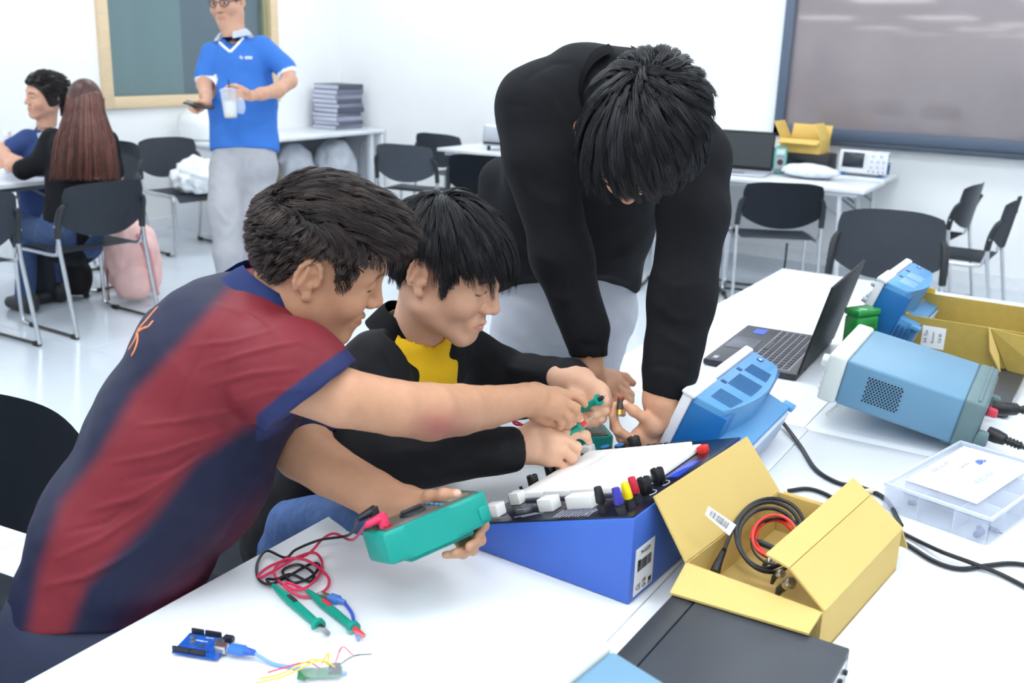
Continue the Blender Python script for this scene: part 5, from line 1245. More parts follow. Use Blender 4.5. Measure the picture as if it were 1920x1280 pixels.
def grow(seed, N, S, length, style, HZ=None, guides=420, clump=0.75, edge=0.0, jitter=0.12, lift=0.35, grav=None, shell=0.004, wave=0.0, wfreq=3.0, flow=None, cut=None):
    """strands in head space; style(p) -> (flow direction, length multiplier)"""
    rs = np.random.RandomState(seed)
    u = rs.normal(size=(N*4, 3)); u /= np.linalg.norm(u, axis=1, keepdims=True)
    p = SK_C+u*(SK_R+0.002); p = p[hair_edge(p, edge, HZ) > rs.uniform(-0.002, 0.004, len(p))][:N]
    gi = rs.choice(len(p), min(guides, len(p)), replace=False); g = p[gi]
    def path(p0):
        n = (p0-SK_C)/SK_R**2; n /= np.linalg.norm(n, axis=1, keepdims=True)
        fl, lm = flow(p0); L = length*lm*rs.uniform(0.75, 1.15, len(p0))
        d = n*lift+fl+rs.normal(size=p0.shape)*jitter; d /= np.linalg.norm(d, axis=1, keepdims=True)
        P = [p0]; q = p0.copy(); ph = rs.uniform(0, 6.28, len(p0)); side = np.cross(n, fl); side /= np.maximum(np.linalg.norm(side, axis=1, keepdims=True), 1e-6)
        for i in range(1, S):
            t = i/(S-1); fl2, _ = flow(q)
            d = d*0.72+fl2*0.20+(grav if grav is not None else 0)*0.30*t+side*(wave*np.sin(wfreq*t*6.28+ph))[:, None]
            d /= np.linalg.norm(d, axis=1, keepdims=True)
            q = q+d*(L/(S-1))[:, None]
            e = (q-SK_C)/(SK_R+shell+0.008*t); k = np.linalg.norm(e, axis=1); ins = k < 1
            q[ins] = SK_C+(q[ins]-SK_C)/k[ins][:, None]
            P.append(q.copy())
        return np.stack(P, 1)
    G = path(g)
    # each strand follows the closest guide, closing up to it towards the tip
    idx = np.zeros(len(p), int)
    for a in range(0, len(p), 2000):
        idx[a:a+2000] = np.argmin(((p[a:a+2000, None]-g[None])**2).sum(2), 1)
    own = path(p); t = np.linspace(0, 1, S)[None, :, None]
    off = (p-g[idx])[:, None]
    tied = G[idx]+off*(1-0.75*t)+rs.normal(size=(len(p), 1, 3))*0.0016*t
    P = own*(1-clump)+tied*clump
    if cut is not None:                                   # trim every strand where it drops past the cut line
        zc = np.interp(P[:, :, 1], cut[0], cut[1])+rs.normal(size=(len(P), 1))*cut[2]+(rs.normal(size=len(g))*cut[2]*1.3)[idx][:, None]
        below = (P[:, :, 2] < zc) & (np.arange(S)[None] > 0)
        first = np.where(below.any(1), below.argmax(1), S-1).astype(float)/(S-1)
        first = np.maximum(first, 0.10)
        tt = first[:, None]*np.linspace(0, 1, S)[None]*(S-1); i0 = np.minimum(tt.astype(int), S-2); fr_ = (tt-i0)[:, :, None]
        ar_ = np.arange(len(P))[:, None]; P = P[ar_, i0]*(1-fr_)+P[ar_, i0+1]*fr_
    return P, idx
def hair(parent, M, seed, N, S, length, flow, col, r=(0.00042, 0.00012), HZ=None, cap_col=None, fade=None, cap=0.004, name='hair', **kw):
    P, gidx = grow(seed, N, S, length, None, HZ=HZ, flow=flow, **kw)
    Pw = P@M[:3, :3].T+M[:3, 3]; rs = np.random.RandomState(seed+1)
    cc = cl(col)[None]*(rs.uniform(0.45, 1.9, gidx.max()+1)[gidx]*rs.uniform(0.7, 1.35, len(P)))[:, None]
    sc = np.linalg.norm(M[:3, 0])
    o = strand_mesh(name, Pw, r[0]*sc, r[1]*sc, HAIRM, parent, cc); tag(o, kind='stuff')
    cs = [ell(SK_C, SK_R+cap, k=0.005)]; lo, hi = bounds(cs)
    base = cl(cap_col if cap_col is not None else col)
    def colf(v):
        Mi = np.linalg.inv(M); p = v@Mi[:3, :3].T+Mi[:3, 3]; c = np.tile(base, (len(v), 1))
        if fade is not None:
            e = hair_edge(p, 0, HZ); c = mixc(c, (1-sstep(e, 0.0, fade[1]))*0.6, cl(fade[0]))
        return c
    Mi = np.linalg.inv(M)
    def keep(v): return hair_edge(v@Mi[:3, :3].T+Mi[:3, 3], -0.001, HZ) > 0
    body_mesh('hair_base', [(cs, lo, hi, 0.004, M)], HAIRM, o, colf, 1, None, keep)
    return o
def finger(pts, r=0.0088, k=0.004, taper=(1.06, 0.98, 0.88, 0.74)):
    """pts: mcp, pip, dip, tip world points"""
    rr = [r*t for t in taper][:len(pts)]
    S = chain(pts, rr, k)
    for i in range(1, len(pts)-1): S.append(ell(pts[i], (rr[i]*1.07,)*3, k=0.004))
    return S
def hand_px(wrist, mcps, fingers, thumb, r=0.0088, palm_t=0.013, wr=(0.024, 0.018)):
    """wrist (x,y,d); mcps: 4 knuckles; fingers: list of [pip, dip, tip]; thumb [cmc, mcp, ip, tip]; all (x, y, d)"""
    W = at(*wrist); K = [at(*m) for m in mcps]; S = []
    ax = nrm(np.mean(K, 0)-W); lat = nrm(K[0]-K[3])
    for i, kk in enumerate(K):
        S.append(cone(W+lat*(0.016-0.0105*i), kk, palm_t, r*1.18, 0.012))
    for a, b_ in zip(K, K[1:]): S.append(cone(a*0.8+W*0.2, b_*0.8+W*0.2, palm_t*0.95, palm_t*0.95, 0.010)); 
    for i, f in enumerate(fingers):
        sc = (1.0, 1.04, 0.98, 0.86)[i]
        S += finger([K[i]]+[at(*q) for q in f], r*sc)
    T = [at(*q) for q in thumb]
    S += chain([W*0.6+T[0]*0.4, T[0], T[1]], [0.016, 0.0165, 0.0120], 0.012)+finger(T[1:], r*1.16, 0.004, (1.0, 0.98, 0.80))
    return S
def nail(S, p, d, n, s=1.0): pass
# ------------------------------------------------------------------ people
def skin_nails(c, v, nails):
    for (q, r) in nails:
        d = np.linalg.norm(v-at(*q), axis=1); c = mixc(c, 0.55*(1-sstep(d, r*0.6, r)), cl((244, 196, 186)))
    return c
def shoe(parent, heel, toe, m=None):
    heel, toe = V(*heel), V(*toe); S = [cone(heel, toe, 0.042, 0.038, 0.02), ell(heel+V(0, 0, 0.03), (0.045, 0.045, 0.05), k=0.02)]
    S.append(cut((0, 0, 0.002), (0, 0, -1), heel-0.4, heel+0.4)); lo, hi = bounds(S)
    return body_mesh('shoe', [(S, lo, hi, 0.010)], m or BLACK_PL, parent)
def dn(p, z): return V(p[0], p[1], z)

# ================= A: student in the red and navy polo, leaning in from the left
A = thing('person', 'seated young man in red and navy polo leaning over the table holding a meter', 'person', (-1.42, 0.93, 0))
RA = np.stack([V(0.629, -0.753, -0.194), V(0.648, 0.645, -0.405), V(0.43, 0.129, 0.894)], 1)
RA[:, 1] = nrm(RA[:, 1]); RA[:, 0] = nrm(np.cross(RA[:, 1], RA[:, 2])); RA[:, 2] = np.cross(RA[:, 0], RA[:, 1])
MA = frame_np(RA, V(-1.0758, 1.2003, 1.2504), 1.02); MAi = np.linalg.inv(MA)
def aloc(p): return MAi[:3, :3]@np.asarray(p, float)+MAi[:3, 3]
A_neck = at(500, 600, 1.64)
hs = head_shapes(smile=1.0, neckto=aloc(A_neck), neck_r=(0.055, 0.066))
A_base = (194, 146, 116)
rarm = chain_px([(520, 700, 1.50, 62), (640, 745, 1.50, 56), (740, 764, 1.55, 52), (806, 772, 1.60, 54), (862, 768, 1.68, 48), (915, 763, 1.77, 40), (985, 749, 1.86, 31), (1000, 748, 1.875, 31)], 0.006)
rhand = hand_px((1000, 748, 1.878), [(1052, 738, 1.905), (1056, 750, 1.892), (1050, 765, 1.888), (1042, 776, 1.892)],
    [[(1074, 741, 1.908), (1090, 748, 1.908), (1097, 758, 1.908)], [(1078, 765, 1.895), (1082, 782, 1.905), (1070, 788, 1.915)], [(1066, 782, 1.895), (1066, 795, 1.905), (1053, 795, 1.912)], [(1052, 790, 1.898), (1050, 799, 1.906), (1040, 797, 1.912)]],
    [(1005, 772, 1.895), (1022, 786, 1.905), (1042, 792, 1.915), (1060, 790, 1.925)], r=0.0090, palm_t=0.0145)
larm = chain_px([(560, 740, 1.80, 60), (570, 845, 1.74, 56), (620, 882, 1.71, 49), (700, 925, 1.66, 44), (755, 945, 1.63, 35), (772, 948, 1.62, 33)], 0.006)
lhand = hand_px((772, 947, 1.622), [(838, 955, 1.66), (845, 970, 1.66), (848, 985, 1.655), (846, 1000, 1.645)],
    [[(890, 962, 1.645), (907, 985, 1.600), (898, 1003, 1.570)], [(888, 990, 1.630), (900, 1012, 1.585), (880, 1024, 1.545)], [(880, 1010, 1.62), (886, 1030, 1.575), (852, 1036, 1.540)], [(866, 1022, 1.61), (868, 1038, 1.570), (835, 1040, 1.540)]],
    [(788, 942, 1.612), (806, 932, 1.590), (832, 928, 1.575), (856, 926, 1.568)], r=0.0093, palm_t=0.0135)
At = [slab(at(185, 1165, 1.68), at(345, 830, 1.66), RT*0.2-FW*0.95, (0.13, 0.09), (0.14, 0.10), 0.03), slab(at(345, 830, 1.66), at(480, 640, 1.63), RT*0.2-FW*0.95, (0.14, 0.10), (0.13, 0.085), 0.03), cone(at(480, 640, 1.63), at(520, 700, 1.50), 0.07, 0.05, 0.03), cone(at(480, 640, 1.66), at(560, 740, 1.80), 0.07, 0.05, 0.03)]
lo, hi = bounds(At, 0.03)
A_nails = [((858, 924, 1.562), 0.0075), ((814, 1034, 1.530), 0.006)]
def acol(v):
    c = head_colour(v, MAi, 1, A_base, 1.0, browk=0.9); p = vproj(v)
    p_ = (v@MAi[:3, :3].T+MAi[:3, 3])
    e = np.hypot((p[:, 0]-826)/46, (p[:, 1]-800)/30); fore = (v@V(*FW)*0+np.linalg.norm(v-at(826, 800, 1.60), axis=1)) < 0.09
    c = mixc(c, 0.85*np.exp(-e**2)*fore, cl((166, 98, 92)))
    rs = np.random.RandomState(1)
    for k in range(16):
        q = V(rs.uniform(0.045, 0.066), rs.uniform(0.02, 0.07), rs.uniform(-0.05, 0.03)); d = np.linalg.norm(p_-q, axis=1); c = mixc(c, 0.30*np.exp(-(d/0.0022)**2), cl((120, 70, 50)))
    return skin_nails(c, v, A_nails)
def arm_patch(S, h, pad=0.012):
    lo, hi = bounds(S, pad); return (S, lo, hi, h)
body_mesh('body', [(hs, (-0.11, -0.14, -0.175), (0.11, 0.135, 0.14), 0.0021, MA), (rarm+rhand, *bounds(rarm+rhand, 0.01), 0.0026), (larm+lhand, *bounds(larm+lhand, 0.01), 0.0026), (At, lo, hi, 0.012)], SKIN, A, acol)
def flowA(p):
    n = len(p); top = sstep(p[:, 2], 0.050, 0.095)[:, None]
    fw = np.array([-0.05, 0.90, 0.20]); dwn = np.array([0, -0.55, -0.80])
    back = sstep(-p[:, 1], 0.02, 0.09)[:, None]
    f = top*(fw*(1-back)+np.array([0, 0.60, 0.30])*back)+(1-top)*dwn
    lm = 0.13+0.90*sstep(p[:, 2], 0.050, 0.090)
    return f/np.maximum(np.linalg.norm(f, axis=1, keepdims=True), 1e-6), lm
HZA = [-0.055, -0.052, -0.020, 0.034, 0.038, 0.028, -0.006, -0.004, 0.048, 0.066, 0.072]
hair(A, MA, 3, 11000, 9, 0.060, flowA, (52, 42, 40), HZ=HZA, cap_col=(30, 25, 25), fade=((120, 90, 70), 0.030), wave=0.14, wfreq=1.0, lift=0.50, jitter=0.15, clump=0.72, guides=480, cap=0.006, shell=0.014, r=(0.0007, 0.0002), grav=V(0, 0.05, -0.45), cut=([-0.13, -0.05, -0.03, 0.006, 0.018, 0.040, 0.06, 0.10, 0.16], [-0.06, -0.05, 0.02, 0.042, 0.004, 0.008, 0.045, 0.045, 0.050], 0.005))
# shirt
NAVY, MAROON = (22, 27, 54), (114, 32, 42)
uA = RT*0.22-FW*0.95
sh = [slab(at(190, 1120, 1.68), at(240, 1000, 1.675), uA, (0.165, 0.138), (0.165, 0.140), 0.03), slab(at(240, 1000, 1.675), at(345, 820, 1.665), uA, (0.165, 0.140), (0.170, 0.142), 0.03),
      slab(at(345, 820, 1.665), at(424, 682, 1.65), uA, (0.170, 0.143), (0.165, 0.144), 0.03), slab(at(424, 682, 1.65), at(486, 594, 1.64), uA, (0.155, 0.136), (0.084, 0.078), 0.03),
      cone(at(480, 672, 1.56), at(560, 722, 1.50), 0.078, 0.080, 0.035), cone(at(540, 695, 1.50), at(640, 770, 1.51), 0.080, 0.068, 0.03),
      cone(at(520, 610, 1.72), at(575, 740, 1.80), 0.075, 0.075, 0.04), cone(at(575, 740, 1.80), at(570, 800, 1.78), 0.072, 0.066, 0.03),
      ell(at(420, 900, 1.64), (0.05, 0.07, 0.10), k=0.05)]
hem1 = at(573, 748, 1.45); hn = nrm(RT*0.60-UP*0.78+FW*0.05)
def halfcut(o, n, c, r): return Sh(lambda X, Y, Z: np.maximum(-((X-o[0])*n[0]+(Y-o[1])*n[1]+(Z-o[2])*n[2]), np.sqrt((X-c[0])**2+(Y-c[1])**2+(Z-c[2])**2)-r), np.asarray(c)-r, np.asarray(c)+r, 0.004, 'sub')
sh.append(halfcut(at(575, 752, 1.50), hn, at(650, 830, 1.48), 0.135))
sh.append(halfcut(at(545, 806, 1.78), nrm(-UP+RT*0.2), at(560, 880, 1.78), 0.10))
sh.append(Sh(lambda X, Y, Z: -((X-at(150, 1150, 1.68)[0])*0+(Y)*0+(Z)-(0.630)), (-2.2, 0.2, 0.3), (-0.8, 1.6, 0.70), 0.004, 'sub')) if False else None
sh = [s for s in sh if s is not None]
LINE1 = [(470, 470), (427, 538), (341, 637), (249, 735), (177, 860), (112, 939), (72, 1063), (50, 1180)]
LINE2 = [(640, 720), (560, 770), (459, 800), (367, 862), (289, 966), (215, 1040), (161, 1096), (130, 1180)]
def side(p, line):     # signed: positive to the right of the line
    L = np.asarray(line, float); best = np.full(len(p), 1e9); sg = np.zeros(len(p))
    for a, b in zip(L, L[1:]):
        d = b-a; t = np.clip(((p-a)@d)/(d@d), 0, 1); r = p-a-t[:, None]*d; e = np.linalg.norm(r, axis=1); s_ = np.sign(d[0]*(p[:, 1]-a[1])-d[1]*(p[:, 0]-a[0])); m = e < best
        best = np.where(m, e, best); sg = np.where(m, s_, sg)
    return -best*sg
def shirtcol(v):
    p = vproj(v); nv, mr = cl(NAVY), cl(MAROON); c = np.tile(nv, (len(v), 1))
    s1 = side(p, LINE1); s2 = side(p, LINE2)
    m = sstep(s1, -16, 22)*(1-sstep(s2, -18, 20)); 
    low = sstep(p[:, 1], 930, 1120); m2 = np.clip(np.exp(-((s2-190+0.12*(p[:, 1]-900))/55.0)**2)*sstep(p[:, 1], 780, 900)*0.55, 0, 1)
    sleeve = np.linalg.norm(v-at(560, 720, 1.48), axis=1) < 0.135
    m = np.where(sleeve & (s1 > 0), np.maximum(m, sstep(-(p[:, 1]-(800-0.0*p[:, 0])), -6, 10)), m)
    c = mixc(c, np.maximum(m, m2), mr)
    d = (v-at(575, 752, 1.50))@hn; near = np.linalg.norm(v-at(590, 745, 1.49), axis=1) < 0.14
    c = mixc(c, sstep(d, -0.029, -0.024)*(near & (p[:, 0] > 480)), cl((34, 44, 88)))
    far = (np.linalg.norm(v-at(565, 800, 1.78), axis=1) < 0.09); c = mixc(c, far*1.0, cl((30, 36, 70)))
    return c
FA = [([(250, 800), (330, 790), (430, 770), (510, 740)], 0.0042, 7), ([(200, 870), (300, 850), (390, 820), (470, 790)], 0.0042, 7), ([(215, 905), (320, 880), (430, 820)], -0.003, 7), ([(160, 960), (260, 930), (340, 880), (400, 840)], 0.005, 9), ([(100, 1050), (190, 1010), (280, 950), (330, 890)], 0.004, 8),
      ([(120, 1000), (200, 980), (280, 920)], -0.003, 8), ([(80, 1100), (160, 1080), (240, 1040), (300, 990)], 0.005, 10), ([(370, 690), (450, 665), (560, 640), (610, 660)], 0.0035, 7), ([(380, 725), (470, 700), (570, 690)], 0.0035, 7), ([(420, 760), (500, 735), (580, 730)], 0.003, 7), ([(350, 650), (440, 640), (540, 612)], 0.003, 7), ([(400, 570), (480, 600), (530, 640)], 0.003, 6), ([(330, 1060), (400, 1020), (470, 930)], 0.005, 10), ([(300, 1100), (380, 1060), (440, 1010)], -0.004, 9), ([(440, 545), (400, 620), (350, 720), (310, 830)], -0.002, 4)]
def shirtdisp(v, q):
    n = normals_of(v, q); v = folds(v, n, [(l, a*1.05, w_*0.62) for l, a, w_ in FA]); return noise_disp(noise_disp(v, n, 0.0014, 32, 5), n, 0.0035, 13, 11)
sh.append(ell(A_neck+UP*0.01, (0.062, 0.062, 0.062), k=0.004, op='sub'))
sh.append(halfcut(at(190, 1147, 1.68), nrm(-UP*0.995-FW*0.05), at(210, 1330, 1.70), 0.34))
lo, hi = bounds(sh, 0.02)
body_mesh('polo_shirt', [(sh, lo, hi, 0.0042)], SPORT, A, shirtcol, 1, shirtdisp)
# collar: a folded band round the neck
def collar(parent, cpts, fold, th, m, name='collar', a0=-2.9, a1=2.9, nA=40, basis=None, colour=None, front_drop=0.03, tops=(0.0, 0.0)):
    c0, c1 = cpts; ax = nrm(np.asarray(c1)-np.asarray(c0)); f = basis-ax*(basis@ax); f = nrm(f); s_ = np.cross(f, ax); b = MB()
    def fn(u, v_):
        a = a0+(a1-a0)*u; rim = np.asarray(c0)+ax*(0.012-front_drop*max(0, math.cos(a)))
        r_top = fold[0]; dirv = f*math.cos(a)*1.02+s_*math.sin(a)*1.0
        h = v_*2
        if h <= 1: return rim+dirv*(r_top+0.008)+ax*(0.030*h)          # inner stand
        k = h-1; return rim+dirv*(r_top+0.010+fold[1]*k)+ax*(0.032-(0.042+0.012*abs(math.cos(a)))*k)
    b.grid(fn, nA, 8); bmesh.ops.solidify(b.bm, geom=list(b.bm.faces), thickness=th)
    return b.build(name, m, parent, ang=60)
NAVYC = mat('collar_navy', (48, 66, 128), 0.7, var=0.04, bump=0.15, bscale=900)
cA0 = at(506, 572, 1.635); cA1 = at(556, 486, 1.62)
collar(A, (cA0, cA1), (0.060, 0.026), 0.003, NAVYC, basis=nrm(RT*0.9-UP*0.45+FW*0.3))
# printed mark on the back and a yellow thread
PRM = mat('orange_print', (206, 124, 84), 0.75)
b = MB()
def back_pt(x, y, d=1.60): return at(x, y, d)
shirt_o = [o for o in A.children if o.name.startswith('polo_shirt')][0]
bpy.context.view_layer.update()
def on_shirt(x, y, off=-0.0008, o=None):
    o = o or shirt_o; r = nrm(at(x, y, 2.0)-CAM); ok, loc, nor, _ = o.ray_cast(Vector(CAM), Vector(r))
    if not ok: return None
    nor = np.array(nor); nor = nor if nor@r < 0 else -nor
    return np.array(loc)+nor*off
for st_ in ([(297, 574), (285, 588), (268, 608), (256, 622)], [(288, 600), (278, 612), (262, 618), (254, 628)], [(258, 622), (268, 616), (274, 612)], [(258, 622), (252, 638), (246, 648), (241, 656)], [(258, 622), (258, 640), (252, 658), (246, 668)]):
    pts = [on_shirt(*q) for q in catmull([V(*s) for s in st_], 4)]; pts = [p for p in pts if p is not None]
    if len(pts) > 2: b.tube(pts, [0.0008]+[0.0026]*(len(pts)-2)+[0.0010], 6)
b.build('printed_mark', PRM, A)
# trousers
TRN = mat('navy_trousers', (30, 38, 62), 0.75, var=0.06, bump=0.15, bscale=700)
hipA = at(175, 1175, 1.69)
kneeR, kneeL = V(-0.98, 0.92, 0.55), V(-1.02, 1.25, 0.55)
tr_ = [slab(at(190, 1080, 1.69), hipA, uA, (0.150, 0.120), (0.165, 0.135), 0.04), cone(hipA-FW*0.07, kneeR, 0.098, 0.066, 0.05), cone(hipA+FW*0.09, kneeL, 0.098, 0.066, 0.05), cone(kneeR, dn(kneeR+V(-0.05, 0, 0), 0.10), 0.066, 0.048, 0.02), cone(kneeL, dn(kneeL+V(-0.05, 0, 0), 0.10), 0.066, 0.048, 0.02),
       cone(hipA, at(95, 1290, 1.66), 0.11, 0.12, 0.05)]
lo, hi = bounds(tr_, 0.02)
body_mesh('trousers', [(tr_, lo, hi, 0.009)], TRN, A, None, 1, lambda v, q: noise_disp(v, normals_of(v, q), 0.004, 16, 8))
for kq in (kneeR, kneeL): shoe(A, dn(kq+V(-0.07, 0, 0), 0.045), dn(kq+V(0.12, 0.02, 0), 0.042))

# ================= B: student in the black jacket and yellow tee
B = thing('person', 'seated young man in black jacket over yellow tee holding two test probes', 'person', (-1.45, 1.55, 0))
RB_ = np.stack([V(0.149, -0.986, -0.068), V(0.919, 0.164, -0.357), V(0.364, -0.01, 0.931)], 1)
RB_[:, 1] = nrm(RB_[:, 1]); RB_[:, 0] = nrm(np.cross(RB_[:, 1], RB_[:, 2])); RB_[:, 2] = np.cross(RB_[:, 0], RB_[:, 1])
MBm = frame_np(RB_, V(-1.069, 1.5454, 1.1807), 1.053); MBi = np.linalg.inv(MBm)
def bloc(p): return MBi[:3, :3]@np.asarray(p, float)+MBi[:3, 3]
B_neck = at(778, 640, 2.02)
hs = head_shapes(smile=0.0, neckto=bloc(B_neck), neck_r=(0.052, 0.050))
B_base = (220, 174, 146)
rwr = chain_px([(935, 842, 1.915, 30), (985, 835, 1.935, 30)], 0.01)
rhandB = hand_px((978, 836, 1.930), [(1040, 806, 1.925), (1053, 822, 1.918), (1052, 843, 1.918), (1042, 862, 1.922)],
    [[(1078, 812, 1.930), (1098, 816, 1.950), (1104, 828, 1.965)], [(1080, 838, 1.935), (1078, 852, 1.955), (1060, 850, 1.965)], [(1072, 858, 1.935), (1066, 870, 1.955), (1048, 866, 1.960)], [(1058, 876, 1.940), (1050, 884, 1.955), (1036, 878, 1.960)]],
    [(1000, 806, 1.935), (1024, 789, 1.945), (1052, 790, 1.955), (1078, 797, 1.965)], r=0.0100, palm_t=0.0185)
lwr = chain_px([(1050, 708, 2.13, 26), (1090, 716, 2.10, 28)], 0.01)
lhandB = hand_px((1080, 716, 2.105), [(1132, 732, 2.06), (1136, 746, 2.055), (1134, 760, 2.055), (1126, 774, 2.06)],
    [[(1134, 752, 2.03), (1116, 762, 2.03), (1100, 758, 2.045)], [(1134, 770, 2.035), (1116, 778, 2.035), (1102, 772, 2.05)], [(1128, 784, 2.04), (1112, 788, 2.04), (1100, 782, 2.055)], [(1118, 792, 2.045), (1104, 794, 2.045), (1096, 788, 2.055)]],
    [(1078, 748, 2.08), (1082, 768, 2.06), (1084, 785, 2.045), (1092, 796, 2.03)], r=0.0098, palm_t=0.0165)
Bt = [slab(at(590, 990, 2.25), at(735, 760, 2.13), nrm(-RT*0.4-FW*0.9), (0.13, 0.08), (0.14, 0.09), 0.03), slab(at(735, 760, 2.13), at(775, 660, 2.03), nrm(-RT*0.4-FW*0.9), (0.14, 0.085), (0.06, 0.05), 0.03),
      cone(at(690, 700, 1.90), at(640, 855, 1.80), 0.045, 0.04, 0.02), cone(at(640, 855, 1.80), at(945, 842, 1.92), 0.04, 0.028, 0.02), cone(at(860, 655, 2.2), at(955, 705, 2.25), 0.045, 0.036, 0.02), cone(at(955, 705, 2.25), at(1060, 708, 2.13), 0.036, 0.026, 0.02)]
def bcol(v):
    c = head_colour(v, MBi, 1, B_base, 0.0, browk=0.95); p_ = (v@MBi[:3, :3].T+MBi[:3, 3])
    return skin_nails(c, v, [((1104, 832, 1.955), 0.007), ((1080, 797, 1.955), 0.007)])
body_mesh('body', [(hs, (-0.11, -0.14, -0.165), (0.11, 0.135, 0.14), 0.0022, MBm), (rwr+rhandB, *bounds(rwr+rhandB, 0.01), 0.0026), (lwr+lhandB, *bounds(lwr+lhandB, 0.01), 0.0026), (Bt, *bounds(Bt, 0.02), 0.012)], SKIN, B, bcol)
WH = V(0.0, -0.055, 0.105)
def flowB(p):
    d = p-WH; n = (p-SK_C)/SK_R**2; n /= np.linalg.norm(n, axis=1, keepdims=True); d = d-n*(d*n).sum(1, keepdims=True); d /= np.maximum(np.linalg.norm(d, axis=1, keepdims=True), 1e-6)
    low = sstep(-p[:, 2], -0.05, 0.02)[:, None]; f = d*(1-low)+np.array([0, 0.05, -1.0])*low
    back = sstep(-p[:, 1], 0.02, 0.08)*sstep(-p[:, 2], -0.05, 0.02)
    side_ = sstep(-p[:, 2], -0.045, 0.0)*(p[:, 1] < 0.06)
    lm = 1.0-0.72*side_+0.22*sstep(p[:, 1], 0.0, 0.05)*sstep(p[:, 2], 0.05, 0.09)
    return f/np.maximum(np.linalg.norm(f, axis=1, keepdims=True), 1e-6), lm
HZB = [-0.060, -0.056, -0.026, 0.032, 0.038, 0.028, -0.022, -0.018, 0.040, 0.062, 0.072]
hair(B, MBm, 7, 11000, 9, 0.078, flowB, (24, 24, 28), HZ=HZB, cap_col=(15, 15, 18), fade=((90, 70, 60), 0.016), lift=0.62, jitter=0.10, clump=0.78, guides=460, grav=np.array([0.02, 0.10, -0.75]), cap=0.007, shell=0.012, r=(0.0006, 0.00016), cut=([-0.13, -0.06, -0.045, -0.035, 0.010, 0.017, 0.022, 0.036, 0.046, 0.060, 0.10, 0.16], [-0.062, -0.056, 0.0, 0.044, 0.044, 0.024, -0.006, -0.004, 0.038, 0.042, 0.040, 0.036], 0.006))
BLK_J = mat('black_jacket', (20, 21, 25), 0.75, spec=0.3, var=0.08, bump=0.2, bscale=900)
uB = nrm(-RT*0.40-FW*0.90); fB = nrm(RT*0.85-FW*0.45)
jk = [slab(at(585, 1000, 2.25), at(700, 820, 2.17), uB, (0.18, 0.135), (0.19, 0.130), 0.05), slab(at(700, 820, 2.17), at(762, 690, 2.07), uB, (0.19, 0.125), (0.17, 0.095), 0.05), slab(at(762, 690, 2.07), at(775, 640, 2.03), uB, (0.15, 0.09), (0.085, 0.07), 0.05),
      cone(at(705, 690, 1.91), at(640, 850, 1.81), 0.072, 0.060, 0.04), cone(at(640, 850, 1.81), at(800, 858, 1.85), 0.060, 0.052, 0.03), cone(at(800, 858, 1.85), at(958, 842, 1.92), 0.052, 0.043, 0.02),
      cone(at(850, 655, 2.19), at(945, 700, 2.25), 0.066, 0.054, 0.04), cone(at(945, 700, 2.25), at(1068, 706, 2.135), 0.052, 0.038, 0.02), cone(at(1068, 706, 2.135), at(1088, 714, 2.11), 0.038, 0.035, 0.01)]
V0, V1 = at(790, 598, 1.92), at(808, 722, 1.93)
jk += [cone(V0, V1, 0.082, 0.016, 0.01, 'sub'), cone(at(822, 606, 2.0), at(814, 690, 1.97), 0.055, 0.022, 0.01, 'sub')]
jk += [ell(B_neck, (0.058, 0.058, 0.058), k=0.004, op='sub')]
jk += [halfcut(at(970, 840, 1.925), nrm(at(1010, 835, 1.95)-at(950, 842, 1.92)), at(1000, 838, 1.93), 0.055), halfcut(at(1090, 712, 2.11), nrm(RT*0.75-UP*0.5), at(1120, 735, 2.10), 0.055)]
FB = [([(910, 640), (960, 690), (1010, 700)], 0.004, 9), ([(700, 860), (760, 845), (830, 850)], 0.004, 9), ([(760, 880), (840, 870), (920, 860)], -0.003, 8), ([(900, 870), (935, 840), (950, 805)], 0.004, 7), ([(930, 880), (955, 845), (962, 810)], -0.003, 5), ([(700, 600), (720, 660), (760, 720)], 0.004, 8), ([(1040, 690), (1060, 700), (1064, 720)], 0.004, 6), ([(860, 600), (880, 660), (930, 720)], 0.004, 9)]
def jdisp(v, q):
    n = normals_of(v, q); return noise_disp(folds(v, n, FB), n, 0.0030, 22, 9)
body_mesh('jacket', [(jk, *bounds(jk, 0.02), 0.0065)], BLK_J, B, None, 1, jdisp)
ye = [slab(at(640, 930, 2.21), at(762, 690, 2.065), uB, (0.14, 0.110), (0.15, 0.092), 0.04), slab(at(762, 690, 2.065), at(778, 628, 2.02), uB, (0.15, 0.092), (0.075, 0.066), 0.04)]
ye.append(ell(at(784, 606, 2.0), (0.060, 0.060, 0.060), k=0.003, op='sub'))
body_mesh('tee_shirt', [(ye, *bounds(ye, 0.02), 0.006)], mat('yellow_tee', (238, 190, 14), 0.75, var=0.05, bump=0.15, bscale=700), B, None, 1, lambda v, q: noise_disp(v, normals_of(v, q), 0.002, 25, 3))
cB0, cB1 = at(772, 632, 2.035), at(805, 560, 2.01)
collar(B, (cB0, cB1), (0.066, 0.020), 0.004, BLK_J, basis=fB, a0=0.75, a1=2*math.pi-0.75, front_drop=0.05)
JEAN = mat('blue_jeans', (74, 104, 156), 0.8, var=0.2, vscale=60, bump=0.2, bscale=800)
hB = at(590, 1010, 2.25); kB1, kB2 = V(-1.05, 1.42, 0.56), V(-1.05, 1.72, 0.56)
jn = [slab(at(600, 980, 2.25), hB, uB, (0.15, 0.11), (0.17, 0.12), 0.04), cone(hB-FW*0.10+RT*-0.02, kB1, 0.085, 0.068, 0.04), cone(hB+FW*0.08, kB2, 0.085, 0.068, 0.04), cone(kB1, dn(kB1+V(-0.06, 0, 0), 0.10), 0.068, 0.05, 0.02), cone(kB2, dn(kB2+V(-0.06, 0, 0), 0.10), 0.068, 0.05, 0.02), cone(at(560, 990, 2.06), at(700, 985, 1.86), 0.066, 0.062, 0.05)]
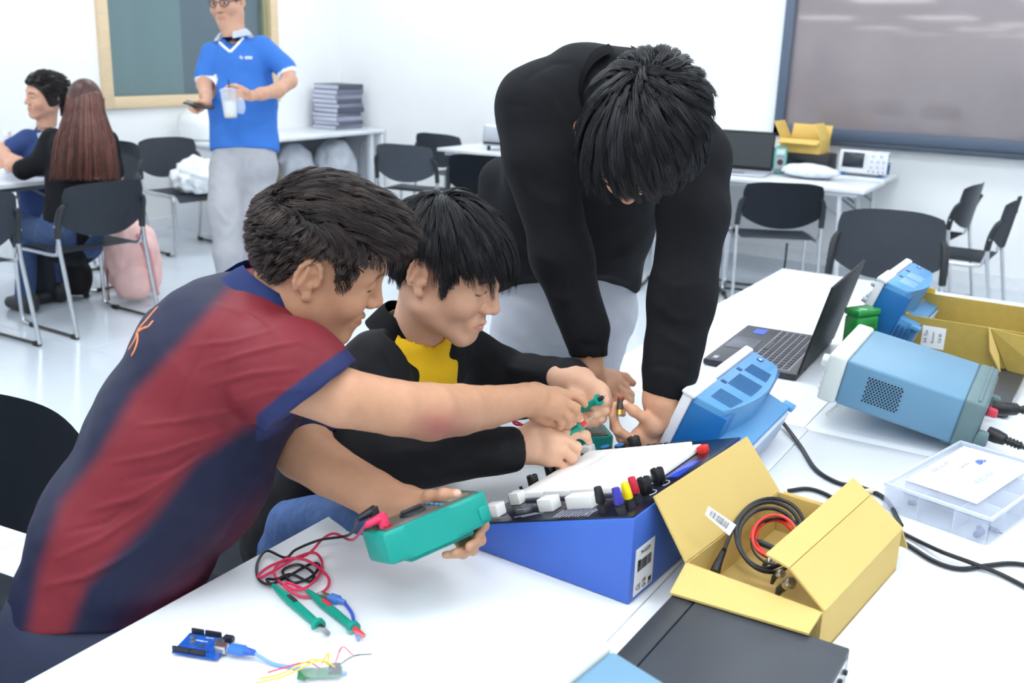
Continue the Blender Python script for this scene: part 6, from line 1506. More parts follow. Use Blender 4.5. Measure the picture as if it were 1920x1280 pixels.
body_mesh('jeans', [(jn, *bounds(jn, 0.02), 0.009)], JEAN, B, None, 1, lambda v, q: noise_disp(v, normals_of(v, q), 0.003, 22, 8))
for kq in (kB1, kB2): shoe(B, dn(kq+V(-0.08, 0, 0), 0.045), dn(kq+V(0.11, 0.02, 0), 0.042))

# ================= C: student in the black sweater, standing and leaning on the table
Cc = thing('person', 'standing young man in black sweater and grey trousers bending low over the table', 'person', (-1.28, 2.2, 0))
RC = orient(-UP*0.97-FW*0.02-RT*0.20, UP*0.12-FW*0.98+RT*0.05)
MC = frame_np(RC, at(1205, 248, 1.80), 1.08); MCi = np.linalg.inv(MC)
def cloc3(p): return MCi[:3, :3]@np.asarray(p, float)+MCi[:3, 3]
C_base = (206, 156, 126)
C_neck = at(1150, 230, 2.06)
hs = head_shapes(smile=0.0, neckto=cloc3(C_neck), neck_r=(0.056, 0.064))
cw = chain_px([(1104, 640, 2.17, 30), (1104, 690, 2.19, 27), (1110, 712, 2.215, 29)], 0.01)
chand = hand_px((1108, 708, 2.215), [(1158, 712, 2.235), (1152, 722, 2.225), (1144, 732, 2.215), (1134, 740, 2.21)],
    [[(1172, 725, 2.235), (1182, 740, 2.225), (1184, 752, 2.215)], [(1170, 738, 2.225), (1178, 754, 2.21), (1180, 766, 2.20)], [(1158, 748, 2.215), (1166, 764, 2.20), (1168, 776, 2.19)], [(1146, 756, 2.21), (1152, 770, 2.195), (1154, 782, 2.19)]],
    [(1130, 706, 2.235), (1152, 702, 2.25), (1172, 708, 2.25), (1186, 718, 2.245)], r=0.0092, palm_t=0.014)
cw2 = chain_px([(1245, 690, 2.05, 40), (1241, 750, 2.055, 34), (1243, 778, 2.06, 31)], 0.015)
chand2 = hand_px((1240, 782, 2.062), [(1186, 826, 2.045), (1196, 838, 2.055), (1206, 846, 2.065), (1216, 850, 2.075)],
    [[(1158, 806, 2.035), (1150, 780, 2.030), (1154, 758, 2.030)], [(1166, 822, 2.050), (1152, 800, 2.055), (1148, 780, 2.055)], [(1178, 838, 2.065), (1164, 822, 2.075), (1158, 806, 2.075)], [(1192, 850, 2.078), (1180, 836, 2.086), (1174, 822, 2.088)]],
    [(1224, 800, 2.045), (1206, 782, 2.032), (1188, 770, 2.026), (1171, 757, 2.022)], r=0.0094, palm_t=0.0145)
Ct = [slab(at(1062, 470, 2.54), at(1100, 330, 2.36), RT, (0.12, 0.07), (0.15, 0.09), 0.04), slab(at(1100, 330, 2.36), at(1140, 240, 2.14), RT, (0.15, 0.09), (0.12, 0.07), 0.04), cone(at(1140, 240, 2.12), at(1000, 230, 2.14), 0.06, 0.05, 0.03), cone(at(1150, 240, 2.12), at(1310, 320, 2.10), 0.06, 0.05, 0.03),
      cone(at(1000, 230, 2.14), at(1055, 470, 2.16), 0.048, 0.042, 0.02), cone(at(1055, 470, 2.16), at(1104, 650, 2.17), 0.042, 0.030, 0.02), cone(at(1310, 320, 2.10), at(1282, 540, 2.06), 0.048, 0.042, 0.02), cone(at(1282, 540, 2.06), at(1245, 700, 2.05), 0.042, 0.036, 0.02)]
def ccol(v): return skin_nails(head_colour(v, MCi, 1, C_base, 0.0), v, [((1172, 752, 2.016), 0.007), ((1154, 755, 2.022), 0.005)])
body_mesh('body', [(hs, (-0.11, -0.14, -0.165), (0.11, 0.135, 0.14), 0.003, MC), (cw+chand, *bounds(cw+chand, 0.01), 0.0028), (cw2+chand2, *bounds(cw2+chand2, 0.01), 0.0026), (Ct, *bounds(Ct, 0.02), 0.012)], SKIN, Cc, ccol)
WHC = cloc3(at(1212, 176, 1.72)); WHC = SK_C+nrm((WHC-SK_C)/SK_R)*SK_R
def flowC(p):
    d = p-WHC; n = (p-SK_C)/SK_R**2; n /= np.linalg.norm(n, axis=1, keepdims=True); d = d-n*(d*n).sum(1, keepdims=True); d /= np.maximum(np.linalg.norm(d, axis=1, keepdims=True), 1e-6)
    tw = np.cross(n, d)*0.35
    f = d+tw; low = sstep(-p[:, 2], -0.03, 0.03)[:, None]; f = f*(1-low*0.5)+np.array([0, 0.0, -1.0])*low*0.5
    return f/np.maximum(np.linalg.norm(f, axis=1, keepdims=True), 1e-6), (0.50+0.80*sstep(np.linalg.norm(p-WHC, axis=1), 0.012, 0.06))*(1-0.45*sstep(-p[:, 1], 0.05, 0.10))*(1+0.5*sstep(np.abs(p[:, 0]), 0.05, 0.072))
HZC = [-0.070, -0.066, -0.050, -0.030, -0.012, 0.0, -0.035, -0.03, 0.030, 0.055, 0.066]
hair(Cc, MC, 12, 13000, 9, 0.058, flowC, (30, 30, 34), HZ=HZC, cap_col=(20, 19, 20), lift=0.34, jitter=0.15, clump=0.78, guides=420, wave=0.08, wfreq=1.0, cap=0.006, shell=0.014, r=(0.0007, 0.0002), grav=V(0, 0.0, -0.35), cut=([-0.2, -0.05, 0.0, 0.05, 0.10, 0.2], [-0.07, -0.06, -0.05, -0.035, -0.015, 0.0], 0.008))
# glasses
GLM = mat('glasses_frame', (40, 36, 36), 0.35)
def glasses(parent, M, m=GLM, r=0.0014, lens=True):
    g = []; T = lambda p: M[:3, :3]@np.asarray(p, float)+M[:3, 3]; sc = np.linalg.norm(M[:3, 0])
    b = MB()
    for s in (-1, 1):
        b.tube([T((s*(0.033+0.022*math.cos(a)), 0.096-0.010*abs(math.cos(a))*(1 if math.cos(a)*1 > 0 else 0), 0.006+0.017*math.sin(a))) for a in np.linspace(0, 2*math.pi, 21)], r*sc, 6)
        b.tube([T((s*0.055, 0.086, 0.010)), T((s*0.074, 0.04, 0.012)), T((s*0.082, -0.012, 0.012))], r*sc, 6)
    b.tube([T((-0.011, 0.097, 0.010)), T((0, 0.101, 0.013)), T((0.011, 0.097, 0.010))], r*sc, 6)
    o = b.build('glasses', m, parent)
    return o
glasses(Cc, MC)
BLK_S = mat('black_sweater', (19, 20, 24), 0.85, spec=0.25, var=0.08, bump=0.25, bscale=900)
sw = [slab(at(1062, 545, 2.60), at(1075, 400, 2.46), RT, (0.185, 0.125), (0.19, 0.130), 0.05), slab(at(1075, 400, 2.46), at(1120, 240, 2.20), RT, (0.19, 0.130), (0.185, 0.120), 0.06), slab(at(1115, 240, 2.20), at(1150, 165, 2.12), RT, (0.17, 0.10), (0.10, 0.075), 0.06),
      cone(at(1080, 160, 2.16), at(1010, 200, 2.14), 0.082, 0.076, 0.06), cone(at(1200, 180, 2.10), at(1300, 300, 2.10), 0.082, 0.072, 0.06),
      cone(at(1003, 195, 2.14), at(1012, 300, 2.14), 0.076, 0.072, 0.04), cone(at(1012, 300, 2.14), at(1052, 480, 2.16), 0.072, 0.062, 0.03), cone(at(1052, 480, 2.16), at(1098, 620, 2.17), 0.062, 0.050, 0.03), cone(at(1098, 620, 2.17), at(1104, 668, 2.175), 0.046, 0.040, 0.012),
      cone(at(1298, 300, 2.10), at(1300, 400, 2.08), 0.072, 0.070, 0.04), cone(at(1300, 400, 2.08), at(1278, 560, 2.06), 0.070, 0.066, 0.03), cone(at(1278, 560, 2.06), at(1256, 690, 2.05), 0.066, 0.058, 0.03), cone(at(1256, 690, 2.05), at(1240, 745, 2.05), 0.048, 0.042, 0.015),
      cone(at(940, 340, 2.44), at(935, 470, 2.55), 0.055, 0.055, 0.05)]
sw += [halfcut(at(1104, 666, 2.175), nrm(-UP+RT*0.1), at(1104, 720, 2.18), 0.07), halfcut(at(1238, 742, 2.05), nrm(-UP*0.97-RT*0.22), at(1230, 800, 2.05), 0.08)]
sw += [halfcut(at(1062, 540, 2.55), nrm(-UP*0.95-FW*0.2), at(1062, 640, 2.62), 0.26)]
FC = [([(975, 440), (1010, 480), (1060, 500)], 0.004, 10), ([(1000, 540), (1050, 560), (1090, 560)], 0.004, 10), ([(960, 330), (1010, 370), (1080, 400)], 0.004, 10), ([(1220, 560), (1270, 600), (1320, 590)], 0.005, 10), ([(1230, 620), (1280, 650), (1310, 630)], 0.004, 9), ([(1215, 500), (1260, 540), (1330, 530)], 0.004, 10), ([(1000, 140), (1040, 118), (1080, 122)], -0.003, 4), ([(1080, 122), (1100, 160), (1120, 200)], -0.003, 4), ([(978, 200), (985, 150), (1010, 130)], -0.003, 4), ([(938, 200), (970, 198), (1000, 205)], -0.002, 4), ([(1080, 640), (1105, 648), (1135, 642)], -0.004, 5), ([(1208, 690), (1250, 684), (1300, 705)], -0.004, 5), ([(1100, 430), (1150, 480), (1200, 470)], 0.004, 10), ([(1010, 160), (1050, 210), (1075, 280)], 0.003, 8)]
body_mesh('sweater', [(sw, *bounds(sw, 0.02), 0.0068)], BLK_S, Cc, None, 1, lambda v, q: (lambda n: noise_disp(folds(v, n, FC), n, 0.0028, 18, 14))(normals_of(v, q)))
cC0 = at(1155, 170, 2.09)
collar(Cc, (cC0, cC0+nrm(C_neck-at(1207, 262, 1.80))*-0.06), (0.070, 0.012), 0.006, BLK_S, basis=nrm(-UP-FW*0.3), front_drop=0.01)
GRT = mat('grey_trousers', (170, 174, 184), 0.85, var=0.05, bump=0.2, bscale=600)
gt = [slab(at(1062, 490, 2.58), at(1062, 585, 2.66), RT, (0.165, 0.115), (0.175, 0.12), 0.04), cone(at(1000, 580, 2.64), V(-1.36, 2.20, 0.52), 0.098, 0.075, 0.03), cone(at(1125, 580, 2.66), V(-1.24, 2.42, 0.52), 0.098, 0.075, 0.03), cone(V(-1.36, 2.20, 0.52), V(-1.40, 2.24, 0.08), 0.075, 0.062, 0.02), cone(V(-1.24, 2.42, 0.52), V(-1.28, 2.46, 0.08), 0.075, 0.062, 0.02)]
FG = [([(960, 560), (1000, 590), (1030, 640)], 0.005, 9), ([(1000, 545), (1040, 580), (1050, 640)], -0.005, 9), ([(1150, 560), (1180, 600), (1195, 640)], 0.004, 9), ([(930, 590), (980, 630), (1020, 690)], 0.004, 9)]
body_mesh('trousers', [(gt, *bounds(gt, 0.02), 0.008)], GRT, Cc, None, 1, lambda v, q: (lambda n: noise_disp(folds(v, n, FG), n, 0.004, 18, 4))(normals_of(v, q)))
shoe(Cc, (-1.41, 2.28, 0.045), (-1.34, 2.12, 0.042)); shoe(Cc, (-1.29, 2.50, 0.045), (-1.20, 2.34, 0.042))

# things in the hands
probe('teal probe with a black tip held in the far fist of the seated pair', at(1085, 772, 2.055), at(1131, 744, 2.005), BLACK_PL, needle=0.008, r=0.0085)
probe('teal probe with a red tip pinched by the student in the black jacket', at(1036, 838, 1.935), at(1100, 789, 1.918), mat('probe_red', (214, 60, 70), 0.4), needle=0.022, r=0.0080)
t = thing('battery', 'small gold and black battery held between finger and thumb', 'battery'); a_, c_ = at(1164, 746, 2.024), at(1161, 778, 2.012); t.matrix_world = look_frame(a_, c_-a_); Lb = np.linalg.norm(c_-a_)
b = MB(); b.cyl((0, 0, 0), (0, Lb, 0), 0.0066, seg=18); b.build('case', GOLD, t)
b = MB(); b.cyl((0, Lb*0.02, 0), (0, Lb*0.72, 0), 0.00675, seg=18, cap=False); b.build('sleeve', mat('battery_black', (52, 44, 26), 0.35), t)
b = MB(); b.cyl((0, -0.001, 0), (0, Lb*0.10, 0), 0.0068, seg=18); b.build('red_end', mat('battery_red', (150, 40, 30), 0.4), t)
b = MB(); b.lathe([(0.0062, 0), (0.0055, 0.0012), (0.0024, 0.0012), (0.0022, 0.0026), (0, 0.0026)], 16, M=Matrix.Translation((0, Lb, 0))@Matrix.Rotation(R(-90), 4, 'X')); b.build('terminal', STEEL, t)
for lab, pts, m in (('red test lead running from the held probe to the meter under the hands', [at(1036, 838, 1.935), at(1010, 822, 1.99), on_z(985, 800, 0.80), on_z(962, 788, 0.80), on_z(968, 796, 0.795), on_z(988, 796, 0.80)], RED), ('black test lead running from the fist to the meter under the hands', [at(1085, 772, 2.055), at(1060, 770, 2.07), on_z(1000, 782, 0.80), on_z(965, 786, 0.795), on_z(978, 784, 0.80)], BLK)):
    cable('test_lead', lab, pts, 0.0026, m, 7, 6)
# ================= D: man standing in the blue polo with a phone and a cup
D = thing('person', 'standing man in glasses and blue polo with white collar holding phone and cup', 'person', (-4.36, 4.18, 0))
RD = orient(V(0.31, -0.943, -0.123), V(-0.054, -0.147, 0.988))
MD = frame_np(RD, at(426, 6, 5.80), 1.08); MDi = np.linalg.inv(MD)
def lc_(Mi, p): return Mi[:3, :3]@np.asarray(p, float)+Mi[:3, 3]
D_neck = at(438, 66, 5.82); D_base = (200, 154, 130)
hs = head_shapes(neckto=lc_(MDi, D_neck), neck_r=(0.058, 0.066), fat=1.08)
dra = chain_px([(384, 122, 5.79, 12), (383, 160, 5.76, 13.5), (386, 180, 5.68, 11), (388, 192, 5.62, 9)], 0.02)
drh = hand_px((388, 192, 5.62), [(372, 198, 5.60), (370, 201, 5.595), (371, 204, 5.59), (374, 207, 5.59)], [[(360, 201, 5.575), (358, 198, 5.56), (360, 196, 5.555)], [(360, 206, 5.57), (357, 203, 5.555), (358, 200, 5.55)], [(364, 209, 5.57), (360, 207, 5.555), (361, 203, 5.55)], [(370, 211, 5.57), (366, 210, 5.56), (366, 206, 5.55)]], [(384, 195, 5.60), (380, 192, 5.58), (374, 190, 5.57), (368, 191, 5.56)], r=0.0095)
dla = chain_px([(532, 118, 5.79, 13), (543, 152, 5.75, 13.5), (520, 170, 5.66, 13), (490, 176, 5.59, 11), (472, 180, 5.56, 9)], 0.02)
dlh = hand_px((472, 180, 5.56), [(450, 166, 5.53), (447, 172, 5.52), (446, 178, 5.52), (448, 184, 5.52)], [[(436, 160, 5.52), (426, 163, 5.51), (420, 168, 5.51)], [(434, 170, 5.50), (426, 176, 5.49), (424, 182, 5.49)], [(436, 178, 5.50), (430, 184, 5.49), (428, 188, 5.49)], [(440, 184, 5.50), (436, 189, 5.49), (433, 191, 5.49)]], [(462, 172, 5.53), (452, 164, 5.53), (442, 160, 5.54), (434, 162, 5.55)], r=0.0095)
DT_ = [slab(at(455, 280, 5.84), at(450, 150, 5.84), RT, (0.14, 0.09), (0.16, 0.10), 0.04), slab(at(450, 150, 5.84), at(440, 90, 5.84), RT, (0.14, 0.08), (0.05, 0.05), 0.04), cone(at(440, 110, 5.84), at(390, 120, 5.81), 0.035, 0.035, 0.02), cone(at(440, 110, 5.84), at(530, 115, 5.81), 0.035, 0.035, 0.02)]
body_mesh('body', [(hs, (-0.11, -0.14, -0.165), (0.11, 0.135, 0.14), 0.004, MD), (dra+drh, *bounds(dra+drh, 0.01), 0.0036), (dla+dlh, *bounds(dla+dlh, 0.01), 0.0036), (DT_, *bounds(DT_, 0.02), 0.014)], SKIN, D, lambda v: head_colour(v, MDi, 1, D_base, 0.0, eye_open=True))
def flowD(p): return np.tile(nrm(V(0, 0.5, -0.6)), (len(p), 1)), np.full(len(p), 1.0)*(0.3+0.7*sstep(p[:, 2], 0.04, 0.09))
hair(D, MD, 21, 2600, 6, 0.05, flowD, (24, 22, 24), HZ=HZA, cap_col=(18, 17, 18), lift=0.6, clump=0.7, guides=200, cap=0.008, shell=0.01, r=(0.0011, 0.0004))
glasses(D, MD, r=0.0022)
POLO = mat('blue_polo', (30, 96, 212), 0.75, var=0.05, bump=0.12, bscale=500); WCOL = mat('white_trim', (236, 240, 248), 0.75)
dp = [slab(at(459, 284, 5.84), at(455, 200, 5.84), RT, (0.198, 0.125), (0.190, 0.120), 0.04), slab(at(455, 200, 5.84), at(446, 120, 5.84), RT, (0.190, 0.120), (0.185, 0.115), 0.04), slab(at(446, 120, 5.84), at(440, 72, 5.84), RT, (0.17, 0.11), (0.075, 0.070), 0.05),
      cone(at(398, 100, 5.83), at(383, 145, 5.79), 0.064, 0.052, 0.03), cone(at(490, 90, 5.83), at(536, 128, 5.79), 0.072, 0.058, 0.03), cone(at(383, 140, 5.79), at(384, 165, 5.77), 0.050, 0.046, 0.02), cone(at(530, 122, 5.79), at(545, 150, 5.76), 0.054, 0.048, 0.02)]
dp += [halfcut(at(384, 152, 5.78), nrm(-UP+RT*0.1), at(384, 172, 5.77), 0.075), halfcut(at(540, 138, 5.77), nrm(-UP*0.85+RT*0.42), at(549, 160, 5.75), 0.085), halfcut(at(459, 284, 5.84), nrm(-UP), at(459, 330, 5.84), 0.29)]
dp += [ell(at(437, 64, 5.82), (0.064, 0.064, 0.070), k=0.004, op='sub'), cone(at(434, 70, 5.74), at(432, 92, 5.71), 0.055, 0.010, 0.004, 'sub')]
def dpc(v):
    c = np.tile(cl((52, 112, 196)), (len(v), 1))
    for o_, n_, q_, r_ in ((at(384, 152, 5.78), nrm(-UP+RT*0.1), at(384, 150, 5.78), 0.09), (at(540, 138, 5.77), nrm(-UP*0.85+RT*0.42), at(540, 135, 5.77), 0.095)):
        d = (v-o_)@n_; c = mixc(c, ((d > -0.018) & (np.linalg.norm(v-q_, axis=1) < r_)).astype(float), cl((236, 240, 248)))
    return c
FD = [([(450, 110), (440, 150), (400, 200)], 0.006, 7), ([(410, 255), (430, 235), (445, 215)], 0.006, 5), ([(400, 240), (420, 225)], -0.005, 4), ([(500, 130), (510, 160), (505, 200)], -0.006, 5), ([(470, 250), (500, 240), (520, 225)], 0.005, 5)]
def ddisp(v, q):
    n = normals_of(v, q); return noise_disp(folds(v, n, FD), n, 0.004, 14, 6)
body_mesh('polo_shirt', [(dp, *bounds(dp, 0.02), 0.009)], mat('polo_cloth', (30, 96, 212), 0.8, var=0.04, attr=True), D, dpc, 1, ddisp)
collar(D, (at(439, 70, 5.83), at(437, 36, 5.83)), (0.070, 0.034), 0.004, WCOL, basis=V(0.31, -0.943, -0.1), a0=0.45, a1=2*math.pi-0.45, front_drop=0.035)
bpy.context.view_layer.update()
po = [o for o in D.children if o.name.startswith('polo_shirt')][0]
b = MB()                                                        # white V placket and chest emblem follow the cloth
for line in ([(408, 76), (420, 88), (432, 98)], [(456, 72), (444, 86), (432, 98)]):
    pts = [on_shirt(x, y, 0.002, po) for x, y in catmull([V(*q) for q in line], 3)]; pts = [p for p in pts if p is not None]
    if len(pts) > 1: b.tube(pts, 0.008, 6)
b.build('neck_trim', WCOL, D)
b = MB()
for line in ([(452, 105), (450, 109), (453, 111), (455, 107)], [(459, 107), (463, 107), (467, 107), (473, 107)], [(459, 110), (466, 110), (473, 110)]):
    pts = [on_shirt(x, y, 0.0015, po) for x, y in line]; pts = [p for p in pts if p is not None]
    if len(pts) > 1: b.tube(pts, 0.0035, 5)
b.build('chest_emblem', WCOL, D)
DTR = mat('light_grey_trousers', (168, 168, 174), 0.85, var=0.05, bump=0.2, bscale=500)
dt = [slab(at(458, 262, 5.84), at(458, 310, 5.85), RT, (0.175, 0.115), (0.190, 0.12), 0.04), cone(at(425, 315, 5.82), at(421, 390, 5.76), 0.098, 0.094, 0.03), cone(at(421, 390, 5.76), at(428, 470, 5.78), 0.094, 0.080, 0.03), cone(at(428, 470, 5.78), at(430, 568, 5.90), 0.080, 0.066, 0.03),
      cone(at(490, 315, 5.90), at(468, 400, 5.90), 0.100, 0.085, 0.03), cone(at(468, 400, 5.90), at(446, 480, 5.94), 0.085, 0.070, 0.03), cone(at(446, 480, 5.94), at(446, 566, 6.06), 0.070, 0.062, 0.03)]
FDT = [([(452, 290), (450, 330), (455, 375)], -0.010, 5), ([(470, 300), (458, 330)], -0.008, 5), ([(400, 380), (420, 410), (440, 420)], 0.008, 5), ([(415, 450), (435, 430), (452, 400)], 0.008, 5)]
body_mesh('trousers', [(dt, *bounds(dt, 0.02), 0.010)], DTR, D, None, 1, lambda v, q: (lambda n: noise_disp(folds(v, n, FDT), n, 0.006, 14, 2))(normals_of(v, q)))
for hx, hy in ((430, 5.90), (446, 6.06)):
    q = at(hx, 575, hy); shoe(D, (q[0], q[1], 0.045), (q[0]+0.06, q[1]-0.15, 0.042))
t = thing('phone', 'dark phone in the hand of the man in the blue polo', 'phone'); a_, c_ = at(346, 191, 5.56), at(400, 203, 5.58); M_ = look_frame(a_*0.5+c_*0.5, c_-a_, UP*0.92-FW*0.38); t.matrix_world = M_
b = MB(); b.box((0, 0, 0), (0.078, np.linalg.norm(c_-a_), 0.010), 0.004, seg=3); b.build('body', BLACK_PL, t)
b = MB(); b.box((0, 0, 0.0052), (0.070, np.linalg.norm(c_-a_)-0.01, 0.0008)); b.build('screen', mat('phone_screen', (40, 44, 54), 0.1), t)
t = thing('drink_cup', 'clear plastic cup of pale drink with a dark straw', 'cup'); a_ = at(433, 221, 5.50); c_ = at(428, 166, 5.48); t.matrix_world = look_frame(a_, c_-a_)
RX = Matrix.Rotation(R(-90), 4, 'X'); Hc = np.linalg.norm(c_-a_)
CUPM = mat('cup_plastic', (232, 238, 246), 0.2, alpha=0.45)
b = MB(); b.lathe([(0.030, 0), (0.034, 0.004), (0.045, Hc*0.92), (0.047, Hc*0.92), (0.047, Hc*0.96), (0.040, Hc), (0.0, Hc*1.02)], 24, M=RX); b.build('cup', CUPM, t)
b = MB(); b.lathe([(0.029, 0.003), (0.0385, Hc*0.55), (0, Hc*0.55)], 24, M=RX); b.build('drink', mat('milky_drink', (224, 222, 214), 0.4), t)
b = MB(); b.lathe([(0.029, 0.002), (0.0305, 0.016), (0, 0.016)], 24, M=RX); b.build('syrup', mat('amber_syrup', (222, 196, 130), 0.4), t)
b = MB(); b.tube([(0.01, Hc*0.4, 0), (0.004, Hc*1.3, 0)], 0.004, 8); b.build('straw', BLACK_PL, t)
o = blob('plastic_bag', mat('clear_film2', (226, 234, 246), 0.2, alpha=0.35), None, tuple(at(450, 200, 5.50)), (0.035, 0.02, 0.05), 33, 0.2, 3); tag(o, 'small clear carrier bag hanging around the cup of the man in blue', 'bag')

# ================= F: woman with long brown hair seen from behind
Fp = thing('person', 'woman in black tee and jeans with long brown hair seen from behind', 'person', (-4.93, 3.53, 0))
RF = orient(-RT*0.45+FW*0.88-UP*0.05, UP*0.96+FW*0.1)
MF = frame_np(RF, at(158, 196, 5.62), 1.0); MFi = np.linalg.inv(MF); F_base = (222, 180, 152)
F_neck = at(152, 262, 5.66)
hs = head_shapes(neckto=lc_(MFi, F_neck), neck_r=(0.05, 0.055))
fa = chain_px([(92, 268, 5.72, 17), (62, 322, 5.64, 15), (30, 322, 5.70, 12), (-20, 326, 5.86, 10), (-32, 324, 5.90, 9)], 0.02)
fh = hand_px((-32, 324, 5.90), [(-50, 322, 5.95)]*4, [[(-60, 322, 5.97), (-64, 324, 5.97), (-66, 326, 5.97)]]*4, [(-38, 316, 5.92), (-46, 312, 5.93), (-52, 312, 5.94), (-56, 314, 5.95)])
fa2 = chain_px([(205, 270, 5.66, 16), (215, 330, 5.75, 14), (150, 340, 6.0, 10)], 0.02)
FT = [slab(at(140, 430, 5.70), at(150, 300, 5.68), RT, (0.13, 0.085), (0.14, 0.085), 0.04), slab(at(150, 300, 5.68), at(152, 262, 5.66), RT, (0.13, 0.08), (0.06, 0.05), 0.04)]
body_mesh('body', [(hs, (-0.11, -0.14, -0.165), (0.11, 0.135, 0.14), 0.005, MF), (fa+fh, *bounds(fa+fh, 0.01), 0.005), (fa2, *bounds(fa2, 0.01), 0.006), (FT, *bounds(FT, 0.02), 0.014)], SKIN, Fp, lambda v: head_colour(v, MFi, 1, F_base))
ft = [slab(at(130, 458, 5.72), at(145, 340, 5.70), RT*0.95+FW*0.3, (0.165, 0.12), (0.150, 0.11), 0.04), slab(at(145, 340, 5.70), at(150, 275, 5.68), RT*0.95+FW*0.3, (0.160, 0.11), (0.155, 0.095), 0.04), slab(at(150, 275, 5.68), at(152, 252, 5.66), RT*0.95+FW*0.3, (0.13, 0.08), (0.06, 0.055), 0.04),
      cone(at(100, 262, 5.71), at(78, 305, 5.67), 0.066, 0.062, 0.03), cone(at(78, 305, 5.67), at(44, 318, 5.66), 0.060, 0.055, 0.02), cone(at(200, 265, 5.66), at(212, 320, 5.72), 0.064, 0.058, 0.03), cone(at(212, 320, 5.72), at(180, 345, 5.85), 0.055, 0.05, 0.02)]
ft += [halfcut(at(30, 320, 5.68), nrm(-RT*0.95-UP*0.1), at(10, 322, 5.70), 0.07)]
body_mesh('tee_shirt', [(ft, *bounds(ft, 0.02), 0.009)], BLK_S, Fp, None, 1, lambda v, q: noise_disp(v, normals_of(v, q), 0.004, 16, 12))
fj = [slab(at(135, 420, 5.72), at(130, 455, 5.72), RT*0.95+FW*0.3, (0.165, 0.12), (0.18, 0.12), 0.04), cone(at(115, 445, 5.66), at(50, 425, 5.92), 0.088, 0.070, 0.03), cone(at(140, 450, 5.85), at(80, 430, 6.08), 0.088, 0.070, 0.03)]
kf = [at(50, 425, 5.92), at(80, 430, 6.08)]
fj += [cone(kf[0], dn(kf[0]+V(0.10, -0.12, 0), 0.09), 0.070, 0.052, 0.02), cone(kf[1], dn(kf[1]+V(0.06, 0.0, 0), 0.09), 0.070, 0.052, 0.02)]
body_mesh('jeans', [(fj, *bounds(fj, 0.02), 0.011)], mat('dark_jeans', (52, 72, 108), 0.85, var=0.2, vscale=40, bump=0.2, bscale=500), Fp, None, 1, lambda v, q: noise_disp(v, normals_of(v, q), 0.004, 14, 8))
for q in (kf[0]+V(0.10, -0.12, 0), kf[1]+V(0.06, 0, 0)): shoe(Fp, dn(q+V(0.05, 0, 0), 0.045), dn(q+V(-0.14, 0, 0), 0.042))
# long hair: a mass with strands over it
fh_ = [ell(MF[:3, :3]@V(0, -0.016, 0.034)+MF[:3, 3], (0.090, 0.112, 0.104), np.stack([RF[:, 0], RF[:, 1], RF[:, 2]], 1), 0.03), slab(at(160, 215, 5.56), at(157, 262, 5.55), RT, (0.100, 0.072), (0.120, 0.050), 0.04), slab(at(157, 262, 5.55), at(160, 325, 5.57), RT, (0.125, 0.042), (0.125, 0.022), 0.03)]
FHM = mat('brown_hair', (74, 46, 42), 0.42, attr=True, var=0.25, vscale=30, stretch=(3, 3, 0.4))
fho = body_mesh('hair', [(fh_, *bounds(fh_, 0.02), 0.008)], FHM, Fp, lambda v: np.tile(cl((72, 44, 40)), (len(v), 1)))
rs = np.random.RandomState(5); N_ = 1500; P = []
x0 = rs.uniform(-1, 1, N_); dep = rs.uniform(-0.02, 0.03, N_)
for i, t_ in enumerate(np.linspace(0, 1, 8)):
    wd = np.interp(t_, [0, 0.12, 0.3, 0.6, 1.0], [0.2, 0.90, 1.10, 1.72, 1.95])*0.100; yy = np.interp(t_, [0, 0.12, 0.3, 0.6, 1.0], [154, 172, 210, 268, 330])+rs.uniform(-8, 10, N_)*t_
    xx = 159+x0*wd*F_PX/5.6+rs.normal(size=N_)*1.2
    bulge = np.interp(t_, [0, 0.12, 0.3, 0.6, 1.0], [0.02, 0.105, 0.150, 0.128, 0.080]); zz = 5.62-bulge*np.sqrt(np.maximum(1-0.8*x0**2, 0))-0.006+0.05*np.clip(t_-0.5, 0, 1)*0
    r_ = FW[None]*F_PX+RT[None]*(xx-960)[:, None]-UP[None]*(yy-640)[:, None]; P.append(CAM+r_*(zz/F_PX)[:, None])
cc = cl((96, 60, 52))[None]*(rs.uniform(0.4, 1.9, 60)[((x0+1)*29.9).astype(int)]*rs.uniform(0.7, 1.4, N_))[:, None]
tag(strand_mesh('hair_strands', np.stack(P, 1), 0.0016, 0.0006, HAIRM, fho, cc), kind='stuff')

# ================= E: smiling woman in navy across the table
E_ = thing('person', 'smiling woman in navy polo with dark hair tied back sitting across the table', 'person', (-5.72, 4.05, 0))
RE = orient(V(-0.15, -0.985, -0.063), V(0.121, -0.064, 0.991))
ME = frame_np(RE, V(-5.532, 3.8107, 1.2035), 1.05); MEi = np.linalg.inv(ME); E_base = (208, 160, 136)
E_neck = at(86, 246, 6.04)
hs = head_shapes(smile=1.2, neckto=lc_(MEi, E_neck), neck_r=(0.048, 0.054), fat=1.03)
ea = chain_px([(40, 262, 5.98, 14), (6, 280, 5.90, 12), (20, 312, 5.74, 10), (36, 300, 5.76, 8)], 0.02)
eh = hand_px((30, 303, 5.76), [(14, 298, 5.80), (12, 302, 5.79), (12, 306, 5.78), (14, 309, 5.77)], [[(4, 296, 5.80), (-4, 300, 5.79), (-8, 304, 5.78)], [(2, 302, 5.78), (-6, 306, 5.77), (-10, 308, 5.77)], [(2, 308, 5.77), (-6, 311, 5.76), (-9, 312, 5.76)], [(6, 312, 5.76), (-1, 314, 5.76), (-4, 315, 5.76)]], [(28, 296, 5.77), (22, 290, 5.79), (14, 288, 5.80), (8, 289, 5.80)], r=0.0085)
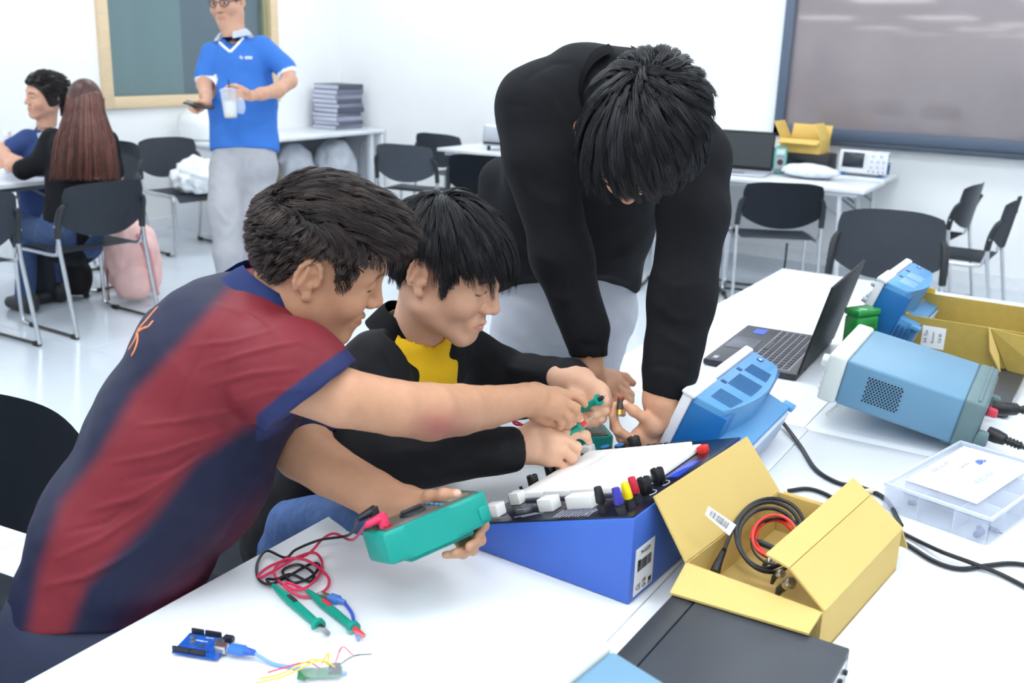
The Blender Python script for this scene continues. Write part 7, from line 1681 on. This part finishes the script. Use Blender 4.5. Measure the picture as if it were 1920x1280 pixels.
ET = [slab(at(88, 390, 6.10), at(86, 280, 6.06), RT, (0.13, 0.085), (0.13, 0.08), 0.04), slab(at(86, 280, 6.06), at(86, 246, 6.04), RT, (0.12, 0.08), (0.05, 0.045), 0.04)]
body_mesh('body', [(hs, (-0.11, -0.14, -0.165), (0.11, 0.135, 0.14), 0.004, ME), (ea+eh, *bounds(ea+eh, 0.01), 0.005), (ET, *bounds(ET, 0.02), 0.014)], SKIN, E_, lambda v: head_colour(v, MEi, 1, E_base, 1.2))
def flowE(p): return np.tile(nrm(V(0, -0.9, -0.25)), (len(p), 1)), np.ones(len(p))
hair(E_, ME, 31, 2600, 6, 0.05, flowE, (36, 30, 30), HZ=[-0.065, -0.062, -0.050, 0.0, 0.024, 0.020, 0.004, 0.016, 0.040, 0.062, 0.07], cap_col=(26, 22, 22), lift=0.25, clump=0.7, guides=150, cap=0.012, shell=0.016, r=(0.0011, 0.0004), jitter=0.05)
eo = [ell(at(104, 176, 6.06), (0.035, 0.035, 0.035), k=0.02), slab(ME[:3, :3]@V(-0.070, 0.010, 0.070)+ME[:3, 3], ME[:3, :3]@V(-0.076, -0.020, -0.030)+ME[:3, 3], ME[:3, 1], (0.050, 0.016), (0.040, 0.014), 0.02), ell(ME[:3, :3]@V(0, -0.018, 0.055)+ME[:3, 3], (0.086, 0.106, 0.088), RE, 0.02), ell(ME[:3, :3]@V(0, 0.115, 0.0)+ME[:3, 3], (0.075, 0.075, 0.082), RE, 0.02, 'sub'), cone(at(112, 178, 6.07), at(120, 195, 6.09), 0.030, 0.026, 0.02), cone(at(120, 195, 6.09), at(116, 216, 6.10), 0.026, 0.010, 0.02)]
body_mesh('ponytail', [(eo, *bounds(eo, 0.02), 0.006)], HAIRM, E_, lambda v: np.tile(cl((30, 25, 25)), (len(v), 1)))
b = MB(); b.tube([at(113+7*math.cos(a)*0.7, 170+9*math.sin(a), 6.05+0.02*math.cos(a)) for a in np.linspace(0, 6.28, 16)], 0.010, 8); b.build('scrunchie', mat('red_scrunchie', (206, 44, 84), 0.7), E_)
et = [slab(at(88, 400, 6.10), at(86, 300, 6.06), RT, (0.16, 0.11), (0.155, 0.105), 0.04), slab(at(86, 300, 6.06), at(86, 254, 6.04), RT, (0.15, 0.10), (0.062, 0.055), 0.05), cone(at(52, 262, 6.0), at(24, 276, 5.93), 0.062, 0.052, 0.03), cone(at(122, 268, 6.08), at(134, 310, 6.06), 0.058, 0.052, 0.03), cone(at(24, 276, 5.93), at(12, 284, 5.90), 0.052, 0.048, 0.02)]
et += [halfcut(at(12, 284, 5.90), nrm(-RT*0.8-UP*0.5), at(0, 292, 5.88), 0.065)]
body_mesh('polo_shirt', [(et, *bounds(et, 0.02), 0.009)], mat('navy_polo', (44, 66, 118), 0.8, var=0.06), E_, None, 1, lambda v, q: noise_disp(v, normals_of(v, q), 0.003, 16, 12), lambda v: np.linalg.norm(v-E_neck, axis=1) > 0.05)
collar(E_, (at(84, 250, 6.04), at(80, 220, 6.0)), (0.050, 0.022), 0.004, WCOL, basis=V(-0.15, -0.985, 0), a0=0.4, a1=2*math.pi-0.4, front_drop=0.03)
ej = [slab(at(88, 390, 6.10), at(90, 440, 6.14), RT, (0.15, 0.11), (0.165, 0.11), 0.04), cone(at(80, 435, 6.10), at(40, 440, 5.95), 0.08, 0.066, 0.03), cone(at(100, 440, 6.16), at(66, 440, 5.98), 0.08, 0.066, 0.03)]
for k_ in (at(40, 440, 5.95), at(66, 440, 5.98)):
    ej.append(cone(k_, dn(k_+V(0.0, 0.06, 0), 0.09), 0.066, 0.05, 0.02)); shoe(E_, dn(k_+V(0, 0.10, 0), 0.045), dn(k_+V(0, -0.08, 0), 0.042))
body_mesh('trousers', [(ej, *bounds(ej, 0.02), 0.011)], mat('dark_trousers', (38, 42, 52), 0.85), E_, None)
chair('seat_e', -5.70, 4.12, 178, 'black stacking chair under the smiling woman in navy')

# bottle on their table, bags on the floor beside the chair
t = thing('water_bottle', 'clear water bottle with a blue label and white cap on the left table', 'bottle', on_z(22, 324, 0.7505)); t.scale = (1.25, 1.25, 1.28)
BOT = mat('bottle_clear', (214, 226, 244), 0.12, alpha=0.45)
b = MB(); b.lathe([(0.028, 0), (0.032, 0.006), (0.032, 0.10), (0.034, 0.115), (0.030, 0.145), (0.014, 0.165), (0.013, 0.175), (0, 0.175)], 20); b.build('body', BOT, t)
b = MB(); b.lathe([(0.0328, 0.055), (0.0328, 0.105), (0.0322, 0.105), (0.0322, 0.055)], 20); b.build('label', mat('blue_label', (46, 84, 220), 0.4, var=0.2, vscale=60), t)
b = MB(); b.lathe([(0.016, 0.172), (0.016, 0.192), (0, 0.192)], 16); b.build('cap', WHITE_PL, t)
t = thing('backpack', 'pale pink backpack slumped on the floor beside the chair', 'backpack', (-5.15, 4.04, 0), R(20))
PINK = mat('pink_nylon', (244, 200, 194), 0.6, var=0.06, bump=0.2, bscale=60); PINKD = mat('pink_strap', (226, 150, 156), 0.6)
blob('body', PINK, t, (0, 0, 0.235), (0.165, 0.15, 0.25), 4, 0.30, 5, freq=2.6)
blob('front_pocket', PINK, t, (0.05, -0.10, 0.13), (0.12, 0.075, 0.13), 9, 0.10, 4, freq=2.2)
b = MB(); b.tube([(0.10, -0.08, 0.42), (0.17, -0.10, 0.32), (0.19, -0.10, 0.18), (0.19, -0.06, 0.05)], [0.016, 0.018, 0.018, 0.012], 8, smooth=4); b.build('strap', PINKD, t)
b = MB(); b.tube([(-0.05, 0.0, 0.47), (0.0, -0.02, 0.52), (0.05, 0.0, 0.47)], 0.010, 8, smooth=4); b.build('handle', PINKD, t)
b = MB(); b.tube([(-0.07, -0.13, 0.30), (-0.075, -0.16, 0.16), (-0.07, -0.17, 0.02)], 0.005, 6, smooth=3); b.build('cord', mat('brown_cord', (120, 62, 66), 0.7), t)
o = blob('hand_bag', mat('black_fabric', (22, 22, 26), 0.8), None, (-5.46, 3.84, 0.13), (0.13, 0.10, 0.14), 14, 0.12); tag(o, 'black fabric bag on the floor between the chair and the pink backpack', 'bag')
# cables on the floor by the far table
for k_, pts in enumerate(([(-2.45, 6.75, 0.30), (-2.42, 6.8, 0.06), (-2.30, 6.85, 0.012), (-2.1, 6.9, 0.02), (-1.98, 6.95, 0.10), (-1.97, 6.96, 0.32)], [(-2.6, 6.7, 0.012), (-2.4, 6.6, 0.012), (-2.2, 6.68, 0.012), (-2.05, 6.62, 0.012)], [(-2.62, 6.82, 0.012), (-2.5, 6.72, 0.03), (-2.42, 6.85, 0.012), (-2.55, 6.9, 0.012)])):
    cable('power_cable', ['grey cord looping down from the far laptop table', 'black cord trailing on the floor behind the leaning man', 'black cord tangled on the floor under the far table'][k_], pts, 0.007, CORD)
for _r in [o for o in bpy.data.objects if o.name.split('.')[0] == 'person' and o.parent is None]:     # body parts were modelled in room coordinates
    for _c in _r.children: _c.matrix_parent_inverse = Matrix.Translation(-_r.location)
